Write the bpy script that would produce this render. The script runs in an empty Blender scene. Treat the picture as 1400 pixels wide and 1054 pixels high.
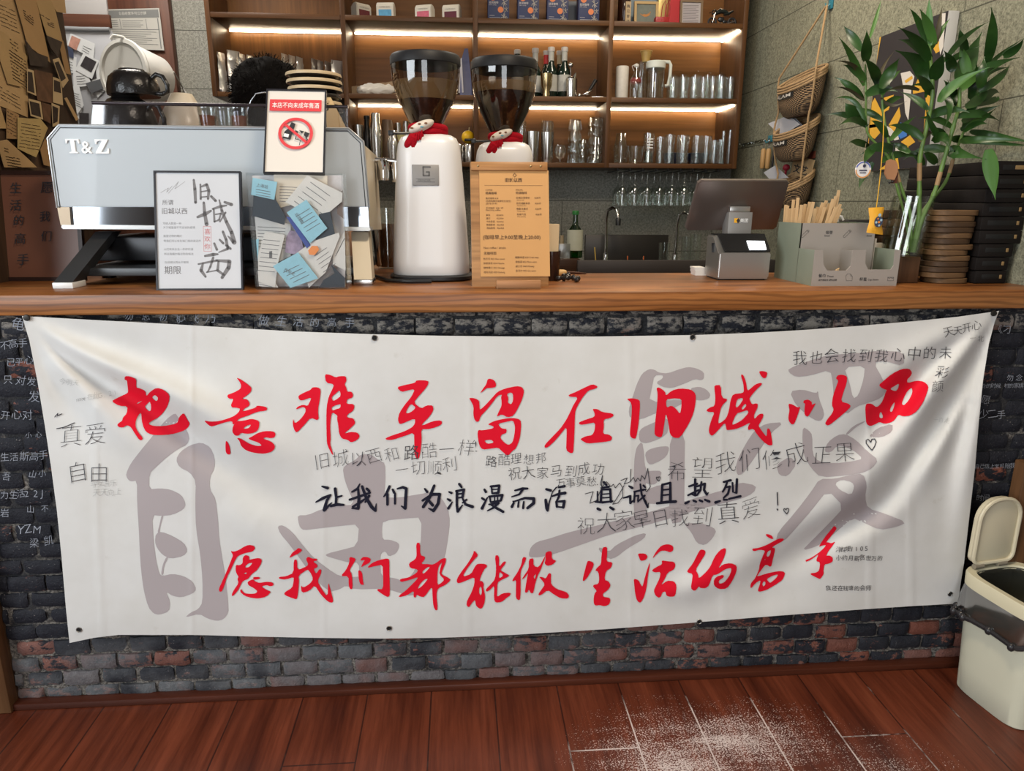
import bpy, bmesh, math, random
import numpy as np
from mathutils import Vector, Matrix, noise
from mathutils.geometry import tessellate_polygon
random.seed(7)
SC = bpy.context.scene
COL = SC.collection

# ------------------------------------------------------------------ camera
YAW, PITCH, ROLL, CAM_H, CAM_D, FPX = 0.07508863, 0.25288128, 0.00395803, 1.2847112, 1.69003238, 971.0
_F = Vector((math.sin(YAW)*math.cos(PITCH), math.cos(YAW)*math.cos(PITCH), -math.sin(PITCH)))
_R = Vector((math.cos(YAW), -math.sin(YAW), 0)); _U = _R.cross(_F)
_c, _s = math.cos(ROLL), math.sin(ROLL)
_R, _U = _c*_R+_s*_U, -_s*_R+_c*_U
_C = Vector((0, -CAM_D, CAM_H))
cam = bpy.data.objects.new('camera', bpy.data.cameras.new('camera')); COL.objects.link(cam)
cam.data.sensor_width = 36; cam.data.lens = FPX/1400*36; cam.data.clip_start = 0.02
cam.matrix_world = Matrix(((_R.x,_U.x,-_F.x,_C.x),(_R.y,_U.y,-_F.y,_C.y),(_R.z,_U.z,-_F.z,_C.z),(0,0,0,1)))
SC.camera = cam
# ------------------------------------------------------------------ light
SC.view_settings.view_transform = 'Standard'; SC.view_settings.look = 'None'
SC.view_settings.gamma = 1; SC.view_settings.use_curve_mapping = False
SC.view_settings.exposure = 0.46
SC.cycles.max_bounces = 10; SC.cycles.transparent_max_bounces = 24; SC.cycles.transmission_bounces = 8
SC.cycles.caustics_reflective = False; SC.cycles.caustics_refractive = False; SC.cycles.sample_clamp_indirect = 6
W = bpy.data.worlds.new('daylight'); SC.world = W; W.use_nodes = True
bg = W.node_tree.nodes['Background']; bg.inputs[0].default_value = (0.93, 0.97, 1.0, 1); bg.inputs[1].default_value = 0.7
def area(name, loc, target, sx, sy, power, col):
    l = bpy.data.lights.new(name, 'AREA'); l.shape = 'RECTANGLE'; l.size = sx; l.size_y = sy; l.energy = power; l.color = col
    o = bpy.data.objects.new(name, l); COL.objects.link(o); o.location = loc
    o.rotation_euler = (Vector(target)-Vector(loc)).to_track_quat('-Z', 'Y').to_euler(); return o
area('shop_window_daylight', (-2.74, -2.3, 1.75), (0.0, -1.7, 1.2), 2.2, 1.8, 80, (0.89, 0.955, 1.0))
area('shop_door_daylight', (-0.2, -4.62, 1.25), (-0.1, 0.0, 1.1), 1.5, 2.2, 33, (0.93, 0.97, 1.0))
area('ceiling_lamp_over_room', (0.35, -0.75, 2.78), (0.35, -0.6, 0), 0.4, 0.4, 24, (1.0, 0.84, 0.64))
area('ceiling_lamp_over_left_corner', (-1.25, 1.35, 2.78), (-1.25, 1.5, 0), 0.4, 0.4, 16, (1.0, 0.93, 0.84))
area('ceiling_lamp_over_bar', (0.9, 0.95, 2.78), (0.9, 1.0, 0), 0.4, 0.4, 14, (1.0, 0.86, 0.68))

# ------------------------------------------------------------------ pixel <-> place
def ray(x, y): return _F+_R*((x-700)/FPX)-_U*((y-527)/FPX)
def PY(x, y, Y): r = ray(x, y); return _C+r*((Y-_C.y)/r.y)
def PZ(x, y, Z): r = ray(x, y); return _C+r*((Z-_C.z)/r.z)
def PX(x, y, X): r = ray(x, y); return _C+r*((X-_C.x)/r.x)
CT = 1.08            # counter top height

# ------------------------------------------------------------------ materials
MATS = {}
def nodes(name):
    m = bpy.data.materials.new(name); m.use_nodes = True; MATS[name] = m
    nt = m.node_tree; return m, nt, nt.nodes['Principled BSDF']
def M(name, col, rough=0.5, metal=0.0, spec=0.5, bump=0.0, bscale=60, var=0.0, vscale=8, trans=0.0, ior=1.45, emit=0, coat=0.0, sheen=0.0, alpha=1.0):
    if name in MATS: return MATS[name]
    m, nt, b = nodes(name)
    b.inputs['Base Color'].default_value = (*col, 1); b.inputs['Roughness'].default_value = rough
    b.inputs['Metallic'].default_value = metal; b.inputs['Specular IOR Level'].default_value = spec
    b.inputs['IOR'].default_value = ior; b.inputs['Transmission Weight'].default_value = trans
    b.inputs['Coat Weight'].default_value = coat; b.inputs['Sheen Weight'].default_value = sheen
    b.inputs['Alpha'].default_value = alpha
    if emit: b.inputs['Emission Color'].default_value = (*col, 1); b.inputs['Emission Strength'].default_value = emit
    tc = nt.nodes.new('ShaderNodeTexCoord')
    if var:
        n = nt.nodes.new('ShaderNodeTexNoise'); n.inputs['Scale'].default_value = vscale; n.inputs['Detail'].default_value = 4
        nt.links.new(tc.outputs['Object'], n.inputs['Vector'])
        mx = nt.nodes.new('ShaderNodeMixRGB'); mx.blend_type = 'MIX'
        mx.inputs[1].default_value = (*[c*(1-var) for c in col], 1); mx.inputs[2].default_value = (*[min(1, c*(1+var)) for c in col], 1)
        nt.links.new(n.outputs['Fac'], mx.inputs[0]); nt.links.new(mx.outputs[0], b.inputs['Base Color'])
    if bump:
        n = nt.nodes.new('ShaderNodeTexNoise'); n.inputs['Scale'].default_value = bscale; n.inputs['Detail'].default_value = 3
        nt.links.new(tc.outputs['Object'], n.inputs['Vector'])
        bp = nt.nodes.new('ShaderNodeBump'); bp.inputs['Strength'].default_value = bump; bp.inputs['Distance'].default_value = 0.004
        nt.links.new(n.outputs['Fac'], bp.inputs['Height']); nt.links.new(bp.outputs[0], b.inputs['Normal'])
    return m
def ramp(nt, src, stops):
    r = nt.nodes.new('ShaderNodeValToRGB'); e = r.color_ramp.elements
    while len(e) < len(stops): e.new(0.5)
    for i, (p, c) in enumerate(stops):
        e[i].position = p; e[i].color = (*c, 1) if len(c) == 3 else c
    nt.links.new(src, r.inputs[0]); return r.outputs[0]
def mix(nt, fac, a, b, blend='MIX'):
    mx = nt.nodes.new('ShaderNodeMixRGB'); mx.blend_type = blend
    for i, v in enumerate((fac, a, b)):
        if isinstance(v, (int, float)): mx.inputs[i].default_value = v
        elif isinstance(v, tuple): mx.inputs[i].default_value = (*v, 1)
        else: nt.links.new(v, mx.inputs[i])
    return mx.outputs[0]
def tex(nt, vec, scale, detail=4, rough=0.5, stretch=None, kind='Noise', loc=None):
    if stretch or loc:
        mp = nt.nodes.new('ShaderNodeMapping'); nt.links.new(vec, mp.inputs[0])
        if stretch: mp.inputs['Scale'].default_value = stretch
        if loc: mp.inputs['Location'].default_value = loc
        vec = mp.outputs[0]
    n = nt.nodes.new('ShaderNodeTex'+kind); nt.links.new(vec, n.inputs['Vector']); n.inputs['Scale'].default_value = scale
    if kind == 'Noise': n.inputs['Detail'].default_value = detail; n.inputs['Roughness'].default_value = rough; return n.outputs['Fac']
    return n.outputs['Distance'] if kind == 'Voronoi' else n.outputs[0]
def math_(nt, op, a, b=None, c=None):
    n = nt.nodes.new('ShaderNodeMath'); n.operation = op
    for i, v in enumerate((a, b, c)):
        if v is None: continue
        if isinstance(v, (int, float)): n.inputs[i].default_value = v
        else: nt.links.new(v, n.inputs[i])
    return n.outputs[0]
def bump(nt, b, h, strength=0.3, dist=0.004):
    bp = nt.nodes.new('ShaderNodeBump'); bp.inputs['Strength'].default_value = strength; bp.inputs['Distance'].default_value = dist
    nt.links.new(h, bp.inputs['Height']); nt.links.new(bp.outputs[0], b.inputs['Normal'])
def objvec(nt): return nt.nodes.new('ShaderNodeTexCoord').outputs['Object']
def wood(name, dark, light, axis='x', scale=6, rough=0.45, coat=0.0, fine=0.35):
    if name in MATS: return MATS[name]
    m, nt, b = nodes(name); v = objvec(nt)
    st = {'x': (0.12, 1, 1), 'y': (1, 0.12, 1), 'z': (1, 1, 0.12)}[axis]
    a = tex(nt, v, scale, 5, 0.6, st); f = tex(nt, v, scale*9, 3, 0.6, tuple(q*(0.35 if q < 1 else 1) for q in st))
    c = ramp(nt, a, [(0.3, dark), (0.5, tuple((x+y)/2 for x, y in zip(dark, light))), (0.7, light)])
    g = ramp(nt, f, [(0.3, (1-fine,)*3), (0.65, (1, 1, 1))])
    nt.links.new(mix(nt, 1.0, c, g, 'MULTIPLY'), b.inputs['Base Color'])
    b.inputs['Roughness'].default_value = rough; b.inputs['Specular IOR Level'].default_value = 0.28; b.inputs['Coat Weight'].default_value = coat; b.inputs['Coat Roughness'].default_value = 0.15
    bump(nt, b, f, 0.08); return m
def glass(name, tint=(0.95, 0.97, 0.96), edge=0.75, rough=0.02, base=0.08):
    if name in MATS: return MATS[name]
    m, nt, b = nodes(name); nt.nodes.remove(b)
    out = nt.nodes['Material Output']
    tr = nt.nodes.new('ShaderNodeBsdfTransparent'); tr.inputs[0].default_value = (*tint, 1)
    gl = nt.nodes.new('ShaderNodeBsdfGlossy'); gl.inputs['Roughness'].default_value = rough; gl.inputs[0].default_value = (1, 1, 1, 1)
    lw = nt.nodes.new('ShaderNodeLayerWeight'); lw.inputs[0].default_value = 0.35
    f = math_(nt, 'MULTIPLY_ADD', math_(nt, 'POWER', lw.outputs['Facing'], 2.2), edge, base)
    mx = nt.nodes.new('ShaderNodeMixShader'); nt.links.new(f, mx.inputs[0]); nt.links.new(tr.outputs[0], mx.inputs[1]); nt.links.new(gl.outputs[0], mx.inputs[2])
    nt.links.new(mx.outputs[0], out.inputs[0]); return m

WHITE = M('white_plastic', (0.80, 0.80, 0.79), 0.28)
BLACK = M('black_plastic', (0.012, 0.012, 0.013), 0.35)
INK = M('black_ink', (0.02, 0.02, 0.025), 0.7)
STEEL = M('brushed_steel', (0.62, 0.60, 0.57), 0.22, 1.0)
CHROME = M('chrome', (0.75, 0.74, 0.72), 0.08, 1.0)
GLASS = glass('clear_glass')
CLEAR = glass('clear_acrylic', (0.96, 0.97, 0.97), 0.35, 0.04, 0.03)

# ------------------------------------------------------------------ building helpers
class B:
    """collects shapes (in place coordinates) in one bmesh"""
    def __init__(s): s.bm = bmesh.new()
    def face(s, pts):
        return s.bm.faces.new([s.bm.verts.new(p) for p in pts])
    def box(s, a, b, mat=None, bev=0.0, seg=2):
        t = bmesh.new(); bmesh.ops.create_cube(t, size=1)
        a, b = Vector(a), Vector(b); c = (a+b)/2; d = b-a
        for v in t.verts: v.co = Vector((v.co.x*d.x, v.co.y*d.y, v.co.z*d.z))+c
        if bev: bmesh.ops.bevel(t, geom=t.edges[:], offset=bev, segments=seg, affect='EDGES', profile=0.5)
        return s.add(t, mat)
    def add(s, t, mat=None):
        if mat is not None:
            for v in t.verts: v.co = mat @ v.co
        me = bpy.data.meshes.new('tmp'); t.to_mesh(me); t.free(); s.bm.from_mesh(me); bpy.data.meshes.remove(me); return s
    def lathe(s, prof, n=32, mat=None, loc=(0, 0, 0), close=True):
        """prof: list of (r, z); revolved about z"""
        t = bmesh.new(); rings = []
        for r, z in prof:
            if r < 1e-6: rings.append([t.verts.new((0, 0, z))])
            else: rings.append([t.verts.new((r*math.cos(2*math.pi*i/n), r*math.sin(2*math.pi*i/n), z)) for i in range(n)])
        for a, b in zip(rings, rings[1:]):
            if len(a) == 1 and len(b) == 1: continue
            for i in range(n):
                j = (i+1) % n
                if len(a) == 1: t.faces.new((a[0], b[j], b[i]))
                elif len(b) == 1: t.faces.new((a[i], a[j], b[0]))
                else: t.faces.new((a[i], a[j], b[j], b[i]))
        if close:
            for ring, flip in ((rings[0], True), (rings[-1], False)):
                if len(ring) > 1: t.faces.new(ring[::-1] if flip else ring)
        for v in t.verts: v.co += Vector(loc) if mat is None else Vector((0, 0, 0))
        return s.add(t, mat)
    def tube(s, pts, r, n=8, closed=False, cap=True):
        pts = [Vector(p) for p in pts]; m = len(pts)
        rr = r if isinstance(r, (list, tuple)) else [r]*m
        t = bmesh.new(); rings = []; prev = None
        for i, p in enumerate(pts):
            if closed: d = pts[(i+1) % m]-pts[i-1]
            else: d = pts[min(i+1, m-1)]-pts[max(i-1, 0)]
            d.normalize()
            if prev is None:
                u = d.orthogonal().normalized()
            else:
                u = prev-d*prev.dot(d); u.normalize()
            prev = u; w = d.cross(u)
            rings.append([t.verts.new(p+(u*math.cos(2*math.pi*k/n)+w*math.sin(2*math.pi*k/n))*rr[i]) for k in range(n)])
        rng = range(m) if closed else range(m-1)
        for i in rng:
            a, b = rings[i], rings[(i+1) % m]
            for k in range(n): t.faces.new((a[k], a[(k+1) % n], b[(k+1) % n], b[k]))
        if cap and not closed: t.faces.new(rings[0][::-1]); t.faces.new(rings[-1])
        return s.add(t)
    def prism(s, poly, depth, mat, bev=0.0):
        """poly: (x, z) outline; thickness along y from 0 to depth; placed with mat"""
        t = bmesh.new(); vs = [t.verts.new((x, 0, z)) for x, z in poly]; f = t.faces.new(vs)
        r = bmesh.ops.extrude_face_region(t, geom=[f]); 
        for e in r['geom']:
            if isinstance(e, bmesh.types.BMVert): e.co.y += depth
        bmesh.ops.recalc_face_normals(t, faces=t.faces[:])
        if bev: bmesh.ops.bevel(t, geom=t.edges[:], offset=bev, segments=2, affect='EDGES', profile=0.5)
        return s.add(t, mat)
    def ball(s, c, r, sub=2, scale=(1, 1, 1), mat=None):
        t = bmesh.new(); bmesh.ops.create_icosphere(t, subdivisions=sub, radius=r)
        for v in t.verts: v.co = Vector((v.co.x*scale[0], v.co.y*scale[1], v.co.z*scale[2]))
        return s.add(t, Matrix.Translation(c) @ (mat or Matrix()))
def obj(name, b, mat, parent=None, smooth=None, label=None):
    bm = b.bm if isinstance(b, B) else b
    if parent is not None:
        off = WLOC.get(parent.name, Vector((0, 0, 0)))
        for v in bm.verts: v.co -= off
    bmesh.ops.recalc_face_normals(bm, faces=bm.faces[:]) if name not in NO_RECALC else None
    me = bpy.data.meshes.new(name); bm.to_mesh(me); bm.free()
    for m in (mat if isinstance(mat, (list, tuple)) else [mat]): me.materials.append(m)
    if smooth is not False:
        for p in me.polygons: p.use_smooth = True
        me.set_sharp_from_angle(angle=math.radians(smooth or 38))
    o = bpy.data.objects.new(name, me); COL.objects.link(o)
    if parent is not None: o.parent = parent; WLOC[o.name] = WLOC.get(parent.name, Vector((0, 0, 0)))
    else: WLOC[o.name] = Vector((0, 0, 0))
    if label: o['label'] = label
    return o
WLOC = {}; NO_RECALC = set()
def thing(name, label, cat, loc=(0, 0, 0), group=None):
    o = bpy.data.objects.new(name, None); COL.objects.link(o); o.location = loc; o.empty_display_size = 0.05
    WLOC[o.name] = Vector(loc); o['label'] = label; o['category'] = cat
    if group: o['group'] = group
    return o
def tag(o, label, cat, group=None, origin=None):
    o['label'] = label; o['category'] = cat
    if group: o['group'] = group
    if origin is not None:
        off = Vector(origin)-o.location; o.data.transform(Matrix.Translation(-off)); o.location = origin; WLOC[o.name] = Vector(origin)
    return o
def struct(name, b, mat, parent=None, **k):
    o = obj(name, b, mat, parent, **k)
    if parent is None: o['kind'] = 'structure'
    return o
def dup(root, loc, rotz=0.0, label=None, scale=None):
    r = root.copy(); COL.objects.link(r); r.location = loc; r.rotation_euler = (0, 0, rotz)
    if scale: r.scale = scale if isinstance(scale, tuple) else (scale,)*3
    if label: r['label'] = label
    for ch in list(root.children):
        c = ch.copy(); COL.objects.link(c); c.parent = r
        for g in list(ch.children):
            d = g.copy(); COL.objects.link(d); d.parent = c
    return r
def frame(o, ex, ey):
    """matrix with local x along ex, local z along ey (up), local y away from viewer, origin o"""
    ex, ey = Vector(ex).normalized(), Vector(ey); ey = (ey-ex*ey.dot(ex)).normalized(); n = ey.cross(ex)
    return Matrix(((ex.x, n.x, ey.x, o[0]), (ex.y, n.y, ey.y, o[1]), (ex.z, n.z, ey.z, o[2]), (0, 0, 0, 1)))

# ------------------------------------------------------------------ lettering
_TXT = {}
def text2d(body, size=1.0, offset=0.0, align='LEFT'):
    """flat triangles of a written line: list of triangles in (x, y), baseline at y = 0"""
    key = (body, offset, align)
    if offset < -0.005 and len(body) == 1 and key not in _TXT:   # thin pens: step back where the thinning would eat the strokes
        ar = lambda ts: sum(abs((t[1][0]-t[0][0])*(t[2][1]-t[0][1])-(t[2][0]-t[0][0])*(t[1][1]-t[0][1])) for t in ts)
        a0 = ar(text2d(body, 1.0, 0.0, align))
        for q in (1, .75, .5, .3, 0):
            ts = text2d(body+'', 1.0, offset*q*(1 if q < 1 else 1.0001), align) if q < 1 else _text_raw(body, offset, align)
            if ar(ts) > a0*(1+offset*q*28)*.72: break
        _TXT[key] = ts
    if key not in _TXT: _TXT[key] = _text_raw(body, offset, align)
    return [[(x*size, y*size) for x, y in t] for t in _TXT[key]]
def _text_raw(body, offset, align):
    if True:
        c = bpy.data.curves.new('writing', 'FONT'); c.body = body; c.size = 1; c.offset = offset; c.align_x = align; c.resolution_u = 2
        o = bpy.data.objects.new('writing', c); COL.objects.link(o)
        dg = bpy.context.evaluated_depsgraph_get()
        me = bpy.data.meshes.new_from_object(o.evaluated_get(dg)); me.calc_loop_triangles()
        ts = [[(me.vertices[i].co.x, me.vertices[i].co.y) for i in t.vertices] for t in me.loop_triangles]
        bpy.data.objects.remove(o); bpy.data.curves.remove(c); bpy.data.meshes.remove(me)
        return ts
def stroke2d(pts, ws=1.0):
    """brush line with changing width -> convex polygons"""
    out = []
    for (x0, y0, w0), (x1, y1, w1) in zip(pts, pts[1:]):
        d = math.hypot(x1-x0, y1-y0) or 1e-6; nx, ny = -(y1-y0)/d, (x1-x0)/d; a, b = w0*ws/2, w1*ws/2
        out.append([(x0+nx*a, y0+ny*a), (x1+nx*b, y1+ny*b), (x1-nx*b, y1-ny*b), (x0-nx*a, y0-ny*a)])
    for x, y, w in pts:
        out.append([(x+math.cos(k*math.pi/4)*w*ws/2, y+math.sin(k*math.pi/4)*w*ws/2) for k in range(8)])
    return out
def poly2d(loops):
    """outline with holes -> triangles"""
    flat = [p for l in loops for p in l]
    tris = tessellate_polygon([[Vector((x, y, 0)) for x, y in l] for l in loops])
    return [[flat[i] for i in t] for t in tris]
def chaikin(l):
    o = []
    for i in range(len(l)):
        (x0, y0), (x1, y1) = l[i], l[(i+1) % len(l)]
        o += [(x0*.78+x1*.22, y0*.78+y1*.22), (x0*.22+x1*.78, y0*.22+y1*.78)]
    return o
def write(name, polys, mat, Mx, parent, lift=0.0006):
    """flat lettering on a flat face: local (x, y) -> Mx @ (x, -lift, y)"""
    b = B()
    for p in polys:
        try: b.face([Mx @ Vector((x, -lift, y)) for x, y in p])
        except ValueError: pass
    NO_RECALC.add(name)
    return obj(name, b, mat, parent, smooth=False)
def at2(polys, x, y, rot=0.0, sx=1.0):
    c, s = math.cos(rot), math.sin(rot)
    return [[(x+px*sx*c-py*s, y+px*sx*s+py*c) for px, py in p] for p in polys]
def rect2(x0, y0, x1, y1): return [[(x0, y0), (x1, y0), (x1, y1), (x0, y1)]]
def ring2(x, y, r0, r1, n=40, a0=0, a1=2*math.pi):
    o = []
    for k in range(n):
        a, b_ = a0+(a1-a0)*k/n, a0+(a1-a0)*(k+1)/n
        o.append([(x+math.cos(q)*r, y+math.sin(q)*r) for q, r in ((a, r0), (a, r1), (b_, r1), (b_, r0))])
    return o
def disc2(x, y, r, n=24, sy=1.0): return [[(x+math.cos(2*math.pi*k/n)*r, y+math.sin(2*math.pi*k/n)*r*sy) for k in range(n)]]
# ------------------------------------------------------------------ the setting
XL, XR, YB, ZC = -1.17, 1.47, 2.2, 2.85
def speckle_wall(name, base, seam_axis):
    m, nt, b = nodes(name); v = objvec(nt)
    n1 = tex(nt, v, 210, 2, 0.7); n2 = tex(nt, v, 95, 3, 0.6); n3 = tex(nt, v, 3, 3, 0.5)
    d = tuple(c*0.52 for c in base); l = tuple(min(1, c*1.42) for c in base)
    c = ramp(nt, n1, [(0.36, d), (0.5, base), (0.64, l)])
    c = mix(nt, 0.45, c, ramp(nt, n2, [(0.38, d), (0.6, l)]))
    c = mix(nt, 1.0, c, ramp(nt, n3, [(0.3, (0.86,)*3), (0.7, (1, 1, 1))]), 'MULTIPLY')
    sp = nt.nodes.new('ShaderNodeSeparateXYZ'); nt.links.new(v, sp.inputs[0])
    fz = math_(nt, 'FRACT', math_(nt, 'MULTIPLY_ADD', sp.outputs['Z'], 1/0.2655, -1.29/0.2655+10))
    row = math_(nt, 'FLOOR', math_(nt, 'MULTIPLY_ADD', sp.outputs['Z'], 1/0.2655, -1.29/0.2655+10))
    fx = math_(nt, 'FRACT', math_(nt, 'MULTIPLY_ADD', sp.outputs[seam_axis], 1/0.83, math_(nt, 'MULTIPLY', row, 0.37)))
    seam = math_(nt, 'MAXIMUM', math_(nt, 'LESS_THAN', fz, 0.014), math_(nt, 'LESS_THAN', fx, 0.004))
    nt.links.new(mix(nt, seam, c, tuple(q*0.3 for q in base)), b.inputs['Base Color'])
    b.inputs['Roughness'].default_value = 0.85; b.inputs['Specular IOR Level'].default_value = 0.25
    bump(nt, b, n2, 0.5, 0.003); return m
SPECK = speckle_wall('pebble_wall_olive', (0.225, 0.222, 0.160), 'Y')
SPECKB = speckle_wall('pebble_wall_grey', (0.30, 0.295, 0.255), 'X')
DARKWOOD = wood('dark_wood', (0.022, 0.010, 0.006), (0.06, 0.027, 0.014), 'x', 5, 0.4)
POSTWOOD = wood('post_wood', (0.10, 0.045, 0.018), (0.24, 0.12, 0.055), 'z', 7, 0.5)
# floor
fm, nt, b = nodes('laminate_floor'); v = objvec(nt)
sp = nt.nodes.new('ShaderNodeSeparateXYZ'); nt.links.new(v, sp.inputs[0])
PW = 0.1705
u = math_(nt, 'MULTIPLY_ADD', sp.outputs['X'], 1/PW, -0.251/PW+40); idx = math_(nt, 'FLOOR', u); fu = math_(nt, 'FRACT', u)
cmb = nt.nodes.new('ShaderNodeCombineXYZ'); nt.links.new(math_(nt, 'MULTIPLY', idx, 3.71), cmb.inputs[0]); nt.links.new(math_(nt, 'MULTIPLY', idx, 1.37), cmb.inputs[1])
va = nt.nodes.new('ShaderNodeVectorMath'); nt.links.new(v, va.inputs[0]); nt.links.new(cmb.outputs[0], va.inputs[1])
g1 = tex(nt, va.outputs[0], 11, 6, 0.62, (1, 0.10, 1)); g2 = tex(nt, va.outputs[0], 62, 4, 0.65, (1, 0.045, 1))
c = ramp(nt, g1, [(0.30, (0.060, 0.0125, 0.0065)), (0.47, (0.125, 0.029, 0.013)), (0.62, (0.175, 0.043, 0.020)), (0.74, (0.235, 0.068, 0.031))])
c = mix(nt, 1.0, c, ramp(nt, g2, [(0.32, (0.58, 0.54, 0.52)), (0.6, (1.0, 1.0, 1.0))]), 'MULTIPLY')
# seams: dark groove with pale specks in them
seam = math_(nt, 'LESS_THAN', math_(nt, 'MINIMUM', fu, math_(nt, 'SUBTRACT', 1.0, fu)), 0.011)
# end joints every 1.22 m, shifted plank by plank (joint at y = -0.264 on planks 0 and 4)
sh = math_(nt, 'MULTIPLY', math_(nt, 'GREATER_THAN', math_(nt, 'ABSOLUTE', math_(nt, 'SINE', math_(nt, 'MULTIPLY', math_(nt, 'SUBTRACT', idx, 40.0), math.pi/4))), 0.1), 0.52)
fy = math_(nt, 'FRACT', math_(nt, 'ADD', math_(nt, 'MULTIPLY_ADD', sp.outputs['Y'], 1/1.22, 0.264/1.22+10), sh))
end = math_(nt, 'LESS_THAN', math_(nt, 'MINIMUM', fy, math_(nt, 'SUBTRACT', 1.0, fy)), 0.0016)
seam = math_(nt, 'MAXIMUM', seam, end)
def blob(cx, cy, rx, ry):
    q = nt.nodes.new('ShaderNodeVectorMath'); q.operation = 'SUBTRACT'; nt.links.new(v, q.inputs[0]); q.inputs[1].default_value = (cx, cy, 0)
    q2 = nt.nodes.new('ShaderNodeVectorMath'); q2.operation = 'MULTIPLY'; nt.links.new(q.outputs[0], q2.inputs[0]); q2.inputs[1].default_value = (1/rx, 1/ry, 0)
    ln = nt.nodes.new('ShaderNodeVectorMath'); ln.operation = 'LENGTH'; nt.links.new(q2.outputs[0], ln.inputs[0])
    return math_(nt, 'MAXIMUM', 0.0, math_(nt, 'SUBTRACT', 1.0, ln.outputs['Value']))
pale_patch = math_(nt, 'MAXIMUM', math_(nt, 'MAXIMUM', blob(0.50, -0.34, 0.30, 0.27), blob(0.66, -0.26, 0.34, 0.17)), math_(nt, 'MULTIPLY', blob(0.96, -0.42, 0.24, 0.20), 0.6))  # pale specks lie thickest in these patches
nf = tex(nt, v, 250, 2, 0.8); nm = tex(nt, v, 42, 3, 0.6, (1, 0.55, 1)); nr = tex(nt, v, 13, 2, 0.5, (0.55, 3.2, 1))
dm = math_(nt, 'ADD', math_(nt, 'MULTIPLY', pale_patch, 0.36), math_(nt, 'ADD', math_(nt, 'MULTIPLY', math_(nt, 'SUBTRACT', nm, 0.5), 0.22), math_(nt, 'MULTIPLY', math_(nt, 'SUBTRACT', nr, 0.5), 0.30)))
flat_d = math_(nt, 'GREATER_THAN', math_(nt, 'ADD', math_(nt, 'MULTIPLY_ADD', math_(nt, 'SUBTRACT', nf, 0.5), 1.5, 0.5), dm), 0.80)
flat_d = math_(nt, 'MULTIPLY', flat_d, math_(nt, 'GREATER_THAN', pale_patch, 0.015))
far = math_(nt, 'GREATER_THAN', tex(nt, v, 120, 2, 0.6), 0.74)
pale_seam = math_(nt, 'MULTIPLY', seam, ramp(nt, math_(nt, 'ADD', math_(nt, 'MULTIPLY', pale_patch, 1.2), math_(nt, 'MULTIPLY_ADD', nm, 0.8, -0.12)), [(0.30, (0, 0, 0)), (0.62, (1, 1, 1))]))
pale_seam = math_(nt, 'MULTIPLY', pale_seam, ramp(nt, math_(nt, 'MAXIMUM', pale_patch, blob(0.78, -0.30, 0.62, 0.34)), [(0.0, (0.06,)*3), (0.22, (1, 1, 1))]))
white = math_(nt, 'MAXIMUM', math_(nt, 'MULTIPLY', flat_d, 0.85), math_(nt, 'MULTIPLY', pale_seam, 0.8))
c = mix(nt, math_(nt, 'MULTIPLY', seam, 0.75), c, (0.012, 0.005, 0.004))
c = mix(nt, white, c, (0.72, 0.63, 0.60))
nt.links.new(c, b.inputs['Base Color']); nt.links.new(math_(nt, 'MULTIPLY_ADD', white, 0.4, 0.33), b.inputs['Roughness']); b.inputs['Specular IOR Level'].default_value = 0.32
bump(nt, b, g2, 0.06, 0.002)
f = B(); f.box((-2.8, -4.8, -0.05), (2.8, YB, 0)); struct('floor', f, fm)
f = B(); f.box((-2.8, -4.8, ZC), (2.8, YB+.1, ZC+.05)); struct('ceiling', f, M('ceiling_paint', (0.42, 0.40, 0.37), 0.8))
f = B(); f.box((-2.0, YB, 0), (XR+.1, YB+.1, ZC)); struct('wall_back', f, SPECKB)
f = B(); f.box((XR, -0.02, CT-.03), (XR+.1, YB, ZC)); f.box((XR, .11, 0), (XR+.1, YB, CT-.03)); struct('wall_right', f, SPECK)
f = B(); f.box((XL-.12, 0.0, 0), (XL, 0.74, ZC)); struct('wall_left', f, wood('left_wall_board', (0.035, 0.02, 0.012), (0.10, 0.055, 0.03), 'z', 4, 0.6))
f = B(); f.box((-2.0, 0.74, 0), (-1.9, YB, ZC)); struct('wall_left_recess', f, M('recess_paint', (0.5, 0.5, 0.48), 0.7))
f = B(); f.box((XL-.13, -0.035, 0), (XL+.002, 0.0, 1.02), bev=.004); struct('trim_1', f, POSTWOOD)
f = B(); f.box((1.476, -0.045, 0), (1.55, -0.005, 0.625), bev=.004); struct('trim_2', f, POSTWOOD)
f = B(); f.box((XL, -0.026, 0), (1.442, 0.004, 0.019), bev=.003); struct('baseboard_counter', f, wood('baseboard_wood', (0.045, 0.012, 0.007), (0.11, 0.03, 0.015), 'x', 6, 0.35))
# the guest room on this side of the counter, open to the street through a window on the left and a door
RP = M('room_paint', (0.30, 0.285, 0.26), 0.8)
f = B(); f.box((-2.8, -4.75, 0), (-2.70, -3.42, ZC)); f.box((-2.8, -1.18, 0), (-2.70, 0.1, ZC)); f.box((-2.8, -3.42, 0), (-2.70, -1.18, .78)); f.box((-2.8, -3.42, 2.62), (-2.70, -1.18, ZC)); struct('wall_room_left', f, RP)
f = B(); f.box((-2.8, -4.75, 0), (-.98, -4.65, ZC)); f.box((.58, -4.75, 0), (2.8, -4.65, ZC)); f.box((-.98, -4.75, 2.38), (.58, -4.65, ZC)); struct('wall_front', f, RP)
f = B(); f.box((2.70, -4.65, 0), (2.8, 0.1, ZC)); struct('wall_room_right', f, RP)
f = B(); f.box((-2.70, 0.0, 0), (XL-.131, 0.1, ZC)); struct('wall_beside_bar', f, RP)
f = B(); f.box((1.627, 0.0, 0), (2.70, 0.1, ZC)); struct('wall_beside_counter', f, RP)
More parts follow.
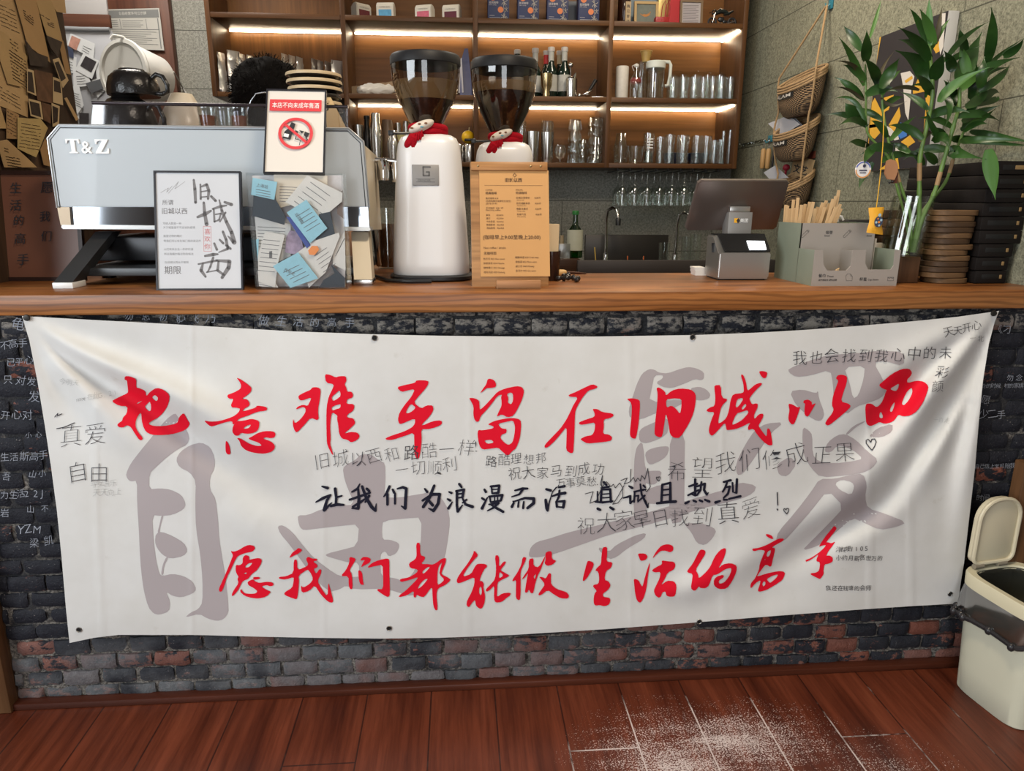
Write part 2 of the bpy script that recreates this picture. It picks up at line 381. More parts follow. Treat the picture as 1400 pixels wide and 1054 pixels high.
# door far left behind the bar
f = B(); f.box((-1.86, YB-.05, 0), (-1.36, YB, 2.45), bev=.004); f.box((-1.9, YB-.06, 2.45), (-1.3, YB, 2.53)); struct('door_1', f, wood('door_wood', (0.07, 0.022, 0.012), (0.17, 0.065, 0.035), 'z', 5, 0.45))

# brick front of the counter
bm_, nt, b = nodes('painted_brick'); v = objvec(nt)
at = nt.nodes.new('ShaderNodeAttribute'); at.attribute_name = 'brick'; at.attribute_type = 'GEOMETRY'
sa = nt.nodes.new('ShaderNodeSeparateColor'); nt.links.new(at.outputs['Color'], sa.inputs[0])
sp = nt.nodes.new('ShaderNodeSeparateXYZ'); nt.links.new(v, sp.inputs[0])
n1 = tex(nt, v, 40, 6, 0.7, (0.7, 1, 1.3)); n2 = tex(nt, v, 90, 4, 0.7); n3 = tex(nt, v, 6, 3, 0.5); n4 = tex(nt, v, 240, 2, 0.6)
clay = mix(nt, n1, (0.10, 0.028, 0.018), (0.25, 0.088, 0.056))
clay = mix(nt, sa.outputs[1], clay, mix(nt, n1, (0.11, 0.055, 0.05), (0.23, 0.10, 0.075)))
grime = mix(nt, n2, (0.055, 0.06, 0.068), (0.20, 0.205, 0.21))
paint = mix(nt, n2, (0.004, 0.0048, 0.009), (0.020, 0.021, 0.029))
# paint has worn off near the floor: more on some bricks than others
lowz = ramp(nt, sp.outputs['Z'], [(0.10, (0.20, 0.20, 0.20)), (0.30, (0.0, 0.0, 0.0))])
wear = math_(nt, 'ADD', math_(nt, 'ADD', math_(nt, 'MULTIPLY', n1, 0.75), math_(nt, 'MULTIPLY', n3, 0.35)), math_(nt, 'ADD', lowz, math_(nt, 'MULTIPLY_ADD', sa.outputs[0], 0.30, -0.17)))
wf = ramp(nt, wear, [(0.655, (0, 0, 0)), (0.70, (1, 1, 1))])
c = mix(nt, wf, paint, clay)
gx = ramp(nt, sp.outputs['X'], [(0.0, (1, 1, 1)), (0.45, (0.35, 0.35, 0.35)), (0.9, (0.15, 0.15, 0.15))])
gz = ramp(nt, sp.outputs['Z'], [(0.12, (1, 1, 1)), (0.20, (0.0, 0.0, 0.0))])
top = ramp(nt, sp.outputs['Z'], [(0.970, (0, 0, 0)), (0.99, (1, 1, 1))])
c = mix(nt, math_(nt, 'MULTIPLY', math_(nt, 'MULTIPLY', gx, gz), ramp(nt, math_(nt, 'ADD', n3, math_(nt, 'MULTIPLY', sa.outputs[2], 0.25)), [(0.42, (0.1,)*3), (0.62, (0.85,)*3)])), c, grime)
c = mix(nt, math_(nt, 'MULTIPLY', top, ramp(nt, n1, [(0.46, (0, 0, 0)), (0.56, (0.9,)*3)])), c, (0.24, 0.215, 0.185))
c = mix(nt, ramp(nt, math_(nt, 'ADD', n4, math_(nt, 'MULTIPLY_ADD', n1, 0.5, -0.25)), [(0.70, (0, 0, 0)), (0.76, (0.6,)*3)]), c, (0.30, 0.28, 0.27))
nt.links.new(c, b.inputs['Base Color']); b.inputs['Roughness'].default_value = 0.7; b.inputs['Specular IOR Level'].default_value = 0.3
bump(nt, b, math_(nt, 'ADD', n2, math_(nt, 'MULTIPLY', n4, 0.6)), 0.75, 0.004)
mm, nt, b = nodes('mortar'); v = objvec(nt)
sp = nt.nodes.new('ShaderNodeSeparateXYZ'); nt.links.new(v, sp.inputs[0])
n1 = tex(nt, v, 140, 3, 0.7); n3 = tex(nt, v, 14, 4, 0.6)
lowz = ramp(nt, sp.outputs['Z'], [(0.15, (0.16,)*3), (0.4, (0, 0, 0))])
c = mix(nt, ramp(nt, math_(nt, 'ADD', n3, lowz), [(0.50, (0, 0, 0)), (0.66, (1, 1, 1))]), mix(nt, n1, (0.006, 0.0065, 0.009), (0.035, 0.034, 0.036)), mix(nt, ramp(nt, n1, [(0.35, (0, 0, 0)), (0.65, (1, 1, 1))]), (0.025, 0.022, 0.02), (0.26, 0.235, 0.205)))
nt.links.new(c, b.inputs['Base Color']); b.inputs['Roughness'].default_value = 0.9; bump(nt, b, n1, 1.0, 0.006)
bw = bmesh.new(); lay = bw.loops.layers.color.new('brick')
rb = random.Random(3); pitch, bl, gap = 0.0462, 0.0945, 0.0075
row = 0; z = 0.004
while z < 1.05:
    x = XL-.02-(bl/2 if row % 2 else 0)+rb.uniform(-.006, .006)
    while x < 1.63:
        ln = bl-gap+rb.uniform(-.005, .004); hh = pitch-gap*0.95+rb.uniform(-.002, .002)
        yo = rb.uniform(-.0035, .0025); col = (rb.random(), rb.random(), rb.random(), 1)
        x0, x1 = max(x, XL), min(x+ln, 1.625)
        if x1-x0 > 0.012:
            nx, nz = 9, 5; grid = []
            for j in range(nz):
                r_ = []
                for i in range(nx):
                    px_, pz_ = x0+(x1-x0)*i/(nx-1), z+hh*j/(nz-1)
                    e = min(i, nx-1-i, 2), min(j, nz-1-j, 1)
                    rim = 0.0045*(e[0] == 0)+0.0045*(e[1] == 0)
                    q = noise.noise(Vector((px_*38, pz_*55, row*3.1)))*0.0035+noise.noise(Vector((px_*110, pz_*110, 9)))*0.0016
                    r_.append(bw.verts.new((px_+(noise.noise(Vector((px_*70, pz_*70, 3)))*0.0022), yo+rim-q, pz_+noise.noise(Vector((px_*70, pz_*70, 7)))*0.002)))
                grid.append(r_)
            fs = []
            for j in range(nz-1):
                for i in range(nx-1): fs.append(bw.faces.new((grid[j][i], grid[j][i+1], grid[j+1][i+1], grid[j+1][i])))
            ring = grid[0][:]+[grid[j][-1] for j in range(1, nz)]+grid[-1][-2::-1]+[grid[j][0] for j in range(nz-2, 0, -1)]
            back = [bw.verts.new((q.co.x, 0.03, q.co.z)) for q in ring]
            for i in range(len(ring)): fs.append(bw.faces.new((ring[i], back[i], back[(i+1) % len(ring)], ring[(i+1) % len(ring)])))
            for fc in fs:
                for lp in fc.loops: lp[lay] = col
        x += bl+rb.uniform(-.004, .004)
    z += pitch; row += 1
nx, nz = 300, 110; mg = []
for j in range(nz+1):
    mg.append([bw.verts.new((XL+(1.625-XL)*i/nx, 0.0085+0.005*noise.noise(Vector((i*.31, j*.33, 2)))+.003*noise.noise(Vector((i*.9, j*.9, 5))), 1.05*j/nz)) for i in range(nx+1)])
for j in range(nz):
    for i in range(nx):
        fc = bw.faces.new((mg[j][i], mg[j][i+1], mg[j+1][i+1], mg[j+1][i])); fc.material_index = 1
k = B(); k.box((XL, 0.02, 0), (1.625, 0.10, 1.05)); tb = k.bm
me_ = bpy.data.meshes.new('t'); tb.to_mesh(me_); bw.from_mesh(me_); 
NO_RECALC.add('wall_counter')
brick = struct('wall_counter', bw, [bm_, mm], smooth=55)

# ------------------------------------------------------------------ the counter top
cw, nt, b = nodes('varnished_counter_wood'); v = objvec(nt)
a = tex(nt, v, 7, 6, 0.6, (0.16, 1.6, 2.2)); g = tex(nt, v, 60, 4, 0.6, (0.05, 1, 1.4)); k2 = tex(nt, v, 2.2, 2, 0.5)
wv = nt.nodes.new('ShaderNodeTexWave'); wv.bands_direction = 'Z'; wv.inputs['Scale'].default_value = 9; wv.inputs['Distortion'].default_value = 9; wv.inputs['Detail'].default_value = 3; wv.inputs['Detail Scale'].default_value = 0.9
mp = nt.nodes.new('ShaderNodeMapping'); mp.inputs['Scale'].default_value = (0.35, 1, 2.5); nt.links.new(v, mp.inputs[0]); nt.links.new(mp.outputs[0], wv.inputs[0])
c = ramp(nt, a, [(0.28, (0.14, 0.044, 0.010)), (0.5, (0.29, 0.110, 0.028)), (0.72, (0.44, 0.195, 0.06))])
c = mix(nt, 0.6, c, mix(nt, 1.0, c, ramp(nt, wv.outputs[0], [(0.1, (0.42, 0.36, 0.3)), (0.5, (1.05, 1.0, 1.0))]), 'MULTIPLY'))
c = mix(nt, 1.0, c, ramp(nt, g, [(0.3, (0.68, 0.62, 0.58)), (0.6, (1, 1, 1))]), 'MULTIPLY')
nt.links.new(c, b.inputs['Base Color']); b.inputs['Roughness'].default_value = 0.42; b.inputs['Specular IOR Level'].default_value = 0.35; b.inputs['Coat Weight'].default_value = 0.08; b.inputs['Coat Roughness'].default_value = 0.22
bump(nt, b, g, 0.07, 0.002)
t = B()
t.box((XL+.001, -0.032, 1.033), (XR-.001, 0.425, CT), bev=.0045); t.box((XL+.001, 0.42, 1.033), (0.27, 0.74, CT), bev=.003)
o = obj('countertop', t, cw); tag(o, 'long varnished wooden counter top running across the whole picture', 'countertop')

# ------------------------------------------------------------------ the banner
BY = -0.041
CREASES = [  # (points in the photograph's frame, half width px, height m)
 ([(1362,428),(1318,520),(1290,566),(1257,622),(1206,690),(1120,738),(1040,782),(940,818)], 9, -.013),
 ([(1362,428),(1300,500),(1270,540),(1225,600),(1180,655),(1120,705),(1060,735)], 10, .012),
 ([(1362,428),(1322,540),(1285,605),(1240,660),(1190,715),(1120,765)], 9, .010),
 ([(1362,428),(1270,500),(1225,560),(1180,610),(1120,660)], 12, -.008),
 ([(1362,428),(1250,492),(1190,545),(1130,590)], 13, .006),
 ([(1362,428),(1332,520),(1302,590),(1275,650)], 8, -.009),
 ([(1358,440),(1340,540),(1322,640),(1308,740),(1300,810)], 7, .006),
 ([(1350,470),(1320,560),(1302,650),(1290,760)], 8, -.004),
 ([(36,436),(77,478),(129,513),(193,549),(290,622),(360,672),(440,706)], 9, -.011),
 ([(36,436),(90,470),(150,500),(230,535),(330,590),(430,640)], 10, .016),
 ([(36,436),(72,492),(110,532),(165,590),(230,640)], 8, .010),
 ([(36,436),(70,500),(95,540),(130,610)], 9, -.006),
 ([(36,436),(120,462),(220,492),(340,520)], 14, -.006),
 ([(300,690),(380,740),(470,790)], 20, .006), ([(880,815),(960,800),(1040,762),(1120,722)], 13, .008),
 ([(1000,835),(1080,800),(1150,750)], 16, -.005),
 ([(640,452),(642,560),(640,700),(640,870)], 4, .0010), ([(1187,560),(1190,700),(1190,832)], 4, .0022), ([(262,440),(262,560),(262,868)], 4, .0012),
 ([(985,455),(988,640),(990,848)], 4, .0012), ([(440,450),(442,600),(442,872)], 4, .0008), ([(860,460),(862,640),(862,860)], 4, .0009),
 ([(130,560),(132,700),(140,868)], 5, .0016), ([(1240,600),(1244,700),(1246,826)], 5, .0018)]
_cr = []
for pts, w, a in CREASES:
    P = np.array(pts, float); n_ = len(P)
    if n_ > 3:
        Q = []
        for i in range(n_-1):
            p0, p1, p2, p3 = P[max(i-1, 0)], P[i], P[i+1], P[min(i+2, n_-1)]
            for k in range(4): t_ = k/4; Q.append(0.5*((2*p1)+(p2-p0)*t_+(2*p0-5*p1+4*p2-p3)*t_**2+(3*p1-p0-3*p2+p3)*t_**3))
        P = np.array(Q+[P[-1]])
    S = np.linalg.norm(np.diff(P, axis=0), axis=1); L = np.concatenate([[0], np.cumsum(S)])
    _cr.append((P, S, L, w, a))
def fold(px, py):
    """how far the cloth stands off, for points of the photograph's frame"""
    q = np.stack([px, py], -1).astype(float); h = np.zeros(len(q))
    for P, S, L, w, a in _cr:
        best = np.full(len(q), 1e9); tl = np.zeros(len(q))
        for i in range(len(S)):
            d = (P[i+1]-P[i])/S[i]; t_ = np.clip(((q-P[i])@d), 0, S[i]); r = np.linalg.norm(q-P[i]-t_[:, None]*d, axis=1)
            m_ = r < best; best[m_] = r[m_]; tl[m_] = (L[i]+t_)[m_]
        s = tl/L[-1]; ww = w*(0.85+1.7*np.minimum(s*1.4, 1.0))
        env = np.minimum(1, s*3.5)*np.minimum(1, (1-s)*2.2+0.0)
        if w < 6 and abs(a) < .004: ww = np.full(len(q), float(w)); env = np.ones(len(q))
        h += (1.0 if abs(a) < .003 else 2.7 if P[0][0] > 1300 else 1.9)*a*env*np.exp(-(best/ww)**2)
    h += .0022*np.sin(px/83.0+py/61.0)+.0016*np.sin(px/47.0-py/90.0+1.3)
    h += .004*np.exp(-((py-855)/40.0)**2)
    return np.where(h < -.012, -.012-.016*np.tanh((-.012-h)/.016), h)
def surf(pts, lift):
    px = np.array([p[0] for p in pts]); py = np.array([p[1] for p in pts])
    Y = BY-fold(px, py)-lift
    rx = (px-700)/FPX; ry = (py-527)/FPX
    D = np.array(_F)[None]+np.array(_R)[None]*rx[:, None]-np.array(_U)[None]*ry[:, None]
    return np.array(_C)[None]+D*((Y-_C.y)/D[:, 1])[:, None]
def clip1(poly, ax, lo, hi):
    for val, sgn in ((lo, 1), (hi, -1)):
        o = []
        for i in range(len(poly)):
            a, b_ = poly[i-1], poly[i]; da, db = (a[ax]-val)*sgn, (b_[ax]-val)*sgn
            if (da >= 0) != (db >= 0):
                t_ = da/(da-db); o.append((a[0]+(b_[0]-a[0])*t_, a[1]+(b_[1]-a[1])*t_))
            if db >= 0: o.append(b_)
        poly = o
        if len(poly) < 3: return []
    return poly
def drape(name, polys, mat, parent, lift, cell=5.0, vcol=None):
    verts, faces, key = [], [], {}
    for p in polys:
        xs = [q[0] for q in p]; ys = [q[1] for q in p]
        for i in range(int(min(xs)//cell), int(max(xs)//cell)+1):
            strip = clip1(p, 0, i*cell, (i+1)*cell)
            if not strip: continue
            y2 = [q[1] for q in strip]
            for j in range(int(min(y2)//cell), int(max(y2)//cell)+1):
                c_ = clip1(strip, 1, j*cell, (j+1)*cell)
                if not c_: continue
                ids = []
                for x, y in c_:
                    k_ = (round(x*64), round(y*64))
                    if k_ not in key: key[k_] = len(verts); verts.append((k_[0]/64, k_[1]/64))
                    if key[k_] not in ids: ids.append(key[k_])
                if len(ids) > 2: faces.append(ids)
    ar = lambda f_: sum(verts[f_[i-1]][0]*verts[f_[i]][1]-verts[f_[i]][0]*verts[f_[i-1]][1] for i in range(len(f_)))
    faces = [f_[::-1] if ar(f_) > 0 else f_ for f_ in faces if abs(ar(f_)) > 1e-4]
    P = surf(verts, lift); V = np.array(verts); e = 1.5
    ex = surf(V+[e, 0], lift)-surf(V-[e, 0], lift); ey = surf(V+[0, e], lift)-surf(V-[0, e], lift)
    N = np.cross(ey, ex); N /= np.linalg.norm(N, axis=1)[:, None]; N[N[:, 1] > 0] *= -1
    me = bpy.data.meshes.new(name); me.from_pydata([tuple(p) for p in P], [], faces); me.materials.append(mat)
    for p in me.polygons: p.use_smooth = True
    me.normals_split_custom_set_from_vertices([tuple(n) for n in N])
    o = bpy.data.objects.new(name, me); COL.objects.link(o); o.parent = parent; WLOC[o.name] = Vector((0, 0, 0)); return o
top_e = [(30,432),(120,437),(215,442),(300,447),(400,453),(512,457),(600,459),(700,460),(820,460),(950,458),(1030,455),(1100,451),(1180,445),(1250,439),(1310,433),(1366,425)]
right_e = [(1360,440),(1352,470),(1344,520),(1338,580),(1333,640),(1326,700),(1318,770),(1313,800),(1310,825)]
bot_e = [(1240,829),(1180,833),(1060,842),(950,851),(830,860),(700,868),(600,872),(520,873),(430,872),(340,870),(268,868),(200,868),(162,868),(128,872),(95,879)]
left_e = [(90,830),(84,760),(78,700),(70,640),(61,580),(51,520),(40,465)]
cl, nt, b = nodes('banner_cloth'); v = objvec(nt)
n1 = tex(nt, v, 5, 4, 0.6); n2 = tex(nt, v, 420, 2, 0.5); st = tex(nt, v, 16, 5, 0.7)
c = ramp(nt, n1, [(0.3, (0.605, 0.595, 0.565)), (0.7, (0.675, 0.672, 0.655))])
c = mix(nt, ramp(nt, st, [(0.66, (0, 0, 0)), (0.80, (0.35,)*3)]), c, (0.42, 0.38, 0.31))
nt.links.new(c, b.inputs['Base Color']); b.inputs['Roughness'].default_value = 0.75; b.inputs['Specular IOR Level'].default_value = 0.2
bump(nt, b, n2, 0.12, 0.001)
banner_poly = poly2d([top_e+right_e+bot_e+left_e])
ban = drape('fabric_banner', banner_poly, cl, None, 0.0)
o = ban; o['label'] = 'cream cloth banner with red brush calligraphy pinned across the dark brick counter front'; o['category'] = 'banner'
GREYINK = M('grey_banner_print', (0.395, 0.35, 0.355), 0.75, spec=0.2)
REDINK = M('red_banner_print', (0.70, 0.004, 0.022), 0.7, spec=0.2)
PEN = M('black_marker', (0.05, 0.05, 0.06), 0.7, spec=0.2); PENGREY = M('faded_marker', (0.36, 0.36, 0.35), 0.7)
HEM = M('banner_halo', (0.80, 0.72, 0.70), 0.75, spec=0.2)
# ------------------------------------------------------------------ banner lettering (traced brush strokes)
def T(ox, oy, s, loops): return [[(ox+x*s, oy+y*s) for x, y in l] for l in loops]
S1 = 260/1400
RED = []
def R(o, *glyphs):
    for g in glyphs: RED.append(T(o[0], o[1], o[2] if len(o) > 2 else S1, g))
A_ = (140, 490); B_ = (390, 490); C_ = (630, 490); D_ = (850, 490); E_ = (1060, 470)
F_ = (290, 720); G_ = (540, 720); H_ = (780, 700); I_ = (1000, 700, 200/1400)
R(A_, [[(165,130),(205,132),(250,152),(248,215),(270,218),(318,240),(322,280),(350,245),(398,215),(450,230),(495,270),(490,320),(470,370),(420,430),(345,470),(340,485),(380,498),(450,498),(550,480),(565,430),(597,400),(615,430),(628,455),(645,480),(625,515),(580,540),(500,560),(420,565),(360,562),(320,540),(300,500),(290,460),(285,395),(262,420),(245,460),(243,500),(260,540),(298,585),(290,602),(272,600),(240,555),(210,505),(180,490),(150,510),(120,505),(108,490),(120,475),(145,460),(150,435),(180,405),(185,352),(125,350),(65,315),(110,290),(180,258),(190,245),(185,200),(180,160),(162,158)],
   [(310,355),(330,335),(348,315),(360,350),(355,385),(340,390)],[(365,285),(385,268),(408,285),(408,305),(395,315),(375,300)],[(250,330),(300,308),(260,335)]],
 [[(985,140),(1020,155),(1070,190),(1098,215),(1095,245),(1060,275),(1025,297),(1065,300),(1085,330),(1080,350),(1045,368),(1028,392),(1130,362),(1135,346),(1200,355),(1215,370),(1205,385),(1140,392),(1060,425),(1005,442),(985,470),(960,490),(955,460),(900,470),(810,502),(785,495),(745,455),(790,465),(860,462),(960,430),(1000,400),(1015,370),(985,362),(955,362),(945,345),(955,320),(965,297),(930,297),(915,270),(970,250),(1015,225),(1022,200),(1010,170)]],
 [[(985,462),(1040,458),(1100,443),(1155,460),(1155,500),(1140,535),(1100,552),(1060,555),(1020,548),(1002,570),(975,568),(955,540),(960,500)],[(1035,515),(1060,495),(1095,485),(1080,512),(1050,518)]],
 [[(1070,590),(1110,570),(1140,550),(1190,535),(1250,535),(1275,550),(1270,580),(1240,588),(1200,580),(1180,590),(1240,610),(1270,640),(1268,665),(1240,690),(1190,702),(1130,698),(1060,680),(1020,645),(1010,610),(988,585),(1015,588),(1050,610),(1090,632),(1140,645),(1175,642),(1150,620),(1105,605)]],
 [[(910,600),(935,640),(945,700),(930,710),(908,695),(905,640)]])
R(B_, [[(95,275),(140,250),(185,232),(200,212),(240,212),(262,230),(255,300),(240,380),(248,460),(185,435),(140,490),(85,548),(68,530),(55,490),(57,440),(70,480),(110,450),(148,400),(150,370),(130,355),(75,378),(90,355),(130,340),(165,350),(180,320),(193,285),(120,312),(100,300)]],
 [[(290,115),(330,120),(368,140),(400,130),(445,130),(452,165),(435,190),(450,215),(455,245),(485,243),(500,265),(495,290),(455,300),(450,335),(500,335),(510,355),(500,385),(455,415),(455,435),(500,440),(518,475),(490,505),(430,555),(480,540),(530,545),(550,572),(530,600),(485,620),(460,600),(415,590),(395,550),(390,490),(380,440),(385,420),(345,395),(335,440),(330,500),(335,590),(330,630),(345,680),(355,715),(340,700),(310,640),(305,600),(302,440),(305,350),(320,280),(345,230),(360,190),(300,180)],
  [(340,285),(370,260),(400,232),(410,275),(380,300),(350,315)],[(340,360),(370,345),(408,335),(405,365),(370,375),(345,385)]],
 [[(820,212),(880,195),(955,180),(965,160),(1050,162),(1055,185),(1030,225),(975,285),(945,325),(1000,370),(1040,345),(1085,345),(1092,380),(1060,430),(1010,480),(1005,495),(1090,460),(1150,455),(1155,485),(1100,510),(1045,522),(1000,520),(1005,600),(995,690),(985,735),(965,738),(950,700),(950,620),(948,545),(880,570),(790,600),(745,600),(735,588),(790,565),(870,540),(930,510),(955,480),(955,440),(860,480),(840,483),(828,450),(840,400),(880,340),(930,280),(955,225),(900,235),(855,248)],
  [(885,400),(910,350),(930,335),(960,360),(940,385),(905,405)]])
R(C_, [[(140,258),(165,220),(188,190),(195,155),(215,148),(245,160),(262,190),(255,212),(220,218),(190,218),(165,240)]],
 [[(60,290),(100,292),(135,310),(138,350),(140,380),(180,345),(230,290),(270,245),(330,220),(410,203),(450,210),(467,240),(455,290),(430,350),(390,420),(345,435),(300,410),(262,432),(280,390),(300,350),(300,310),(295,285),(305,265),(270,275),(230,330),(180,390),(145,425),(135,462),(115,468),(98,445),(92,410),(95,355),(75,315)],
  [(338,262),(365,250),(385,262),(385,310),(370,340),(345,325),(352,295)]],
 [[(195,488),(240,462),(310,445),(385,437),(440,450),(445,500),(435,590),(405,665),(380,680),(345,720),(310,690),(275,655),(215,665),(160,672),(135,640),(122,560),(128,525),(160,530),(240,515),(240,498)],
  [(170,603),(225,598),(245,620),(195,630)],[(275,480),(330,468),(385,455),(400,500),(395,560),(380,620),(350,638),(320,620),(290,585),(300,560),(335,550),(338,520),(300,515),(285,500)]],
 [[(790,270),(850,245),(910,215),(970,188),(1012,208),(985,225),(940,235),(905,275),(870,330),(845,380),(840,425),(838,520),(832,640),(828,695),(805,698),(775,675),(778,600),(780,500),(740,550),(690,610),(640,655),(618,658),(615,640),(670,580),(730,520),(775,455),(805,395),(830,340),(865,285),(800,282)]],
 [[(968,372),(1005,372),(1040,395),(1120,405),(1125,425),(1095,440),(1050,450),(1055,500),(1045,555),(1090,560),(1115,580),(1108,605),(1060,615),(1000,620),(935,628),(890,605),(880,592),(920,572),(968,565),(985,530),(990,470),(930,482),(880,490),(865,472),(920,450),(985,430),(985,400)]])
R(D_, [[(35,298),(80,292),(132,305),(135,345),(130,420),(122,500),(105,590),(80,590),(60,570),(62,520),(72,430),(75,350),(65,320)]],
 [[(255,218),(275,212),(320,245),(325,275),(370,235),(430,220),(510,228),(545,260),(545,320),(530,400),(495,480),(430,585),(385,585),(355,560),(345,480),(325,400),(315,470),(300,570),(280,582),(250,570),(240,550),(248,450),(260,350),(265,255)],
  [(325,302),(380,294),(440,297),(440,350),(430,412),(400,370),(365,345),(330,365)]],
 [[(682,198),(730,195),(736,290),(785,300),(735,350),(722,400),(708,480),(735,470),(770,440),(790,380),(800,310),(820,262),(890,255),(900,240),(895,180),(875,120),(893,118),(915,170),(925,240),(950,220),(985,190),(1025,178),(1035,190),(990,230),(945,285),(940,300),(960,340),(985,330),(1003,335),(1000,365),(975,410),(975,450),(1010,410),(1040,405),(1045,425),(1015,480),(1005,495),(1040,545),(1068,580),(1070,510),(1095,525),(1110,620),(1108,640),(1080,640),(1045,615),(1000,565),(968,515),(930,530),(930,500),(950,470),(890,500),(840,520),(775,530),(770,515),(760,470),(700,540),(665,572),(645,555),(640,520),(660,450),(685,395),(640,395),(620,383),(650,360),(685,350),(690,280),(683,235)],
  [(850,300),(885,290),(895,300),(870,340),(845,365),(838,345)],[(880,365),(910,330),(918,350),(890,380)],[(815,470),(845,405),(880,395),(925,380),(935,400),(890,450),(850,475),(815,490)]],
 [[(1010,95),(1040,92),(1075,103),(1062,145),(1040,145),(1020,120)]])
R(E_, [[(95,440),(125,445),(165,470),(185,460),(170,510),(140,590),(120,595),(100,570),(95,540),(105,490)]],
 [[(205,435),(210,415),(245,410),(270,430),(268,450),(300,435),(280,470),(240,540),(215,525),(215,470),(220,440)]],
 [[(445,255),(460,230),(495,227),(530,240),(525,290),(500,360),(482,425),(540,440),(557,460),(530,490),(460,550),(390,605),(365,590),(380,560),(420,510),(430,480),(415,450),(425,380),(450,310),(465,270)]],
 [[(760,305),(800,270),(860,220),(930,185),(985,182),(1008,210),(995,240),(970,262),(972,290),(1040,270),(1095,278),(1128,310),(1120,350),(1090,430),(1040,500),(990,530),(940,535),(905,520),(880,560),(850,580),(805,590),(765,575),(740,590),(700,608),(670,590),(665,530),(662,470),(670,440),(710,440),(745,470),(780,440),(800,395),(815,350),(822,340),(790,330)],
  [(945,400),(970,350),(1005,320),(1010,360),(980,420),(945,455),(930,440)],[(845,480),(860,450),(880,425),(875,460),(860,500),(845,500)],[(768,510),(780,500),(795,540),(780,550),(765,540)],[(842,332),(880,310),(912,290),(905,330),(885,352)]])
R(F_, [[(135,178),(160,185),(200,170),(230,150),(270,133),(305,140),(318,160),(295,185),(240,195),(190,215),(170,245),(140,310),(110,370),(75,475),(55,480),(47,460),(80,390),(115,310),(140,245),(155,210)]],
 [[(225,225),(245,208),(275,218),(270,245),(310,235),(345,230),(368,245),(355,285),(325,325),(290,350),(265,385),(225,400),(205,440),(190,470),(150,515),(143,500),(160,465),(195,415),(185,385),(195,370),(180,345),(172,320),(175,280),(200,285),(225,270)],[(240,295),(265,270),(300,265),(275,295),(250,303)],[(230,345),(255,335),(250,350)]],
 [[(210,455),(235,490),(280,495),(320,492),(335,475),(310,455),(265,430),(260,405),(300,385),(310,400),(345,415),(400,405),(445,410),(455,430),(430,440),(400,430),(360,440),(400,465),(435,480),(400,515),(340,530),(290,525),(240,510),(205,480)]],
 [[(300,370),(350,370),(352,385),(305,393)]],
 [[(565,232),(590,190),(620,170),(635,155),(665,172),(640,195),(600,215)]],
 [[(600,245),(625,240),(628,320),(680,300),(710,280),(690,240),(705,220),(735,235),(770,235),(775,250),(740,255),(775,280),(775,300),(745,310),(765,350),(790,310),(805,320),(800,350),(775,400),(800,450),(850,520),(855,405),(870,460),(893,545),(885,560),(855,555),(800,500),(755,430),(720,470),(660,490),(652,430),(670,450),(720,420),(745,385),(720,330),(700,315),(635,360),(640,400),(635,470),(625,535),(600,530),(535,505),(530,485),(590,450),(600,400),(600,370),(540,390),(495,385),(490,370),(545,365),(600,340)]],
 [[(1010,220),(1060,235),(1045,265),(1010,320),(1030,350),(1035,460),(1015,460),(1005,430),(1005,365),(945,365),(985,320),(1010,265)]],
 [[(1090,245),(1110,222),(1150,225),(1170,240),(1160,265),(1120,285),(1095,300),(1110,265),(1125,245),(1095,250)]],
 [[(1075,315),(1105,335),(1110,400),(1118,430),(1090,425),(1078,380)]],
 [[(1145,295),(1180,265),(1230,245),(1290,233),(1305,245),(1305,350),(1310,500),(1295,520),(1265,505),(1215,470),(1215,460),(1260,460),(1258,350),(1255,280),(1200,290),(1150,303)]])
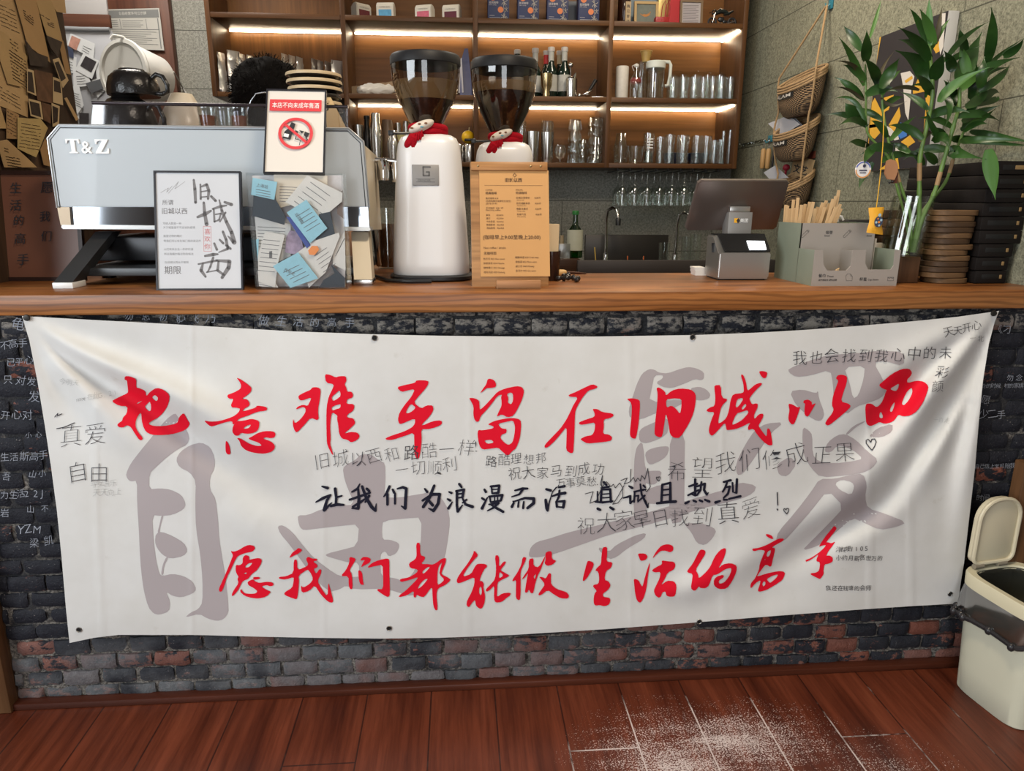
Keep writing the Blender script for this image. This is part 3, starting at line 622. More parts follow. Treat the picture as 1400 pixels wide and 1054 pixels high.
R(G_, [[(155,120),(185,118),(185,210),(220,220),(220,240),(190,275),(240,275),(270,280),(300,270),(345,235),(375,230),(375,260),(350,320),(340,350),(400,380),(410,395),(370,430),(315,455),(305,500),(315,610),(300,618),(283,590),(275,500),(275,450),(260,455),(215,520),(185,515),(160,500),(150,525),(135,515),(140,470),(90,505),(30,520),(28,508),(80,470),(120,430),(160,390),(170,370),(100,395),(40,408),(35,385),(100,375),(160,340),(170,315),(110,305),(100,270),(150,240),(160,210)],
  [(200,330),(235,300),(260,295),(230,330),(205,350)],[(312,350),(320,295),(348,256),(335,300),(325,350),(365,390),(340,415),(312,432)],[(165,460),(185,420),(215,390),(245,380),(215,420),(190,445)]],
 [[(580,172),(615,210),(580,245),(530,310),(495,370),(560,350),(590,290),(610,272),(670,275),(680,295),(660,310),(640,345),(620,400),(640,400),(655,420),(650,450),(665,510),(660,560),(640,605),(615,600),(595,580),(590,535),(560,570),(545,595),(525,580),(530,545),(565,480),(585,420),(585,370),(530,395),(470,418),(455,410),(455,385),(490,330),(540,265),(575,205)],[(620,450),(635,440),(640,480),(632,510),(620,490)]],
 [[(735,215),(755,208),(768,230),(765,300),(800,255),(820,258),(800,290),(775,320),(800,335),(845,360),(820,375),(780,395),(755,410),(752,470),(750,520),(790,490),(850,485),(850,505),(820,525),(785,555),(740,560),(728,530),(732,430),(700,465),(675,480),(665,465),(700,430),(738,385),(745,300)],[(768,330),(800,358),(765,385)]],
 [[(940,222),(968,228),(955,265),(925,325),(925,400),(925,500),(918,545),(890,530),(890,460),(892,390),(865,405),(865,390),(900,340),(930,280)]],
 [[(985,240),(1020,230),(1020,290),(1060,300),(1105,215),(1108,222),(1070,325),(1050,360),(1030,430),(1018,490),(1000,490),(985,460),(975,485),(955,485),(960,450),(970,390),(980,340),(960,370),(930,395),(950,360),(985,310)],[(1020,365),(1040,345),(1028,390)]],
 [[(1105,195),(1130,180),(1155,182),(1155,240),(1190,250),(1160,280),(1120,290),(1100,270),(1110,240)]],
 [[(1130,342),(1150,345),(1148,385),(1150,425),(1190,460),(1260,480),(1282,505),(1275,530),(1220,528),(1170,500),(1125,465),(1070,508),(1052,500),(1080,460),(1105,425),(1075,385),(1060,370),(1085,370),(1110,385)]])
R(H_, [[(130,355),(175,375),(160,420),(120,490),(92,512),(90,490),(105,430),(118,380)]],
 [[(235,260),(270,255),(270,310),(265,365),(310,370),(300,410),(260,435),(250,500),(280,510),(297,540),(275,575),(238,600),(240,625),(285,630),(295,650),(285,680),(250,695),(215,685),(180,690),(168,660),(175,600),(195,580),(165,550),(170,535),(205,530),(212,490),(205,440),(180,430),(200,405),(225,385),(228,320)]],
 [[(495,305),(550,305),(570,330),(550,355),(515,360),(505,335)]],
 [[(465,490),(500,500),(520,540),(530,550),(545,490),(565,420),(582,372),(585,385),(570,470),(560,560),(540,630),(515,670),(490,655),(475,600),(470,540)]],
 [[(600,345),(630,290),(670,245),(720,235),(755,250),(758,280),(735,298),(700,285),(665,285),(635,310)]],
 [[(670,355),(710,362),(760,365),(775,390),(760,425),(715,445),(690,500),(665,540),(710,505),(760,508),(782,540),(772,620),(730,625),(705,615),(700,585),(675,590),(668,620),(650,632),(625,615),(612,580),(630,540),(655,490),(665,440),(620,445),(595,430),(640,400),(675,385)]],
 [[(955,275),(990,280),(995,305),(960,360),(920,425),(940,460),(945,490),(1000,440),(1030,400),(1060,330),(1100,280),(1140,262),(1145,290),(1125,350),(1085,420),(1120,385),(1180,375),(1225,395),(1222,440),(1190,510),(1150,565),(1090,568),(1055,540),(1055,500),(1075,475),(1125,460),(1130,480),(1090,505),(1095,530),(1130,520),(1165,480),(1185,430),(1180,410),(1140,420),(1080,460),(1045,465),(1020,540),(995,562),(955,560),(945,545),(925,575),(905,580),(885,560),(895,500),(900,455),(860,445),(860,430),(900,380),(935,310)]])
R(I_, [[(325,212),(355,212),(390,228),(402,260),(375,255),(340,235)]],
 [[(195,350),(260,345),(350,310),(420,270),(460,252),(505,255),(490,280),(430,310),(385,340),(420,345),(410,400),(395,460),(380,530),(330,500),(295,540),(260,590),(240,620),(330,590),(440,565),(500,568),(515,590),(490,650),(430,690),(340,745),(265,765),(252,750),(270,700),(280,650),(230,680),(185,735),(180,700),(195,670),(230,630),(265,550),(270,500),(300,420),(325,370),(270,360),(210,378)],
  [(335,420),(345,380),(380,360),(370,410),(350,430)],[(315,460),(325,445),(325,460)],[(295,690),(305,665),(325,665),(325,695),(305,715)],[(340,640),(390,610),(450,595),(430,630),(390,665),(370,680),(345,655)]],
 [[(835,335),(860,290),(910,220),(960,160),(985,130),(1010,155),(990,185),(930,260),(905,290),(930,290),(955,300),(995,280),(970,320),(930,370),(905,420),(940,415),(970,435),(970,475),(930,495),(890,500),(880,560),(885,590),(850,642),(830,635),(780,610),(755,595),(765,585),(810,580),(840,560),(850,480),(810,470),(820,435),(835,400),(770,450),(715,478),(708,460),(760,440),(830,395),(890,340),(905,315),(870,320)]])
GREY = []
def Gp(ox, oy, s, *polys):
    for p in polys: GREY.append(T(ox, oy, s, p if isinstance(p[0], list) else [p]))
Gp(160, 540, 180/593,
 [(40,355),(60,310),(110,245),(160,185),(220,110),(262,80),(275,100),(300,130),(328,190),(315,225),(280,240),(230,275),(180,320),(145,355),(145,425),(190,420),(240,425),(290,450),(310,490),(300,515),(250,540),(200,545),(158,540),(165,660),(175,740),(190,805),(205,815),(250,805),(300,815),(340,840),(358,875),(340,895),(290,912),(250,905),(220,885),(240,930),(235,975),(190,990),(165,985),(140,955),(120,880),(108,790),(102,700),(98,600),(90,480),(90,385),(60,390),(45,375)],
 [(170,660),(175,625),(200,615),(250,635),(300,665),(320,700),(300,725),(240,738),(205,720),(180,690)],
 [(181,622),(193,575),(200,543),(210,543),(195,590),(192,624)], [(198,808),(205,765),(222,728),(232,732),(212,770),(208,812)],
 [(265,290),(285,255),(330,225),(380,213),(420,235),(440,280),(440,330),(418,370),(418,425),(445,470),(455,560),(460,650),(475,740),(490,830),(500,930),(502,980),(480,1010),(450,1018),(410,1008),(370,985),(305,1003),(330,980),(365,965),(385,935),(385,830),(375,720),(355,600),(352,480),(355,390),(330,350),(280,325)])
Gp(360, 600, 280/1341,
 [(520,190),(550,165),(600,140),(640,100),(700,100),(760,140),(797,160),(800,250),(792,383),(880,385),(1035,360),(1110,345),(1170,390),(1210,460),(1222,540),(1210,650),(1190,770),(1160,830),(1060,840),(1020,900),(1000,960),(1010,1000),(970,1030),(900,1010),(800,980),(600,985),(540,960),(500,985),(440,1000),(380,960),(300,870),(230,770),(170,690),(110,620),(92,570),(130,565),(190,610),(260,700),(330,780),(420,850),(500,900),(600,905),(630,900),(625,810),(560,810),(470,785),(405,765),(420,750),(520,725),(615,700),(628,558),(500,570),(350,588),(265,598),(240,580),(228,540),(225,500),(290,500),(380,460),(480,440),(600,430),(555,330),(530,260)],)
GREY[-1].append([(360+x*280/1341, 600+y*280/1341) for x, y in [(785,535),(940,520),(1036,514),(1030,700),(1000,850),(930,940),(860,910),(770,903),(765,790),(770,748),(800,735),(820,772),(870,750),(890,710),(885,680),(830,660),(780,660),(775,590)]])
Gp(850, 490, S1,
 [(50,380),(75,300),(110,190),(150,110),(200,78),(240,82),(275,105),(340,110),(420,80),(490,62),(550,72),(605,100),(605,150),(580,162),(540,150),(460,185),(370,218),(300,210),(250,178),(305,145),(300,120),(240,125),(225,200),(200,325),(440,300),(440,345),(255,400),(140,450),(60,440)],
 [(500,220),(570,207),(620,225),(655,265),(640,295),(590,310),(520,300)],
 [(125,545),(150,510),(240,470),(340,430),(345,540),(300,580),(230,610),(170,625),(130,610)],
 [(170,700),(200,670),(270,650),(340,645),(350,665),(330,720),(280,755),(210,785),(185,760)],
 [(355,560),(465,530),(462,900),(458,1200),(350,1220),(352,900)],
 [(90,808),(95,720),(110,650),(150,610),(165,700),(168,780),(185,830),(175,920),(185,1010),(180,1100),(195,1210),(100,1230),(85,1050)])
Gp(720, 480, 240/843,
 [(562,580),(600,574),(650,575),(640,610),(618,640),(590,640),(565,630)], [(570,670),(640,640),(690,650),(690,720),(620,735),(570,730)],
 [(10,975),(20,940),(50,915),(110,900),(200,870),(330,840),(480,800),(600,770),(700,740),(780,715),(850,695),(850,750),(700,800),(560,840),(400,880),(260,930),(130,975),(60,990),(15,990)],
 [(395,965),(430,930),(520,885),(575,872),(565,900),(480,950),(430,990),(395,1000),(345,955),(350,940)])
Gp(780, 700, S1, [(835,85),(900,80),(1000,90),(1075,130),(1050,190),(990,245),(930,230),(890,150)])
Gp(880, 580, 340/1400, [(150,465),(380,390),(450,370),(540,325),(635,345),(620,385),(550,420),(300,480),(140,540)])
Gp(1060, 470, S1,
 [(95,185),(230,130),(400,80),(600,70),(760,50),(950,60),(945,165),(800,125),(725,140),(790,258),(820,340),(780,400),(670,440),(600,460),(515,525),(480,440),(430,420),(425,300),(405,190),(250,235),(150,245),(100,210)],
 [(105,350),(200,335),(300,365),(315,345),(320,400),(362,510),(345,560),(310,570),(240,530),(150,450)])
GREY[-2].append([(1060+x*S1, 470+y*S1) for x, y in [(505,172),(660,160),(650,260),(612,380),(572,405),(545,280)]])
s3 = 400/1240
Gp(980, 440, s3,
 [(80,600),(120,520),(160,460),(210,430),(285,425),(230,470),(190,530),(150,590),(110,645),(85,650)],
 [(365,445),(390,460),(405,480),(405,560),(430,592),(500,600),(580,590),(620,580),(580,545),(540,527),(510,525),(480,555),(455,550),(470,510),(510,480),(545,475),(590,500),(640,550),(685,585),(660,620),(620,640),(560,650),(440,660),(400,620),(370,570),(362,500)],
 [(640,490),(680,450),(745,430),(745,465),(700,490)], [(545,475),(580,440),(625,420),(628,424),(590,445),(553,480)],
 [(260,600),(310,570),(340,600),(300,655),(265,650),(255,620)],
 [(435,665),(500,665),(560,650),(620,642),(637,690),(628,745),(640,790),(720,815),(805,850),(760,870),(690,882),(620,850),(575,830),(490,905),(430,950),(360,970),(400,930),(480,850),(540,785),(470,712),(400,800),(330,880),(285,930),(250,930),(260,890),(330,810),(400,720)])
GREY[-1].append([(980+x*s3, 440+y*s3) for x, y in [(500,685),(530,668),(575,680),(583,700),(570,735),(520,712)]])
red_polys = [t for g in RED for t in poly2d([chaikin(l) for l in g])]
grey_polys = [t for g in GREY for t in poly2d([chaikin(l) for l in g])]
drape('grey_lettering', grey_polys, GREYINK, ban, 0.0005)
drape('red_lettering', red_polys, REDINK, ban, 0.0016)
BLK = []
def K(o, *strokes):
    for st in strokes: BLK.extend([[(o[0]+x*o[2], o[1]+y*o[2]) for x, y in p] for p in stroke2d(st, 1.42)])
P_ = (420, 590, 300/1400); Q_ = (680, 590, 240/1400); N_ = (880, 580, 340/1400)
K(P_, [(95,350,8),(130,360,14)], [(55,450,6),(100,425,14),(148,405,10),(125,440,12),(108,500,16),(155,455,6)], [(178,365,14),(185,420,12),(183,465,12)], [(185,420,10),(220,410,8)], [(150,475,12),(190,465,14),(232,468,10)],
 [(335,335,6),(320,365,12),(285,385,8)], [(270,435,10),(330,415,12),(400,390,10)],[(325,365,10),(330,430,14),(325,490,14),(285,490,6)],[(290,480,10),(340,450,12),(375,425,8)],[(350,350,12),(375,420,14),(410,480,16),(435,505,12),(440,460,4)],[(395,410,12),(370,450,8)],[(380,365,12),(395,380,12)],
 [(525,350,12),(505,395,12),(488,415,6)],[(512,400,12),(512,465,12)],[(545,370,10),(555,390,12)],[(560,395,10),(560,460,10)],[(575,365,8),(610,355,12),(632,365,14),(628,430,14),(625,490,14),(600,475,5)],
 [(750,365,8),(765,385,12)],[(810,345,12),(780,420,14),(740,480,14)],[(735,440,10),(800,400,14),(845,400,14),(835,460,14),(805,505,14),(775,490,6)],[(775,440,12),(800,470,14)],
 [(905,385,8),(920,392,12)],[(895,430,8),(912,440,12)],[(900,490,12),(925,450,6)],[(970,335,12),(985,355,10)],[(950,380,10),(1000,370,12),(990,420,12)],[(955,400,8),(990,395,8)],[(955,425,8),(990,418,8)],[(955,380,12),(955,470,12),(960,510,12),(990,470,6)],[(990,425,8),(1010,465,12),(1055,480,14)],[(1015,435,10),(990,455,6)],
 [(1130,370,10),(1140,385,12)],[(1115,425,10),(1130,435,10)],[(1115,490,14),(1150,420,6)],[(1170,350,10),(1225,345,12),(1220,390,12),(1180,395,8),(1175,350,8)],[(1175,370,6),(1220,368,6)],[(1160,415,10),(1245,405,12),(1235,440,10),(1170,450,8),(1165,415,8)],[(1195,415,6),(1195,440,6)],[(1215,410,6),(1215,440,6)],[(1160,465,8),(1220,455,12),(1190,485,10),(1150,505,6)],[(1170,465,8),(1210,490,12),(1250,512,12)])
K(Q_, [(140,470,10),(200,455,16),(240,455,12)],[(200,465,14),(175,500,12),(115,520,8)],[(115,600,16),(130,570,12),(125,555,8)],[(125,560,8),(220,530,14),(290,535,18),(290,570,18),(240,610,16)],[(170,560,10),(165,600,12)],[(210,560,10),(205,610,14)],
 [(390,460,14),(425,470,16)],[(385,545,16),(395,610,20),(400,630,14),(415,560,8),(440,480,6),(470,445,8)],[(490,445,12),(535,435,16)],[(440,515,10),(480,500,14),(540,490,18)],[(495,470,12),(490,520,14),(470,560,10)],[(470,560,14),(475,600,14)],[(470,560,10),(535,555,16),(525,605,16)],[(475,600,10),(525,605,10)],
 [(850,405,16),(870,425,14)],[(830,450,12),(890,440,12)],[(830,470,14),(825,560,14)],[(830,465,8),(900,460,14),(905,560,14)],[(830,500,8),(900,495,8)],[(830,530,8),(900,525,8)],[(780,560,10),(840,565,14),(920,555,10)],[(800,615,16),(820,625,14)],[(900,605,14),(925,620,16)],[(798,478,8),(800,558,12)],
 [(1050,435,10),(1075,450,16)],[(1005,530,8),(1060,515,14),(1060,570,14),(1090,545,6)],[(1090,480,10),(1160,465,12),(1185,460,8)],[(1095,485,10),(1090,560,12)],[(1095,515,8),(1125,510,10),(1120,550,10)],[(1140,420,10),(1150,500,12),(1180,560,14),(1200,605,10),(1205,570,4)],[(1175,510,12),(1120,560,8)],[(1165,430,12),(1180,445,10)])
K(N_, [(105,340,10),(100,435,10)],[(105,340,8),(150,330,10),(150,430,12)],[(105,370,7),(150,365,7)],[(105,400,7),(150,395,7)],[(75,445,10),(130,438,12),(180,435,12)],
 [(255,350,8),(300,335,10)],[(290,310,10),(290,400,10),(270,395,5)],[(250,400,8),(310,370,8)],[(300,350,8),(345,335,10),(340,370,10),(355,395,10),(365,385,4)],[(325,325,8),(320,370,9),(300,400,7)],[(235,445,10),(255,435,8)],[(280,430,9),(295,436,9)],[(315,428,9),(330,435,9)],[(345,425,9),(370,435,10)],
 [(450,325,8),(490,315,10)],[(470,325,8),(460,355,9),(445,380,7)],[(465,355,7),(485,350,9),(475,390,9),(450,415,7)],[(500,330,8),(503,380,8)],[(525,310,10),(522,385,10),(510,385,5)],[(405,440,12),(430,432,8)],[(450,425,8),(470,425,8)],[(480,420,8),(545,405,10)])
drape('black_lettering', BLK, M('black_banner_print', (0.012, 0.012, 0.025), 0.7, spec=0.2), ban, 0.0020)
rh = random.Random(11)
def hand(text, x0, y0, x1, y1, size, thin=-0.021, wob=1.6):
    out = []; n = len(text)
    for i, ch in enumerate(text):
        t_ = i/max(1, n-1); x, y = x0+(x1-x0)*t_, y0+(y1-y0)*t_
        a = math.atan2(y1-y0, x1-x0)+rh.uniform(-.10, .10)*wob; s = size*rh.uniform(.9, 1.08); sh = rh.uniform(-.05, .18)
        for tri in text2d(ch, s, thin):
            out.append([(x+(px+sh*py)*math.cos(a)+py*math.sin(a), y+(px+sh*py)*math.sin(a)-py*math.cos(a)) for px, py in tri])
    return out
HW = []
HW += hand('真爱', 80, 610, 114, 607, 33); HW += hand('自由', 92, 660, 121, 657, 31)
HW += hand('旧城以西和路酷一样!', 430, 642, 648, 618, 23); HW += hand('一切顺利', 540, 651, 605, 645, 21)
HW += hand('路酷理想邦', 663, 636, 732, 633, 17, -.015); HW += hand('祝大家马到成功', 695, 656, 808, 648, 19, -.015); HW += hand('万事莫愁.', 760, 667, 815, 663, 15, -.014)
HW += hand('希望我们修成正果', 911, 655, 1141, 630, 31, -.022); HW += hand('祝大家早日找到', 788, 729, 943, 717, 29, -.022); HW += hand('真爱', 980, 715, 1014, 710, 33, -.022)
HW += hand('我也会找到我心中的未', 1083, 497, 1283, 489, 20, -.014); HW += hand('彩', 1277, 514, 1278, 514, 18, -.014); HW += hand('颜', 1273, 535, 1274, 535, 17, -.014)
HW += hand('天天开心', 1291, 461, 1328, 452, 15, -.014); HW += hand('一北', 1326, 466, 1336, 466, 10); HW += hand('洋桂埂1105', 1142, 754, 1182, 753, 8.5, -.004); HW += hand('小约月薪贪世万的', 1143, 766, 1199, 766, 8.2, -.002); HW += hand('我还在钱塘的会师', 1129, 807, 1183, 807, 8.0, -.002)
def line(o, *pts, w=1.3): 
    return stroke2d([(o[0]+x*o[2], o[1]+y*o[2], w) for x, y in pts])
def heart(x, y, s, w=1.2):
    pts = [(0,-.35),(.2,-.75),(.6,-.8),(.75,-.4),(.45,.2),(0,.75),(-.35,.3),(-.65,-.2),(-.6,-.6),(-.3,-.75),(0,-.35)]
    return stroke2d([(x+a*s+b_*s*.15, y+b_*s, w) for a, b_ in pts])
HW += heart(1191, 608, 10); HW += heart(1075, 699, 5); HW += heart(900, 655, 4, 1.0)
HW += line(N_, (752,385), (755,455), w=1.6)+line(N_, (752,478), (754,482), w=2)
HW += line(Q_, (700,497),(765,480),(750,520),(738,572),(790,550),(830,450),(838,350),(820,420),(835,440),(870,400),(905,440),(925,420),(940,450),(975,410),(1000,450),(1000,520),(960,570),(920,580),(960,520),(1010,430), w=1.0)
HW += line(Q_, (985,390),(1035,370),(1010,420),(1060,400),(1065,300),(1060,400),(1085,365),(1100,400),(1120,370),(1140,395),(1150,350),(1175,380),(1190,330),(1200,295),(1210,380),(1220,440),(1190,480),(1180,470), w=1.0)
HW += line((0, 420, 300/930), (232,465),(245,450),(243,460),(262,452), w=1.2)+line((0,420,300/930), (240,515),(265,510),(280,505),(315,490), w=1.2)
drape('handwriting', HW, PEN, ban, 0.0024)
FH = hand('今明天', 80, 524, 98, 526, 9)+hand('mx在此', 104, 550, 126, 545, 10)+hand('G.21', 134, 545, 156, 540, 9)+hand('平安喜乐', 123, 667, 150, 664, 11)+hand('天天向上', 126, 678, 156, 676, 11)+hand('一直走', 1275, 576, 1290, 577, 8)
drape('faded_handwriting', FH, PENGREY, ban, 0.0022)
# grommets and the two pins that carry the cloth
for i, (x, y) in enumerate([(512,462),(947,461),(108,861),(532,859),(956,850),(1299,812)]):
    p, pe = surf([(x, y), (x+3.2, y)], 0.0012); p = Vector(p); r = 0.0052
    g = B(); t_ = bmesh.new(); bmesh.ops.create_circle(t_, segments=16, radius=r, cap_ends=True); g.add(t_, Matrix.Translation(p) @ Matrix.Rotation(math.pi/2, 4, 'X'))
    rg = B(); rg.tube([p+Vector((math.cos(a)*(r+.001), -.0004, math.sin(a)*(r+.001))) for a in [k_*math.pi/8 for k_ in range(16)]], .0011, 6, closed=True)
    obj('grommet', rg, M('grommet_metal', (0.30, 0.29, 0.27), 0.35, 1.0), ban)
    obj('grommet_hole', g, M('hole_dark', (0.006, 0.006, 0.006), 0.9), ban)
for i, (x, y, lb) in enumerate([(38, 434, 'dark pin holding the upper left corner of the banner'), (1357, 428, 'dark pin holding the upper right corner of the banner')]):
    p = Vector(surf([(x, y)], 0)[0]); g = B()
    g.lathe([(0, -.004), (.0065, -.003), (.0075, 0), (.006, .003), (.002, .004), (.002, .042)], 16, Matrix.Translation(p+Vector((0, -.004, 0))) @ Matrix.Rotation(-math.pi/2, 4, 'X'))
    o = obj('wall_pin', g, M('dark_pin', (0.03, 0.028, 0.025), 0.4, 0.6)); tag(o, lb, 'pin', 'pins of the banner', p)
# chalk writing on the bricks
CH = []
def chalk(text, x0, y0, x1, y1, size, thin=-.012):
    for t_ in hand(text, x0, y0, x1, y1, size, thin, 1.5): CH.append([PY(x, y, -0.0085) for x, y in t_])
for a in [('龟',14,449,15,449,18),('不高手',0,478,24,474,14),('已平心',8,500,32,498,13),('只对发',4,524,36,526,14),('发',38,548,39,548,16),('开心对',0,572,30,573,15),('小心',34,598,48,598,10),('生活斯高手',0,630,52,628,13.5),('吾',2,655,3,655,13),('山小',38,652,52,651,12),('力生活22J',0,681,56,679,13),('山不',36,700,56,700,12),('岩',0,706,1,706,13),('.YZM',12,730,44,729,16),('梁凯',40,748,60,746,14),
          ('勿忘初心',170,437,240,438,13),('飞飞乃',232,441,280,441,15),('做生活的高手',352,443,470,446,15),('你的时候.村的家棋',1342,530,1392,530,7),('愿',1340,550,1341,550,13),('少二手',1338,572,1362,572,14),('自己信上宝可陪我的忙',1332,640,1394,640,7.5),('时间-',1334,684,1352,684,9),('《刁',1358,455,1370,455,14),('勿念',1376,520,1388,520,10)]:
    chalk(*a)
b_ = B()
for p in CH:
    try: b_.face(p)
    except ValueError: pass
NO_RECALC.add('chalk_writing'); obj('chalk_writing', b_, M('chalk', (0.30, 0.32, 0.37), 0.9), brick, smooth=False)
# ------------------------------------------------------------------ things on the counter
def poly_px(pts, Y): return [PY(x, y, Y) for x, y in pts]
def slab(b, pts3, d):
    """closed plate: outline of 3-D points, thickness vector d"""
    d = Vector(d); t = bmesh.new(); a = [t.verts.new(p) for p in pts3]; c = [t.verts.new(Vector(p)+d) for p in pts3]
    t.faces.new(a); t.faces.new(c[::-1])
    for i in range(len(a)): t.faces.new((a[i-1], a[i], c[i], c[i-1]))
    bmesh.ops.recalc_face_normals(t, faces=t.faces[:]); b.add(t); return b
def mesh_flat(name, polys3, mat, parent):
    b = B()
    for p in polys3:
        try: b.face(p)
        except ValueError: pass
    NO_RECALC.add(name); return obj(name, b, mat, parent, smooth=False)
# --- espresso machine
PANELC = M('pale_grey_enamel', (0.43, 0.47, 0.50), 0.38, coat=0.2)
CREAM = M('cream_enamel', (0.72, 0.64, 0.50), 0.35)
DGREY = M('dark_grey_metal', (0.045, 0.047, 0.05), 0.4, 0.3)
MIRROR = M('mirror_steel', (0.42, 0.45, 0.50), 0.06, 1.0)
em = thing('espresso_machine', 'large pale grey espresso machine with white letters on its back panel', 'coffee machine', PZ(285, 392, CT)+Vector((0, .28, 0)))
Yp = 0.20
out = [(65,189),(80,170.5),(477,175.5),(497,193),(504.5,283),(77.5,283)]
b = B(); slab(b, poly_px(out, Yp), (0, .022, 0)); bmesh.ops.bevel(b.bm, geom=b.bm.edges[:], offset=.002, segments=2, affect='EDGES'); obj('back_panel', b, PANELC, em)
inn = [(69,190.5),(82,174.5),(475.5,179),(492.5,195),(500,283)]
b = B(); b.tube([PY(x, y, Yp-.0005) for x, y in [(82,283)]+inn], .0011, 6); obj('panel_groove', b, DGREY, em)
b = B(); b.tube([PY(x, y, Yp-.001) for x, y in [(78,284)]+out[:4]+[(505,284)]], .0021, 6); obj('panel_edge', b, M('light_steel_edge', (0.62, 0.64, 0.65), 0.3, 0.7), em)
b = B(); slab(b, poly_px([(81,283),(503,283),(505,311),(85,308)], Yp+.012), (0, .015, 0)); obj('mirror_strip', b, MIRROR, em)
b = B(); slab(b, poly_px([(78,283),(95,283),(97,308),(83,308)], Yp+.004), (0, .012, 0)); obj('wood_reflection', b, M('reflected_wood_tone', (0.22, 0.17, 0.12), 0.3, 0.8), em)  # reflection of wood in the mirror strip, laid on as a brownish slab
b = B(); slab(b, poly_px([(83,307.5),(506,310.5),(506.5,316),(84,313)], Yp-.004), (0, .06, 0)); bmesh.ops.bevel(b.bm, geom=b.bm.edges[:], offset=.002, segments=2, affect='EDGES'); obj('lower_rail', b, M('pale_rail', (0.62, 0.63, 0.62), 0.3, 0.3), em)
pr = [PY(x, y, Yp+.02) for x, y in ((118,190),(124,176),(475,178.5),(494.5,195),(503,314),(126,312))]
b = B(); slab(b, pr, (0, .34, -.012)); obj('body', b, CREAM, em)
b = B(); b.box(PY(130, 330, .26)+Vector((0, 0, -.05)), PY(470, 318, .53), bev=.004); obj('under_body', b, M('black_steel', (0.02, 0.02, 0.022), 0.35, 0.5), em)
b = B(); b.box((PY(140, 380, .3).x, .16, CT+.022), (PY(505, 380, .3).x, .56, CT+.042), bev=.003); obj('drip_tray', b, DGREY, em)
for px_ in (150, 300, 460):
    b = B(); b.lathe([(.018, 0), (.02, .022)], 16, None, (PY(px_, 380, .35).x, .35, CT)); obj('tray_foot', b, BLACK, em)
def leg(px_t, px_b, w, mat1, capmat, yt, yb):
    a, c = PY(px_t, 317, yt), PZ(px_b, 391.5, CT)
    c = Vector((c.x, yb, CT)); hw = w/2
    b = B(); top = [a+Vector((-hw, 0, 0)), a+Vector((hw, 0, 0)), a+Vector((hw, .05, 0)), a+Vector((-hw, .05, 0))]
    c1 = c+Vector((0, 0, .014)); bot = [c1+Vector((-hw, 0, 0)), c1+Vector((hw, 0, 0)), c1+Vector((hw, .06, 0)), c1+Vector((-hw, .06, 0))]
    t = bmesh.new(); v1 = [t.verts.new(p) for p in top]; v2 = [t.verts.new(p) for p in bot]
    t.faces.new(v1); t.faces.new(v2)
    for i in range(4): t.faces.new((v1[i-1], v1[i], v2[i], v2[i-1]))
    b.add(t); lo = obj('leg', b, mat1, em)
    b = B(); b.box(c+Vector((-hw-.002, -.002, 0)), c+Vector((hw+.002, .062, .0145)), bev=.002); obj('foot_cap', b, capmat, lo)
leg(142, 101, .043, DGREY, M('white_cap', (0.78, 0.79, 0.78), 0.35), .235, .085)
leg(492, 495, .045, CREAM, STEEL, .235, .13)
leg(425, 445, .043, DGREY, STEEL, .235, .13)
# raised lettering T & Z (serif)
o3, ex = PY(92.5, 209.5, Yp), PY(151, 210.2, Yp); um = (ex-o3).length/58.0
Mx = frame(o3, ex-o3, (0, 0, 1))
Tl = [[(0,19),(18,19),(18.6,13),(17,13),(15.5,17),(12,17.3),(12,2.2),(15,1.2),(15,0),(3.6,0),(3.6,1.2),(6.6,2.2),(6.6,17.3),(3.1,17),(1.6,13),(0,13)]]
Zl = [[(39.6,19),(57,19),(57,17.6),(46.6,1.9),(51.5,1.9),(54.5,3),(56,7),(57.6,7),(56.8,0),(39,0),(39,1.5),(49.4,17.2),(45.5,17.1),(42.4,16),(41.2,12.6),(39.6,12.6)]]
amp = text2d('&', 23, 0.012)
b = B()
for pol in poly2d(Tl)+poly2d(Zl)+at2(amp, 19.6, 0.4): 
    t = bmesh.new(); vs = [t.verts.new(Mx @ Vector((x*um, -.0035, y*um))) for x, y in pol]
    try:
        f_ = t.faces.new(vs); r_ = bmesh.ops.extrude_face_region(t, geom=[f_])
        for e_ in r_['geom']:
            if isinstance(e_, bmesh.types.BMVert): e_.co.y += .004
    except ValueError: pass
    b.add(t)
obj('lettering', b, M('white_letters', (0.88, 0.88, 0.87), 0.4), em, smooth=False)
# cup guard on top: dark bar over a smoky clear panel
b = B(); b.tube([PY(126, 140.5, .235), PY(260, 143, .235), PY(476, 146, .235)], .0042, 10); gb = obj('guard_bar', b, M('guard_bar_metal', (0.06, 0.05, 0.055), 0.25, 0.8), em)
b = B(); slab(b, poly_px([(127,142),(475,147),(476,177),(124,172)], .235), (0, .004, 0)); obj('guard_panel', b, glass('smoky_acrylic', (0.80, 0.80, 0.83), 0.3, 0.03, 0.10), em)
b = B(); b.tube([PY(338, 152, .40), PY(343, 138, .40), PY(350, 128, .40), PY(362, 126, .40), PY(372, 128, .40), PY(374, 152, .40)], .0016, 6); obj('cup_rail', b, M('rail_wire', (0.45, 0.46, 0.5), 0.25, 1.0), em)
b = B(); x0 = PX(517, 218, -.24)
b.tube([PY(511, 219, .50), PY(524, 219, .50), PY(546, 221, .50)], .0075, 10); b.lathe([(.017, -.03), (.019, -.02), (.019, .02), (.014, .028)], 16, Matrix.Translation(PY(524, 232, .50))); b.lathe([(.011, -.035), (.012, 0), (.012, .02)], 16, Matrix.Translation(PY(541, 232, .50)))
obj('brew_group', b, CHROME, em)
b = B(); b.tube([PY(512, 314, .40), PY(514, 330, .40), PY(516, 352, .42), PY(518, 362, .44)], .008, 8); obj('steam_wand', b, STEEL, em)

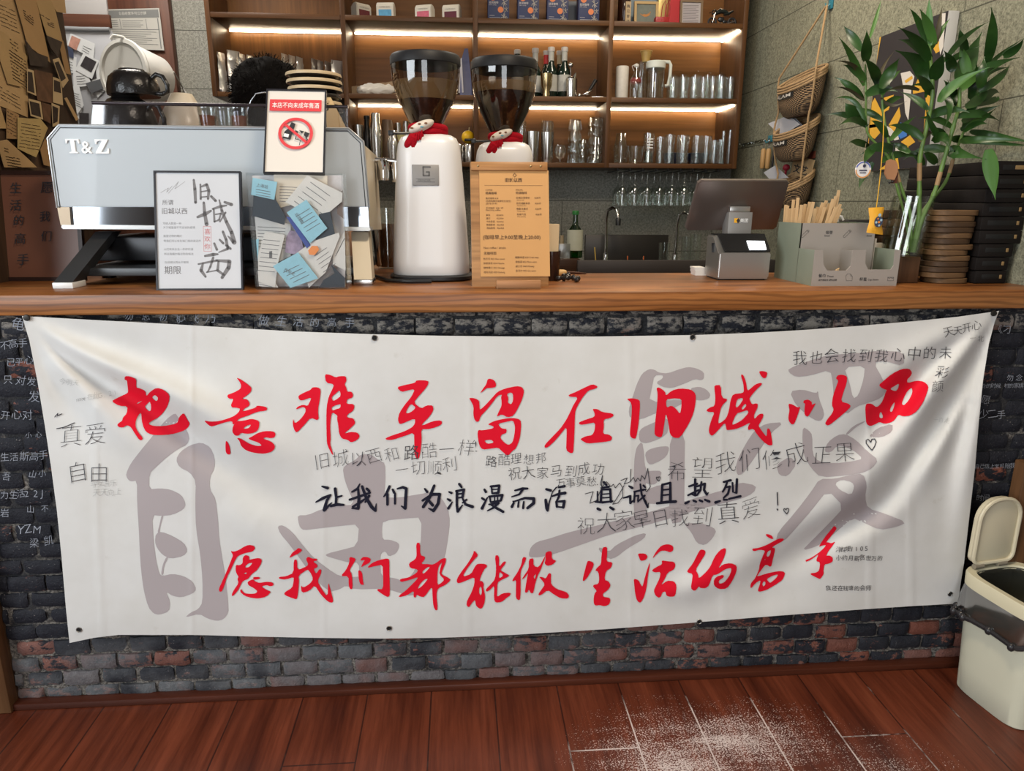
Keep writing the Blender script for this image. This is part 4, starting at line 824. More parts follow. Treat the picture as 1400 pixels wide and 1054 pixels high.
# --- leaning framed pieces
def leaning(name, label, cat, px4, y_bot, y_top, thick, mat, group=None, zb=None):
    """px4 = TL, TR, BR, BL of the front face; the lower edge stands at y_bot, the upper leans back to y_top"""
    TL, TR, BR, BL = [PY(px4[i][0], px4[i][1], (y_top, y_top, y_bot, y_bot)[i]) for i in range(4)]
    if zb is not None: BL.z = BR.z = zb
    Wd = ((TR-TL).length+(BR-BL).length)/2; Ht = ((TL-BL).length+(TR-BR).length)/2
    mid = (BL+BR)/2; ex = (BR-BL)+(TR-TL); ez = (TL+TR)/2-(BL+BR)/2
    Mx = frame(mid, ex, ez); rt = thing(name, label, cat, mid, group)
    return rt, Mx, Wd, Ht
def frame_of(b, Mx, w, h, bar, t, y0=0.0):
    for a, c in (((-w/2, 0), (w/2, bar)), ((-w/2, h-bar), (w/2, h)), ((-w/2, bar), (-w/2+bar, h-bar)), ((w/2-bar, bar), (w/2, h-bar))):
        q = bmesh.new(); bmesh.ops.create_cube(q, size=1)
        for v in q.verts: v.co = Vector((a[0]+(v.co.x+.5)*(c[0]-a[0]), y0+(v.co.y+.5)*t, a[1]+(v.co.z+.5)*(c[1]-a[1])))
        b.add(q, Mx)
    return b
def plate(b, Mx, x0, x1, z0, z1, y0, y1, bev=0.0):
    q = B(); q.box((x0, y0, z0), (x1, y1, z1), bev=bev); t = bmesh.new(); me = bpy.data.meshes.new('q'); q.bm.to_mesh(me); t.from_mesh(me); bpy.data.meshes.remove(me); q.bm.free()
    b.add(t, Mx); return b
PAPER = M('white_paper', (0.53, 0.545, 0.575), 0.6, var=.04, vscale=12)
rt, Mx, w, h = leaning('framed_poster', 'black framed white poster with large grey brush characters in front of the espresso machine', 'poster', [(207,233),(327,234),(332,396),(214,397.5)], .042, .105, .012, None, zb=CT)
obj('frame', frame_of(B(), Mx, w, h, .0042, .012), M('black_frame', (0.015, 0.015, 0.02), 0.35), rt)
pp = obj('print', plate(B(), Mx, -w/2+.004, w/2-.004, .004, h-.004, .003, .011), PAPER, rt)
GI = M('poster_ink', (0.17, 0.165, 0.17), 0.7); GI2 = M('poster_ink_soft', (0.27, 0.27, 0.28), 0.7)
def loc(px, py, TL=(207,233), TR=(327,234), BR=(332,396), BL=(214,397.5)):
    v_ = (py-TL[1])/(BL[1]-TL[1]); l = TL[0]+(BL[0]-TL[0])*v_; r = TR[0]+(BR[0]-TR[0])*v_
    return (-w/2+w*(px-l)/(r-l), h*(1-v_))
sp_ = (190, 210, .25)
def pl(px, py): return loc(sp_[0]+px*.25, sp_[1]+py*.25)
BR_ = []
def brush(*st):
    for s_ in st: BR_.extend(stroke2d([(*pl(x, y), wd*.25*w/122) for x, y, wd in s_]))
brush([(288,140,12),(295,190,18),(300,265,16)],[(325,165,10),(328,245,12)],[(325,180,8),(360,165,16),(372,200,18),(368,245,12)],[(330,205,8),(360,200,8)],[(330,235,8),(362,232,8)],[(385,230,14),(410,255,16)],
 [(312,345,14),(350,330,22),(385,310,12)],[(345,265,14),(350,320,18),(362,385,22)],[(395,300,12),(440,285,16),(470,280,10)],[(400,300,10),(405,370,12)],[(410,330,8),(440,325,10),(430,360,10),(405,370,8)],[(430,250,8),(445,310,16),(470,370,18),(500,430,22),(515,485,26),(480,450,6)],[(460,262,14),(498,275,20)],[(465,320,12),(435,370,8)],
 [(405,490,12),(420,525,14)],[(435,470,12),(455,490,14)],[(452,425,14),(470,470,16),(480,520,16),(430,540,6)],[(470,500,14),(495,520,14)],
 [(355,560,12),(400,552,20),(425,550,10)],[(345,600,10),(335,640,20),(360,675,12)],[(320,605,10),(420,585,14),(490,590,22),(485,625,24),(450,680,18)],[(400,570,14),(385,620,12),(370,650,8)],[(430,590,12),(425,640,16),(460,665,14)],[(365,650,8),(420,640,8)])
write('brush_title', BR_, GI, Mx, pp, -.0027)
tx = []
for body, x, y, s_, off in (('所谓', 118, 276, 30, .004), ('旧城以西', 114, 325, 35, .006), ('期限', 135, 655, 46, .006)):
    X0, Z0 = pl(x, y); tx += at2(text2d(body, s_*.25*w/122*1.05, off), X0, Z0)
write('poster_headings', tx, GI, Mx, pp, -.0027)
tx = []
for body, x, y in (('写给人群里一种', 122, 386), ('关于城里面不可言说的爱情', 124, 408), ('遥望记得的晚灯', 126, 455), ('等我们可以坐在城门里的说话声', 128, 482), ('人们来来去去一杯杯的酒', 130, 528), ('所以我偶尔路过你的城池', 132, 554), ('在旧城以西永不期限', 136, 600)):
    X0, Z0 = pl(x, y); tx += at2(text2d(body, 15*.25*w/122, 0), X0, Z0)
write('poster_lines', tx, GI2, Mx, pp, -.0027)
sq = []
for a in [[(108,212),(150,185),(140,210),(170,175)],[(150,215),(205,150),(185,190),(200,180),(240,150)]]: sq += stroke2d([(*pl(x, y), .0008) for x, y in a])
write('signature', sq, GI2, Mx, pp, -.0027)
x0, z0 = pl(348, 535); x1, z1 = pl(386, 395); sl = .0007
sealp = rect2(x0, z0, x1, z0+sl)+rect2(x0, z1-sl, x1, z1)+rect2(x0, z0, x0+sl, z1)+rect2(x1-sl, z0, x1, z1)
for ch, y in (('喜', 430), ('欢', 470), ('你', 512)): 
    X0, Z0 = pl(350, y+8); sealp += at2(text2d(ch, 36*.25*w/122), X0, Z0)
write('red_seal', sealp, M('seal_red', (0.52, 0.16, 0.16), 0.7), Mx, pp, -.0027)

# clear box of tickets and cards
ax = thing('ticket_box', 'clear acrylic box stuffed with train tickets and cards beside the framed poster', 'box', PZ(412, 398, CT)+Vector((0, .03, 0)))
q = [PY(345, 236, .045), PY(473, 236, .045), PY(477, 398, .037), PY(348, 398, .037)]; X0, X1 = q[3].x+.002, q[2].x-.002; Z1 = q[0].z
b = B()
for a, c in (((X0, .04, CT), (X1, .043, Z1)), ((X0, .098, CT), (X1, .101, Z1)), ((X0, .043, CT), (X0+.003, .098, Z1)), ((X1-.003, .043, CT), (X1, .098, Z1)), ((X0+.003, .043, CT), (X1-.003, .098, CT+.003))): b.box(a, c)
obj('box', b, CLEAR, ax, smooth=False)
TKB = M('ticket_blue', (0.30, 0.55, 0.66), 0.6, var=.12, vscale=60); TKW = M('card_white', (0.66, 0.63, 0.60), 0.6, var=.06, vscale=40); TKD = M('card_slate', (0.030, 0.040, 0.055), 0.5)
TKG = M('card_cream', (0.66, 0.58, 0.48), 0.6); TKP = M('card_purple', (0.32, 0.24, 0.33), 0.5, var=.7, vscale=70); TKN = M('card_navy', (0.05, 0.08, 0.30), 0.5); TKO = M('sticker_orange', (0.85, 0.28, 0.08), 0.5)
def card(name, label, pts, layer, mat, marks=(), cat='card'):
    """pts in the crop of the ticket box (origin 190,210, quarter pixels)"""
    y = .047+layer*.0032; P3 = []
    for x, yy in pts:
        p = PY(190+x*.25, 210+yy*.25, y); p.x = min(max(p.x, X0+.0035), X1-.0035); p.z = max(p.z, CT+.0035); P3.append(p)
    b = B(); slab(b, P3, (0, .0012, 0)); o = obj(name, b, mat, smooth=False)
    c = sum((Vector(p) for p in P3), Vector())/len(P3); tag(o, label, cat, 'tickets and cards in the clear box', c)
    if marks:
        pol = []; inks = {}
        for kind, a in marks:
            if kind == 'line': pl_ = stroke2d([(x, yy, a[4] if len(a) > 4 else 3) for x, yy in (a[:2], a[2:4])])
            elif kind == 'txt': pl_ = [[(px, -py) for px, py in t_] for t_ in at2(text2d(a[0], a[3]), a[1], -a[2], a[4])]
            elif kind == 'fill': pl_ = [a]
            pol += pl_
        mesh_flat('print', [[PY(190+x*.25, 210+yy*.25, y-.0004) for x, yy in p_] for p_ in pol], marks[0][1][-1] if False else INKS.get(name+label, GI), o)
    return o
INKS = {}
def lines(x, y, dx, dy, n, ln, a=0.0, wd=3):
    return [('line', (x+i*dx, y+i*dy, x+i*dx+ln*math.cos(a), y+i*dy+ln*math.sin(a), wd)) for i in range(n)]
card('ticket', 'pale blue train ticket at the top left of the clear box', [(622,132),(756,155),(740,255),(610,225)], 3, TKB, [('txt', ('上海站', 640, 178, 22, -.2))]+lines(640,195,0,14,3,80,.18), 'ticket')
card('ticket', 'pale blue train ticket slanting in the middle of the clear box', [(808,322),(915,252),(1030,408),(935,490)], 1, TKB, [('txt', ('北京南', 850, 330, 22, -.95))]+lines(860,345,14,20,5,85,-.55), 'ticket')
card('ticket', 'pale blue train ticket at the bottom of the clear box', [(732,615),(870,540),(980,682),(830,755)], 0, TKB, [('txt', ('西安北', 790, 640, 22, -.45))]+lines(790,650,18,18,4,95,-.45), 'ticket')
card('ticket', 'strip of blue ticket showing at the left edge of the clear box', [(604,470),(655,465),(640,590),(618,580)], 6, TKB, (), 'ticket')
card('postcard', 'slate card at the upper left of the clear box below the ticket', [(626,228),(750,255),(800,342),(795,390),(606,340)], 2, TKD, ())
card('postcard', 'slate card behind the slanting ticket in the clear box', [(985,330),(1045,318),(1075,455),(965,478)], 2.4, TKD, ())
card('postcard', 'slate card at the lower right corner of the clear box', [(985,745),(1010,690),(1070,655),(1050,605),(1128,682),(1125,745)], 1.2, TKD, ())
card('boarding_pass', 'white boarding pass lying diagonally at the top right of the clear box', [(800,265),(920,118),(1118,215),(1110,262),(990,362)], 3.6, TKW, lines(850,260,22,-26,5,130,.62)+lines(990,320,0,12,3,60,.6), 'ticket')
card('boarding_pass', 'white boarding pass standing at the lower left of the clear box', [(690,425),(798,445),(760,600),(745,742),(628,700),(650,560)], 2.8, TKW, lines(680,470,-4,24,8,90,.1)+[('fill', [(712,535),(728,532),(728,570),(712,572)])], 'ticket')
card('boarding_pass', 'white pass with an orange sticker at the lower right of the clear box', [(860,545),(950,480),(1092,432),(1098,452),(1020,650),(930,742)], 2.2, TKW, lines(960,560,12,22,6,80,-.6), 'ticket')
card('letter', 'cream sheet behind the cards at the top of the clear box', [(738,110),(1030,122),(1030,230),(760,300),(740,200)], 7, TKG, lines(770,180,0,16,6,180,.05))
card('letter', 'white sheet at the back left of the clear box', [(602,345),(830,385),(830,560),(615,640)], 7.6, TKW, lines(650,400,0,18,7,150,.06))
card('letter', 'greyish sheet filling the back of the clear box', [(596,120),(1130,118),(1130,735),(630,735)], 10, M('card_grey', (0.56, 0.53, 0.54), 0.6, var=.25, vscale=30), ())
card('letter', 'white sheet at the bottom left of the clear box', [(640,640),(740,690),(762,740),(640,725)], 3.4, TKW, lines(650,690,4,12,3,70,.2))
card('letter', 'white sheet slanting at the right of the clear box', [(1062,540),(1125,420),(1130,640),(1060,605)], 4.2, TKW, lines(1075,560,10,-20,4,40,-1.1))
card('ribbon', 'navy and white ribbon card across the middle of the clear box', [(805,345),(835,348),(938,500),(918,518)], 1.8, TKN, [], 'ribbon')
card('postcard', 'purple picture card behind the ribbon in the clear box', [(825,420),(880,430),(900,520),(870,555),(800,540),(805,460)], 4.6, TKP, ())
card('sticker', 'orange round sticker in the lower middle of the clear box', [(925,530),(945,505),(975,505),(985,525),(960,555),(932,553)], .6, TKO, (), 'sticker')
card('postcard', 'dark brown photo card at the right edge of the clear box', [(1078,230),(1118,200),(1125,360),(1085,330)], 5.4, M('card_brown', (0.16, 0.11, 0.09), 0.5), ())

# under-age drinking notice, standing on the clear box against the machine
rt, Mx, w, h = leaning('notice_sign', 'black framed notice with a red prohibition ring above the ticket box', 'sign', [(359,121),(442,123),(442.5,233.5),(360,232.5)], .062, .150, .01, None, zb=Z1)
rt.location = rt.location
obj('frame', frame_of(B(), Mx, w, h, .0032, .010), M('black_frame', (0.015, 0.015, 0.02), 0.35), rt)
obj('backing', plate(B(), Mx, -w/2+.003, w/2-.003, .003, h-.003, .003, .009), M('sign_cream', (0.66, 0.615, 0.56), 0.55), rt)
sw = w/400.0  # crop pixels (4.79 per photo pixel) across the sign
def sx_(x, y): return ((x-628)*sw, h-(y-578)*sw)
red = rect2(sx_(455, 742)[0], sx_(455, 742)[1], sx_(800, 658)[0], sx_(800, 658)[1])
SR = M('sign_red', (0.62, 0.045, 0.055), 0.55)
c_ = sx_(633, 905)
red += ring2(c_[0], c_[1], 95*sw, 115*sw)
ba = math.radians(-42); ux, uy = math.cos(ba), math.sin(ba)
red += [[(c_[0]+ux*100*sw*s1-uy*9*sw*s2, c_[1]+uy*100*sw*s1+ux*9*sw*s2) for s1, s2 in ((-1, -1), (1, -1), (1, 1), (-1, 1))]]
write('red_marks', red, SR, Mx, rt, .0012)
q_ = text2d('本店不向未成年售酒', 1, .006, 'CENTER'); xs_ = [p[0] for t_ in q_ for p in t_]
sc_ = 312*sw/(max(xs_)-min(xs_)); X0_, Z0_ = sx_(628, 717)
write('white_text', [[(X0_+px*sc_, Z0_+py*sc_*1.25) for px, py in t_] for t_ in q_], M('sign_white', (0.8, 0.78, 0.75), 0.55), Mx, rt, .0018)
bk = []
def blk(*pts): bk.append([sx_(x, y) for x, y in pts])
blk((603,823),(630,835),(612,900),(600,952),(545,938),(560,890),(580,872)); blk((632,880),(650,892),(640,918),(622,905)); blk((655,880),(690,890),(672,905)); blk((695,890),(725,905),(705,935),(685,915))
bk += stroke2d([(*sx_(640,910),4*sw),(*sx_(632,945),6*sw),(*sx_(665,955),4*sw),(*sx_(660,988),4*sw)])+stroke2d([(*sx_(700,930),5*sw),(*sx_(712,950),8*sw),(*sx_(690,965),5*sw)])
write('pictogram', bk, INK, Mx, rt, .0008)
wl = [[sx_(x, y) for x, y in ((558,905),(590,912),(585,935),(552,928))]]
write('pictogram_label', wl, M('sign_white', (0.8, 0.78, 0.75), 0.55), Mx, rt, .0010)

# --- coffee grinders
def superring(rx, ry, z, n=48, p=3.2):
    return [(rx*math.copysign(abs(math.cos(a))**(2/p), math.cos(a)), ry*math.copysign(abs(math.sin(a))**(2/p), math.sin(a)), z) for a in [2*math.pi*i/n for i in range(n)]]
def loft(b, rings, mat=None, cap=True):
    t = bmesh.new(); R_ = [[t.verts.new(p) for p in r] for r in rings]; n = len(R_[0])
    for a, c in zip(R_, R_[1:]):
        for i in range(n): t.faces.new((a[i], a[(i+1) % n], c[(i+1) % n], c[i]))
    if cap: t.faces.new(R_[0][::-1]); t.faces.new(R_[-1])
    return b.add(t, mat)
GWHITE = M('grinder_white', (0.66, 0.65, 0.645), 0.34, coat=0.15)
SMOKE = glass('smoked_hopper', (0.66, 0.60, 0.54), 0.5, 0.03, 0.07)
bn, nt, b_ = nodes('coffee_beans'); v = objvec(nt)
vo = nt.nodes.new('ShaderNodeTexVoronoi'); vo.inputs['Scale'].default_value = 120; nt.links.new(v, vo.inputs[0])
nt.links.new(ramp(nt, vo.outputs['Distance'], [(0.0, (0.055, 0.022, 0.012)), (0.6, (0.012, 0.005, 0.003))]), b_.inputs['Base Color']); b_.inputs['Roughness'].default_value = 0.35; bump(nt, b_, vo.outputs['Distance'], -.8, .006)
OIL = M('coffee_oil_film', (0.30, 0.215, 0.11), 0.5, alpha=0.62)
SCARF = M('red_knit', (0.33, 0.004, 0.012), 0.9, spec=.15, bump=.6, bscale=240)
def grinder(base, k, label, kr, kh, hop_dx=0.0):
    """k: size; base: front middle of the foot"""
    gx, gy = base.x, base.y+.10*k
    g = thing('coffee_grinder', label, 'coffee grinder', (gx, gy, CT), 'grinders on the counter')
    P0 = Matrix.Translation((gx, gy, CT))
    b = B(); loft(b, [superring(.108*k, .10*k, 0), superring(.112*k, .105*k, .004), superring(.112*k, .105*k, .012), superring(.104*k, .098*k, .016)], P0); obj('base_tray', b, BLACK, g)
    b = B(); hs = [(.016, .98), (.022, 1.0), (.05, .995), (.12, .955), (.2, .905), (.27, .855), (.325, .815), (.35, .775), (.365, .70), (.372, .58), (.375, .40)]
    loft(b, [superring(.1035*k*s_, .092*k*s_, z_*k) for z_, s_ in hs], P0); body = obj('body', b, GWHITE, g, smooth=60)
    # hopper
    hx = Matrix.Translation((gx+hop_dx, gy, CT+.355*k))
    prof = [(.034, .02), (.040, .045), (.058, .085), (.076, .125), (.0885, .165), (.096, .20), (.0985, .235), (.0985, .262)]
    b = B(); b.lathe([(r*kr, z*kh) for r, z in prof], 48, hx, close=False); obj('hopper', b, SMOKE, g)
    b = B(); b.lathe([(.098*kr, .252*kh), (.1005*kr, .254*kh), (.1005*kr, .278*kh), (.096*kr, .286*kh), (.0, .289*kh)], 48, hx); obj('hopper_lid', b, M('hopper_lid', (0.010, 0.010, 0.011), 0.5, spec=.3), g)
    return g, hx, body
def fill(g, hx, kr, kh, top, film):
    pr = [(.033, .021), (.038, .045), (.056, .085), (.074, .125), (.0865, .165), (.094, .20), (.0965, .235)]
    def rad(z):
        for (r0, z0), (r1, z1) in zip(pr, pr[1:]):
            if z0 <= z <= z1: return r0+(r1-r0)*(z-z0)/(z1-z0)
        return pr[-1][0]
    zz = [q for _, q in pr if q < top]+[top]
    b = B(); b.lathe([(rad(q)*kr*.985, q*kh) for q in zz]+[(rad(top)*kr*.6, (top+.004)*kh), (0, (top+.006)*kh)], 48, hx)
    for v in b.bm.verts: 
        if (v.co-hx.translation).z > top*kh-.001: v.co.z += .003*noise.noise(v.co*60)
    obj('beans', b, bn, g)
    z2 = [top]+[q for _, q in pr if top < q < film]+[film]
    b = B(); b.lathe([(rad(q)*kr*.99, q*kh) for q in z2], 48, hx, close=False); obj('oil_film', b, OIL, g)
def scarf(g, hx, k):
    b = B(); rr = .043*k
    for j in range(3):
        pts = [Vector(hx.translation)+Vector((math.cos(a)*(rr+.004*math.sin(3*a+j)), math.sin(a)*(rr+.003), (.012+.011*j+.004*math.sin(a+1.2+j))*k)) for a in [i*2*math.pi/36 for i in range(36)]]
        b.tube(pts, .0095*k, 10, closed=True)
    obj('knit_scarf', b, SCARF, g)
    b = B(); t0 = Vector(hx.translation)
    for j, (dx, dz) in enumerate(((-.048, -.016), (-.034, -.024))):
        pts = [t0+Vector((-.01, -rr-.012*k, .014*k)), t0+Vector((-.026+dx*.2, -rr-.022*k, .006*k)), t0+Vector((dx+.002, -rr-.016*k, (dz+.006)*k)), t0+Vector((dx, -rr-.014*k, dz*k))]
        b.tube(pts, [.010*k, .0125*k, .012*k, .010*k], 10)
    for i in range(6):
        a_ = t0+Vector((-.012-.006*i, -rr-.030*k+.0007*i, .012*k-.0022*i)); b.tube([a_+Vector((.002, 0, .012)), a_+Vector((0, -.003, 0)), a_+Vector((-.002, 0, -.010))], .0022, 6)
    obj('scarf_knot', b, SCARF, g)
    b = B(); c0 = t0+Vector((-.012, -rr-.012*k, .036*k)); rot = Matrix.Rotation(math.radians(-22), 4, 'Y')
    b.ball(c0, .020*k, 3, (1.75, .8, .62), rot); pf = obj('plush_ornament', b, M('plush_cream', (0.62, 0.55, 0.47), 0.8, bump=.3, bscale=300), g)
    b = B()
    for dx, dz in ((-.024, -.006), (-.004, .004), (.012, .006)): b.ball(c0+Vector((dx, -.0155*k, dz)), .0032, 2, (1.3, .5, .8))
    obj('ornament_spots', b, M('plush_brown', (0.20, 0.09, 0.045), 0.8), pf)
    b = B(); b.ball(c0+Vector((.002, -.016*k, -.003)), .003, 2, (1.5, .5, .8)); obj('ornament_spot', b, M('plush_teal', (0.12, 0.30, 0.36), 0.8), pf)
    b = B(); b.tube([t0+Vector((-.03, -.02, .022*k)), t0+Vector((-.055*k, -.03, .021*k)), t0+Vector((-.088*k, -.035, .020*k))], .0034, 8); b.box(t0+Vector((-.098*k, -.042, .014*k)), t0+Vector((-.084*k, -.028, .027*k)), bev=.002); obj('shutter_lever', b, BLACK, g)
g1b = PZ(589, 385.5, CT); k1 = 1.0
g1, hx1, body1 = grinder(g1b, k1, 'white coffee grinder showing its whole body and a grey badge', .90, .74, -.004); fill(g1, hx1, .90, .74, .140, .200); scarf(g1, hx1, k1)
g2b = PZ(692, 374, CT); k2 = 1.0
g2, hx2, body2 = grinder(g2b, k2, 'white coffee grinder standing half hidden behind the kraft menu board', .96, .85, .0); fill(g2, hx2, .96, .85, .182, .212); scarf(g2, hx2, k2)
# badge and slots of the first grinder
gc = Vector((g1b.x, g1b.y+.10, CT))
yb = g1b.y+.10-.092*k1*.86
Mb = frame(PY(582, 253.5, yb-.0042), (1, 0, 0), (0, .10, 1)); bw_, bh_ = .068, .052
b = plate(B(), Mb, -bw_/2, bw_/2, 0, bh_, 0, .010, .0015); bd = obj('badge', b, M('badge_grey', (0.24, 0.23, 0.22), 0.5, 0.3), g1)
gl_ = at2(stroke2d([(9,17,3.2),(-4,17,3.2),(-4,0,3.2),(7,0,3.2),(7,7,3.2),(2,7,3.0)]), 0, 0)
write('badge_letter', [[(px*.00135, .0245+py*.00125) for px, py in p] for p in gl_], M('badge_dark', (0.10, 0.095, 0.09), 0.4), Mb, bd, .0006)
write('badge_lines', rect2(-.024, .008, .024, .0092)+rect2(-.024, .016, .024, .0168)+at2(text2d('GRINDER', .0078), -.020, .0100), M('badge_dark', (0.10, 0.095, 0.09), 0.4), Mb, bd, .0006)
b = B()
for i, (x0, y0, x1, y1) in enumerate(((612,221,622,252),(616.5,222,624,246),(620.5,223,626,240))):
    ym = g1b.y+.10-.045; b = B(); b.tube([PY(x0, y0, ym-.015), PY(x1, y1, ym)], .0013, 6); obj('vent_slot', b, M('slot_dark', (0.06, 0.055, 0.05), 0.6), g1)
b = B(); b.tube([PZ(512, 380, CT)+Vector((0,0,.006)), PZ(530, 386, CT)+Vector((0, -.004, .006)), PZ(560, 388, CT)+Vector((0,0,.006)), PZ(590, 387.5, CT)+Vector((0,0,.006))], .005, 8); o = obj('power_cable', b, BLACK); tag(o, 'black power cable lying along the foot of the white grinder', 'cable', None, PZ(550, 388, CT))

# --- kraft menu on a wooden clipboard
rt, Mx, w, h = leaning('menu_board', 'wooden clipboard holding a kraft paper menu in front of the second grinder', 'menu', [(629,221.5),(738,222),(749,391),(647,393)], .078, .150, .012, None, zb=CT)
BAMB = wood('bamboo_board', (0.30, 0.14, 0.05), (0.50, 0.27, 0.11), 'x', 10, 0.45)
obj('board', plate(B(), Mx, -w/2, w/2, 0, h, .004, .016, .0015), BAMB, rt)
obj('clip_bar', plate(B(), Mx, -w/2+.002, w/2, h-.022, h-.001, -.006, .004, .0015), wood('clip_wood', (0.28, 0.12, 0.04), (0.44, 0.22, 0.08), 'x', 12, 0.4), rt)
for dx in (-.40, .28, .41):
    b = B(); b.ball(Mx @ Vector((dx*w, -.0065, h-.012)), .0028, 2, (1, .5, 1)); obj('clip_screw', b, M('brass', (0.40, 0.30, 0.16), 0.3, 1.0), rt)
KR = M('kraft_menu_paper', (0.50, 0.265, 0.095), 0.7, var=.05, vscale=20)
px0, px1, pz0, pz1 = -w/2+.022, w/2+.003, .026, h-.020
obj('menu_paper', plate(B(), Mx, px0, px1, pz0, pz1, .0005, .0035), KR, rt)
def ml(x, y):  # menu crop: 684 x 1054 for 120 x 185 px ; paper corners (40,130)-(610,130), (118,935)-(680,905)
    v_ = (y-130)/790.0; l = 42+76*v_; r = 612+70*v_
    return px0+(px1-px0)*(x-l)/(r-l), pz1-(pz1-pz0)*v_
mt = []
def mtx(body, x, y, s_, off=0.0):
    X_, Z_ = ml(x, y); mt.extend(at2(text2d(body, s_*w/600, off), X_, Z_))
mtx('旧城以西', 258, 216, 34, .012); mtx('◇', 318, 180, 34)
X_, Z_ = ml(95, 244); X2, Z2 = ml(570, 244); mt += rect2(X_, Z_-.0003, X2, Z_+.0003)
mtx('COFFEE', 105, 284, 16); mtx('经典咖啡', 108, 309, 22, .008); mtx('SPECIAL', 352, 282, 16); mtx('特调咖啡', 355, 307, 22, .008)
for body, x, y in (('美式咖啡 ¥18', 112, 346), ('(可选埃塞豆或哥伦比亚豆)', 114, 366), ('(热/冰/手冲)', 116, 385), ('手冲咖啡  ¥38 / 杯', 120, 418), ('Hand drip coffee', 120, 432)): mtx(body, x, y, 17)
for i, (a_, c_) in enumerate((('拿铁', '¥22/¥24'), ('澳白', '¥22/¥24'), ('卡布奇诺', '¥24/¥26'), ('焦糖拿铁', '¥26/¥28'), ('海盐拿铁', '¥26/¥28'))): mtx(a_, 124+i*3, 470+i*24, 17); mtx(c_, 210+i*3, 470+i*24, 16)
for i, (a_, e_) in enumerate((('旧城日落拿铁', 'Old city latte'), ('桂花酒酿拿铁', 'Osmanthus latte'), ('橙香冰美式', 'Orange coffee'), ('青梅气泡', 'Plum sparkling'))): mtx(a_, 360+i*5, 342+i*41, 18); mtx(e_, 366+i*5, 356+i*41, 11); mtx('¥28/杯', 512+i*6, 342+i*41, 17)
mtx('(咖啡早上9:00至晚上20:00)', 112, 642, 39, .004); mtx('Non coffee / drinks', 124, 714, 22); mtx('无咖啡因', 128, 756, 25, .006)
for i, a_ in enumerate(('热可可 ¥22 Hot cocoa', '抹茶拿铁 ¥24 Matcha', '鲜榨橙汁 ¥22 Orange', '桂花乌龙 ¥20 Oolong')): mtx(a_, 128+i*4, 795+i*33, 18)
for i, a_ in enumerate(('精酿啤酒 ¥28 Craft beer', '青梅酒 ¥32 Plum wine', '威士忌 ¥48 Whisky', '金汤力 ¥45 Gin tonic')): mtx(a_, 386+i*4, 785+i*33, 18)
write('menu_text', mt, M('menu_ink', (0.055, 0.025, 0.012), 0.7), Mx, rt, .0006)
b = B(); p0, p1 = PZ(679, 395.5, CT), PZ(738, 393.5, CT); b.box((p0.x, p0.y, CT), (p1.x, .118, CT+.004), bev=.001); b.box((p0.x, p0.y, CT), (p1.x, p0.y+.012, CT+.021), bev=.0015)
o = obj('wooden_foot', b, wood('foot_wood', (0.30, 0.13, 0.055), (0.46, 0.24, 0.11), 'x', 10, 0.5)); o.parent = rt; o.location = -rt.location
# ------------------------------------------------------------------ right-hand end of the counter
SILVER = M('satin_silver', (0.50, 0.49, 0.47), 0.28, 0.85)
# till screen
till = thing('till_screen', 'grey touch-screen till seen from behind beside the white-fronted printer', 'till', PZ(1012, 378, CT)+Vector((0, .06, 0)))
BL, BR, TL, TR = PY(937,315.5,.35), PY(1061,314,.43), PY(956,247,.25), PY(1080,247,.33)
nrm = (BR-BL).cross(TL-BL).normalized()
if nrm.y > 0: nrm = -nrm
b = B(); slab(b, [BL, BR, TR, TL], -nrm*.011)
ed = [e for e in b.bm.edges if abs((e.verts[0].co-e.verts[1].co).normalized().dot(nrm)) > .9]
bmesh.ops.bevel(b.bm, geom=ed, offset=.006, segments=4, affect='EDGES'); bmesh.ops.bevel(b.bm, geom=[e for e in b.bm.edges if e.is_manifold and e.calc_face_angle(0) > 1.2], offset=.002, segments=2, affect='EDGES')
obj('screen_housing', b, M('till_back', (0.30, 0.255, 0.235), 0.34, 0.75), till)
b = B(); slab(b, [BL-nrm*.0112+(BR-BL)*.03+(TL-BL)*.05, BR-nrm*.0112-(BR-BL)*.03+(TR-BR)*.05, TR-nrm*.0112-(BR-BL)*.03-(TR-BR)*.05, TL-nrm*.0112+(BR-BL)*.03-(TL-BL)*.05], -nrm*.001); obj('screen_glass', b, BLACK, till)
P_a, P_b = PY(997, 290, .325), PY(1026, 330, .325)
b = B(); b.box((P_a.x, .325, CT+.004), (P_b.x, .372, P_a.z), bev=.002); obj('stand_column', b, M('till_grey', (0.235, 0.23, 0.225), 0.45, 0.3), till)
b = B(); b.box((P_a.x+.002, .325, P_a.z), (P_b.x-.008, .385, P_a.z+.016), bev=.002); obj('hinge_plate', b, SILVER, till)
b = B(); b.box((P_a.x-.03, .318, CT), (P_b.x+.03, .42, CT+.006), bev=.002); obj('stand_foot', b, DGREY, till)
Ms = frame(PY(1003.5, 304.5, .3245), (1, 0, 0), (0, 0, 1)); u_ = .00195
write('till_sticker', rect2(0, 0, 7.5*u_, 6.5*u_), M('sticker_yellow', (0.80, 0.40, 0.02), 0.5), Ms, till, .0005)
write('till_sticker_marks', at2(text2d('♦', 7*u_), 1.4*u_, .6*u_), INK, Ms, till, .0009)
write('till_lettering', at2(text2d('美团', 6.2*u_, .01), 8.5*u_, .9*u_), M('till_white', (0.75, 0.75, 0.75), 0.5), Ms, till, .0006)
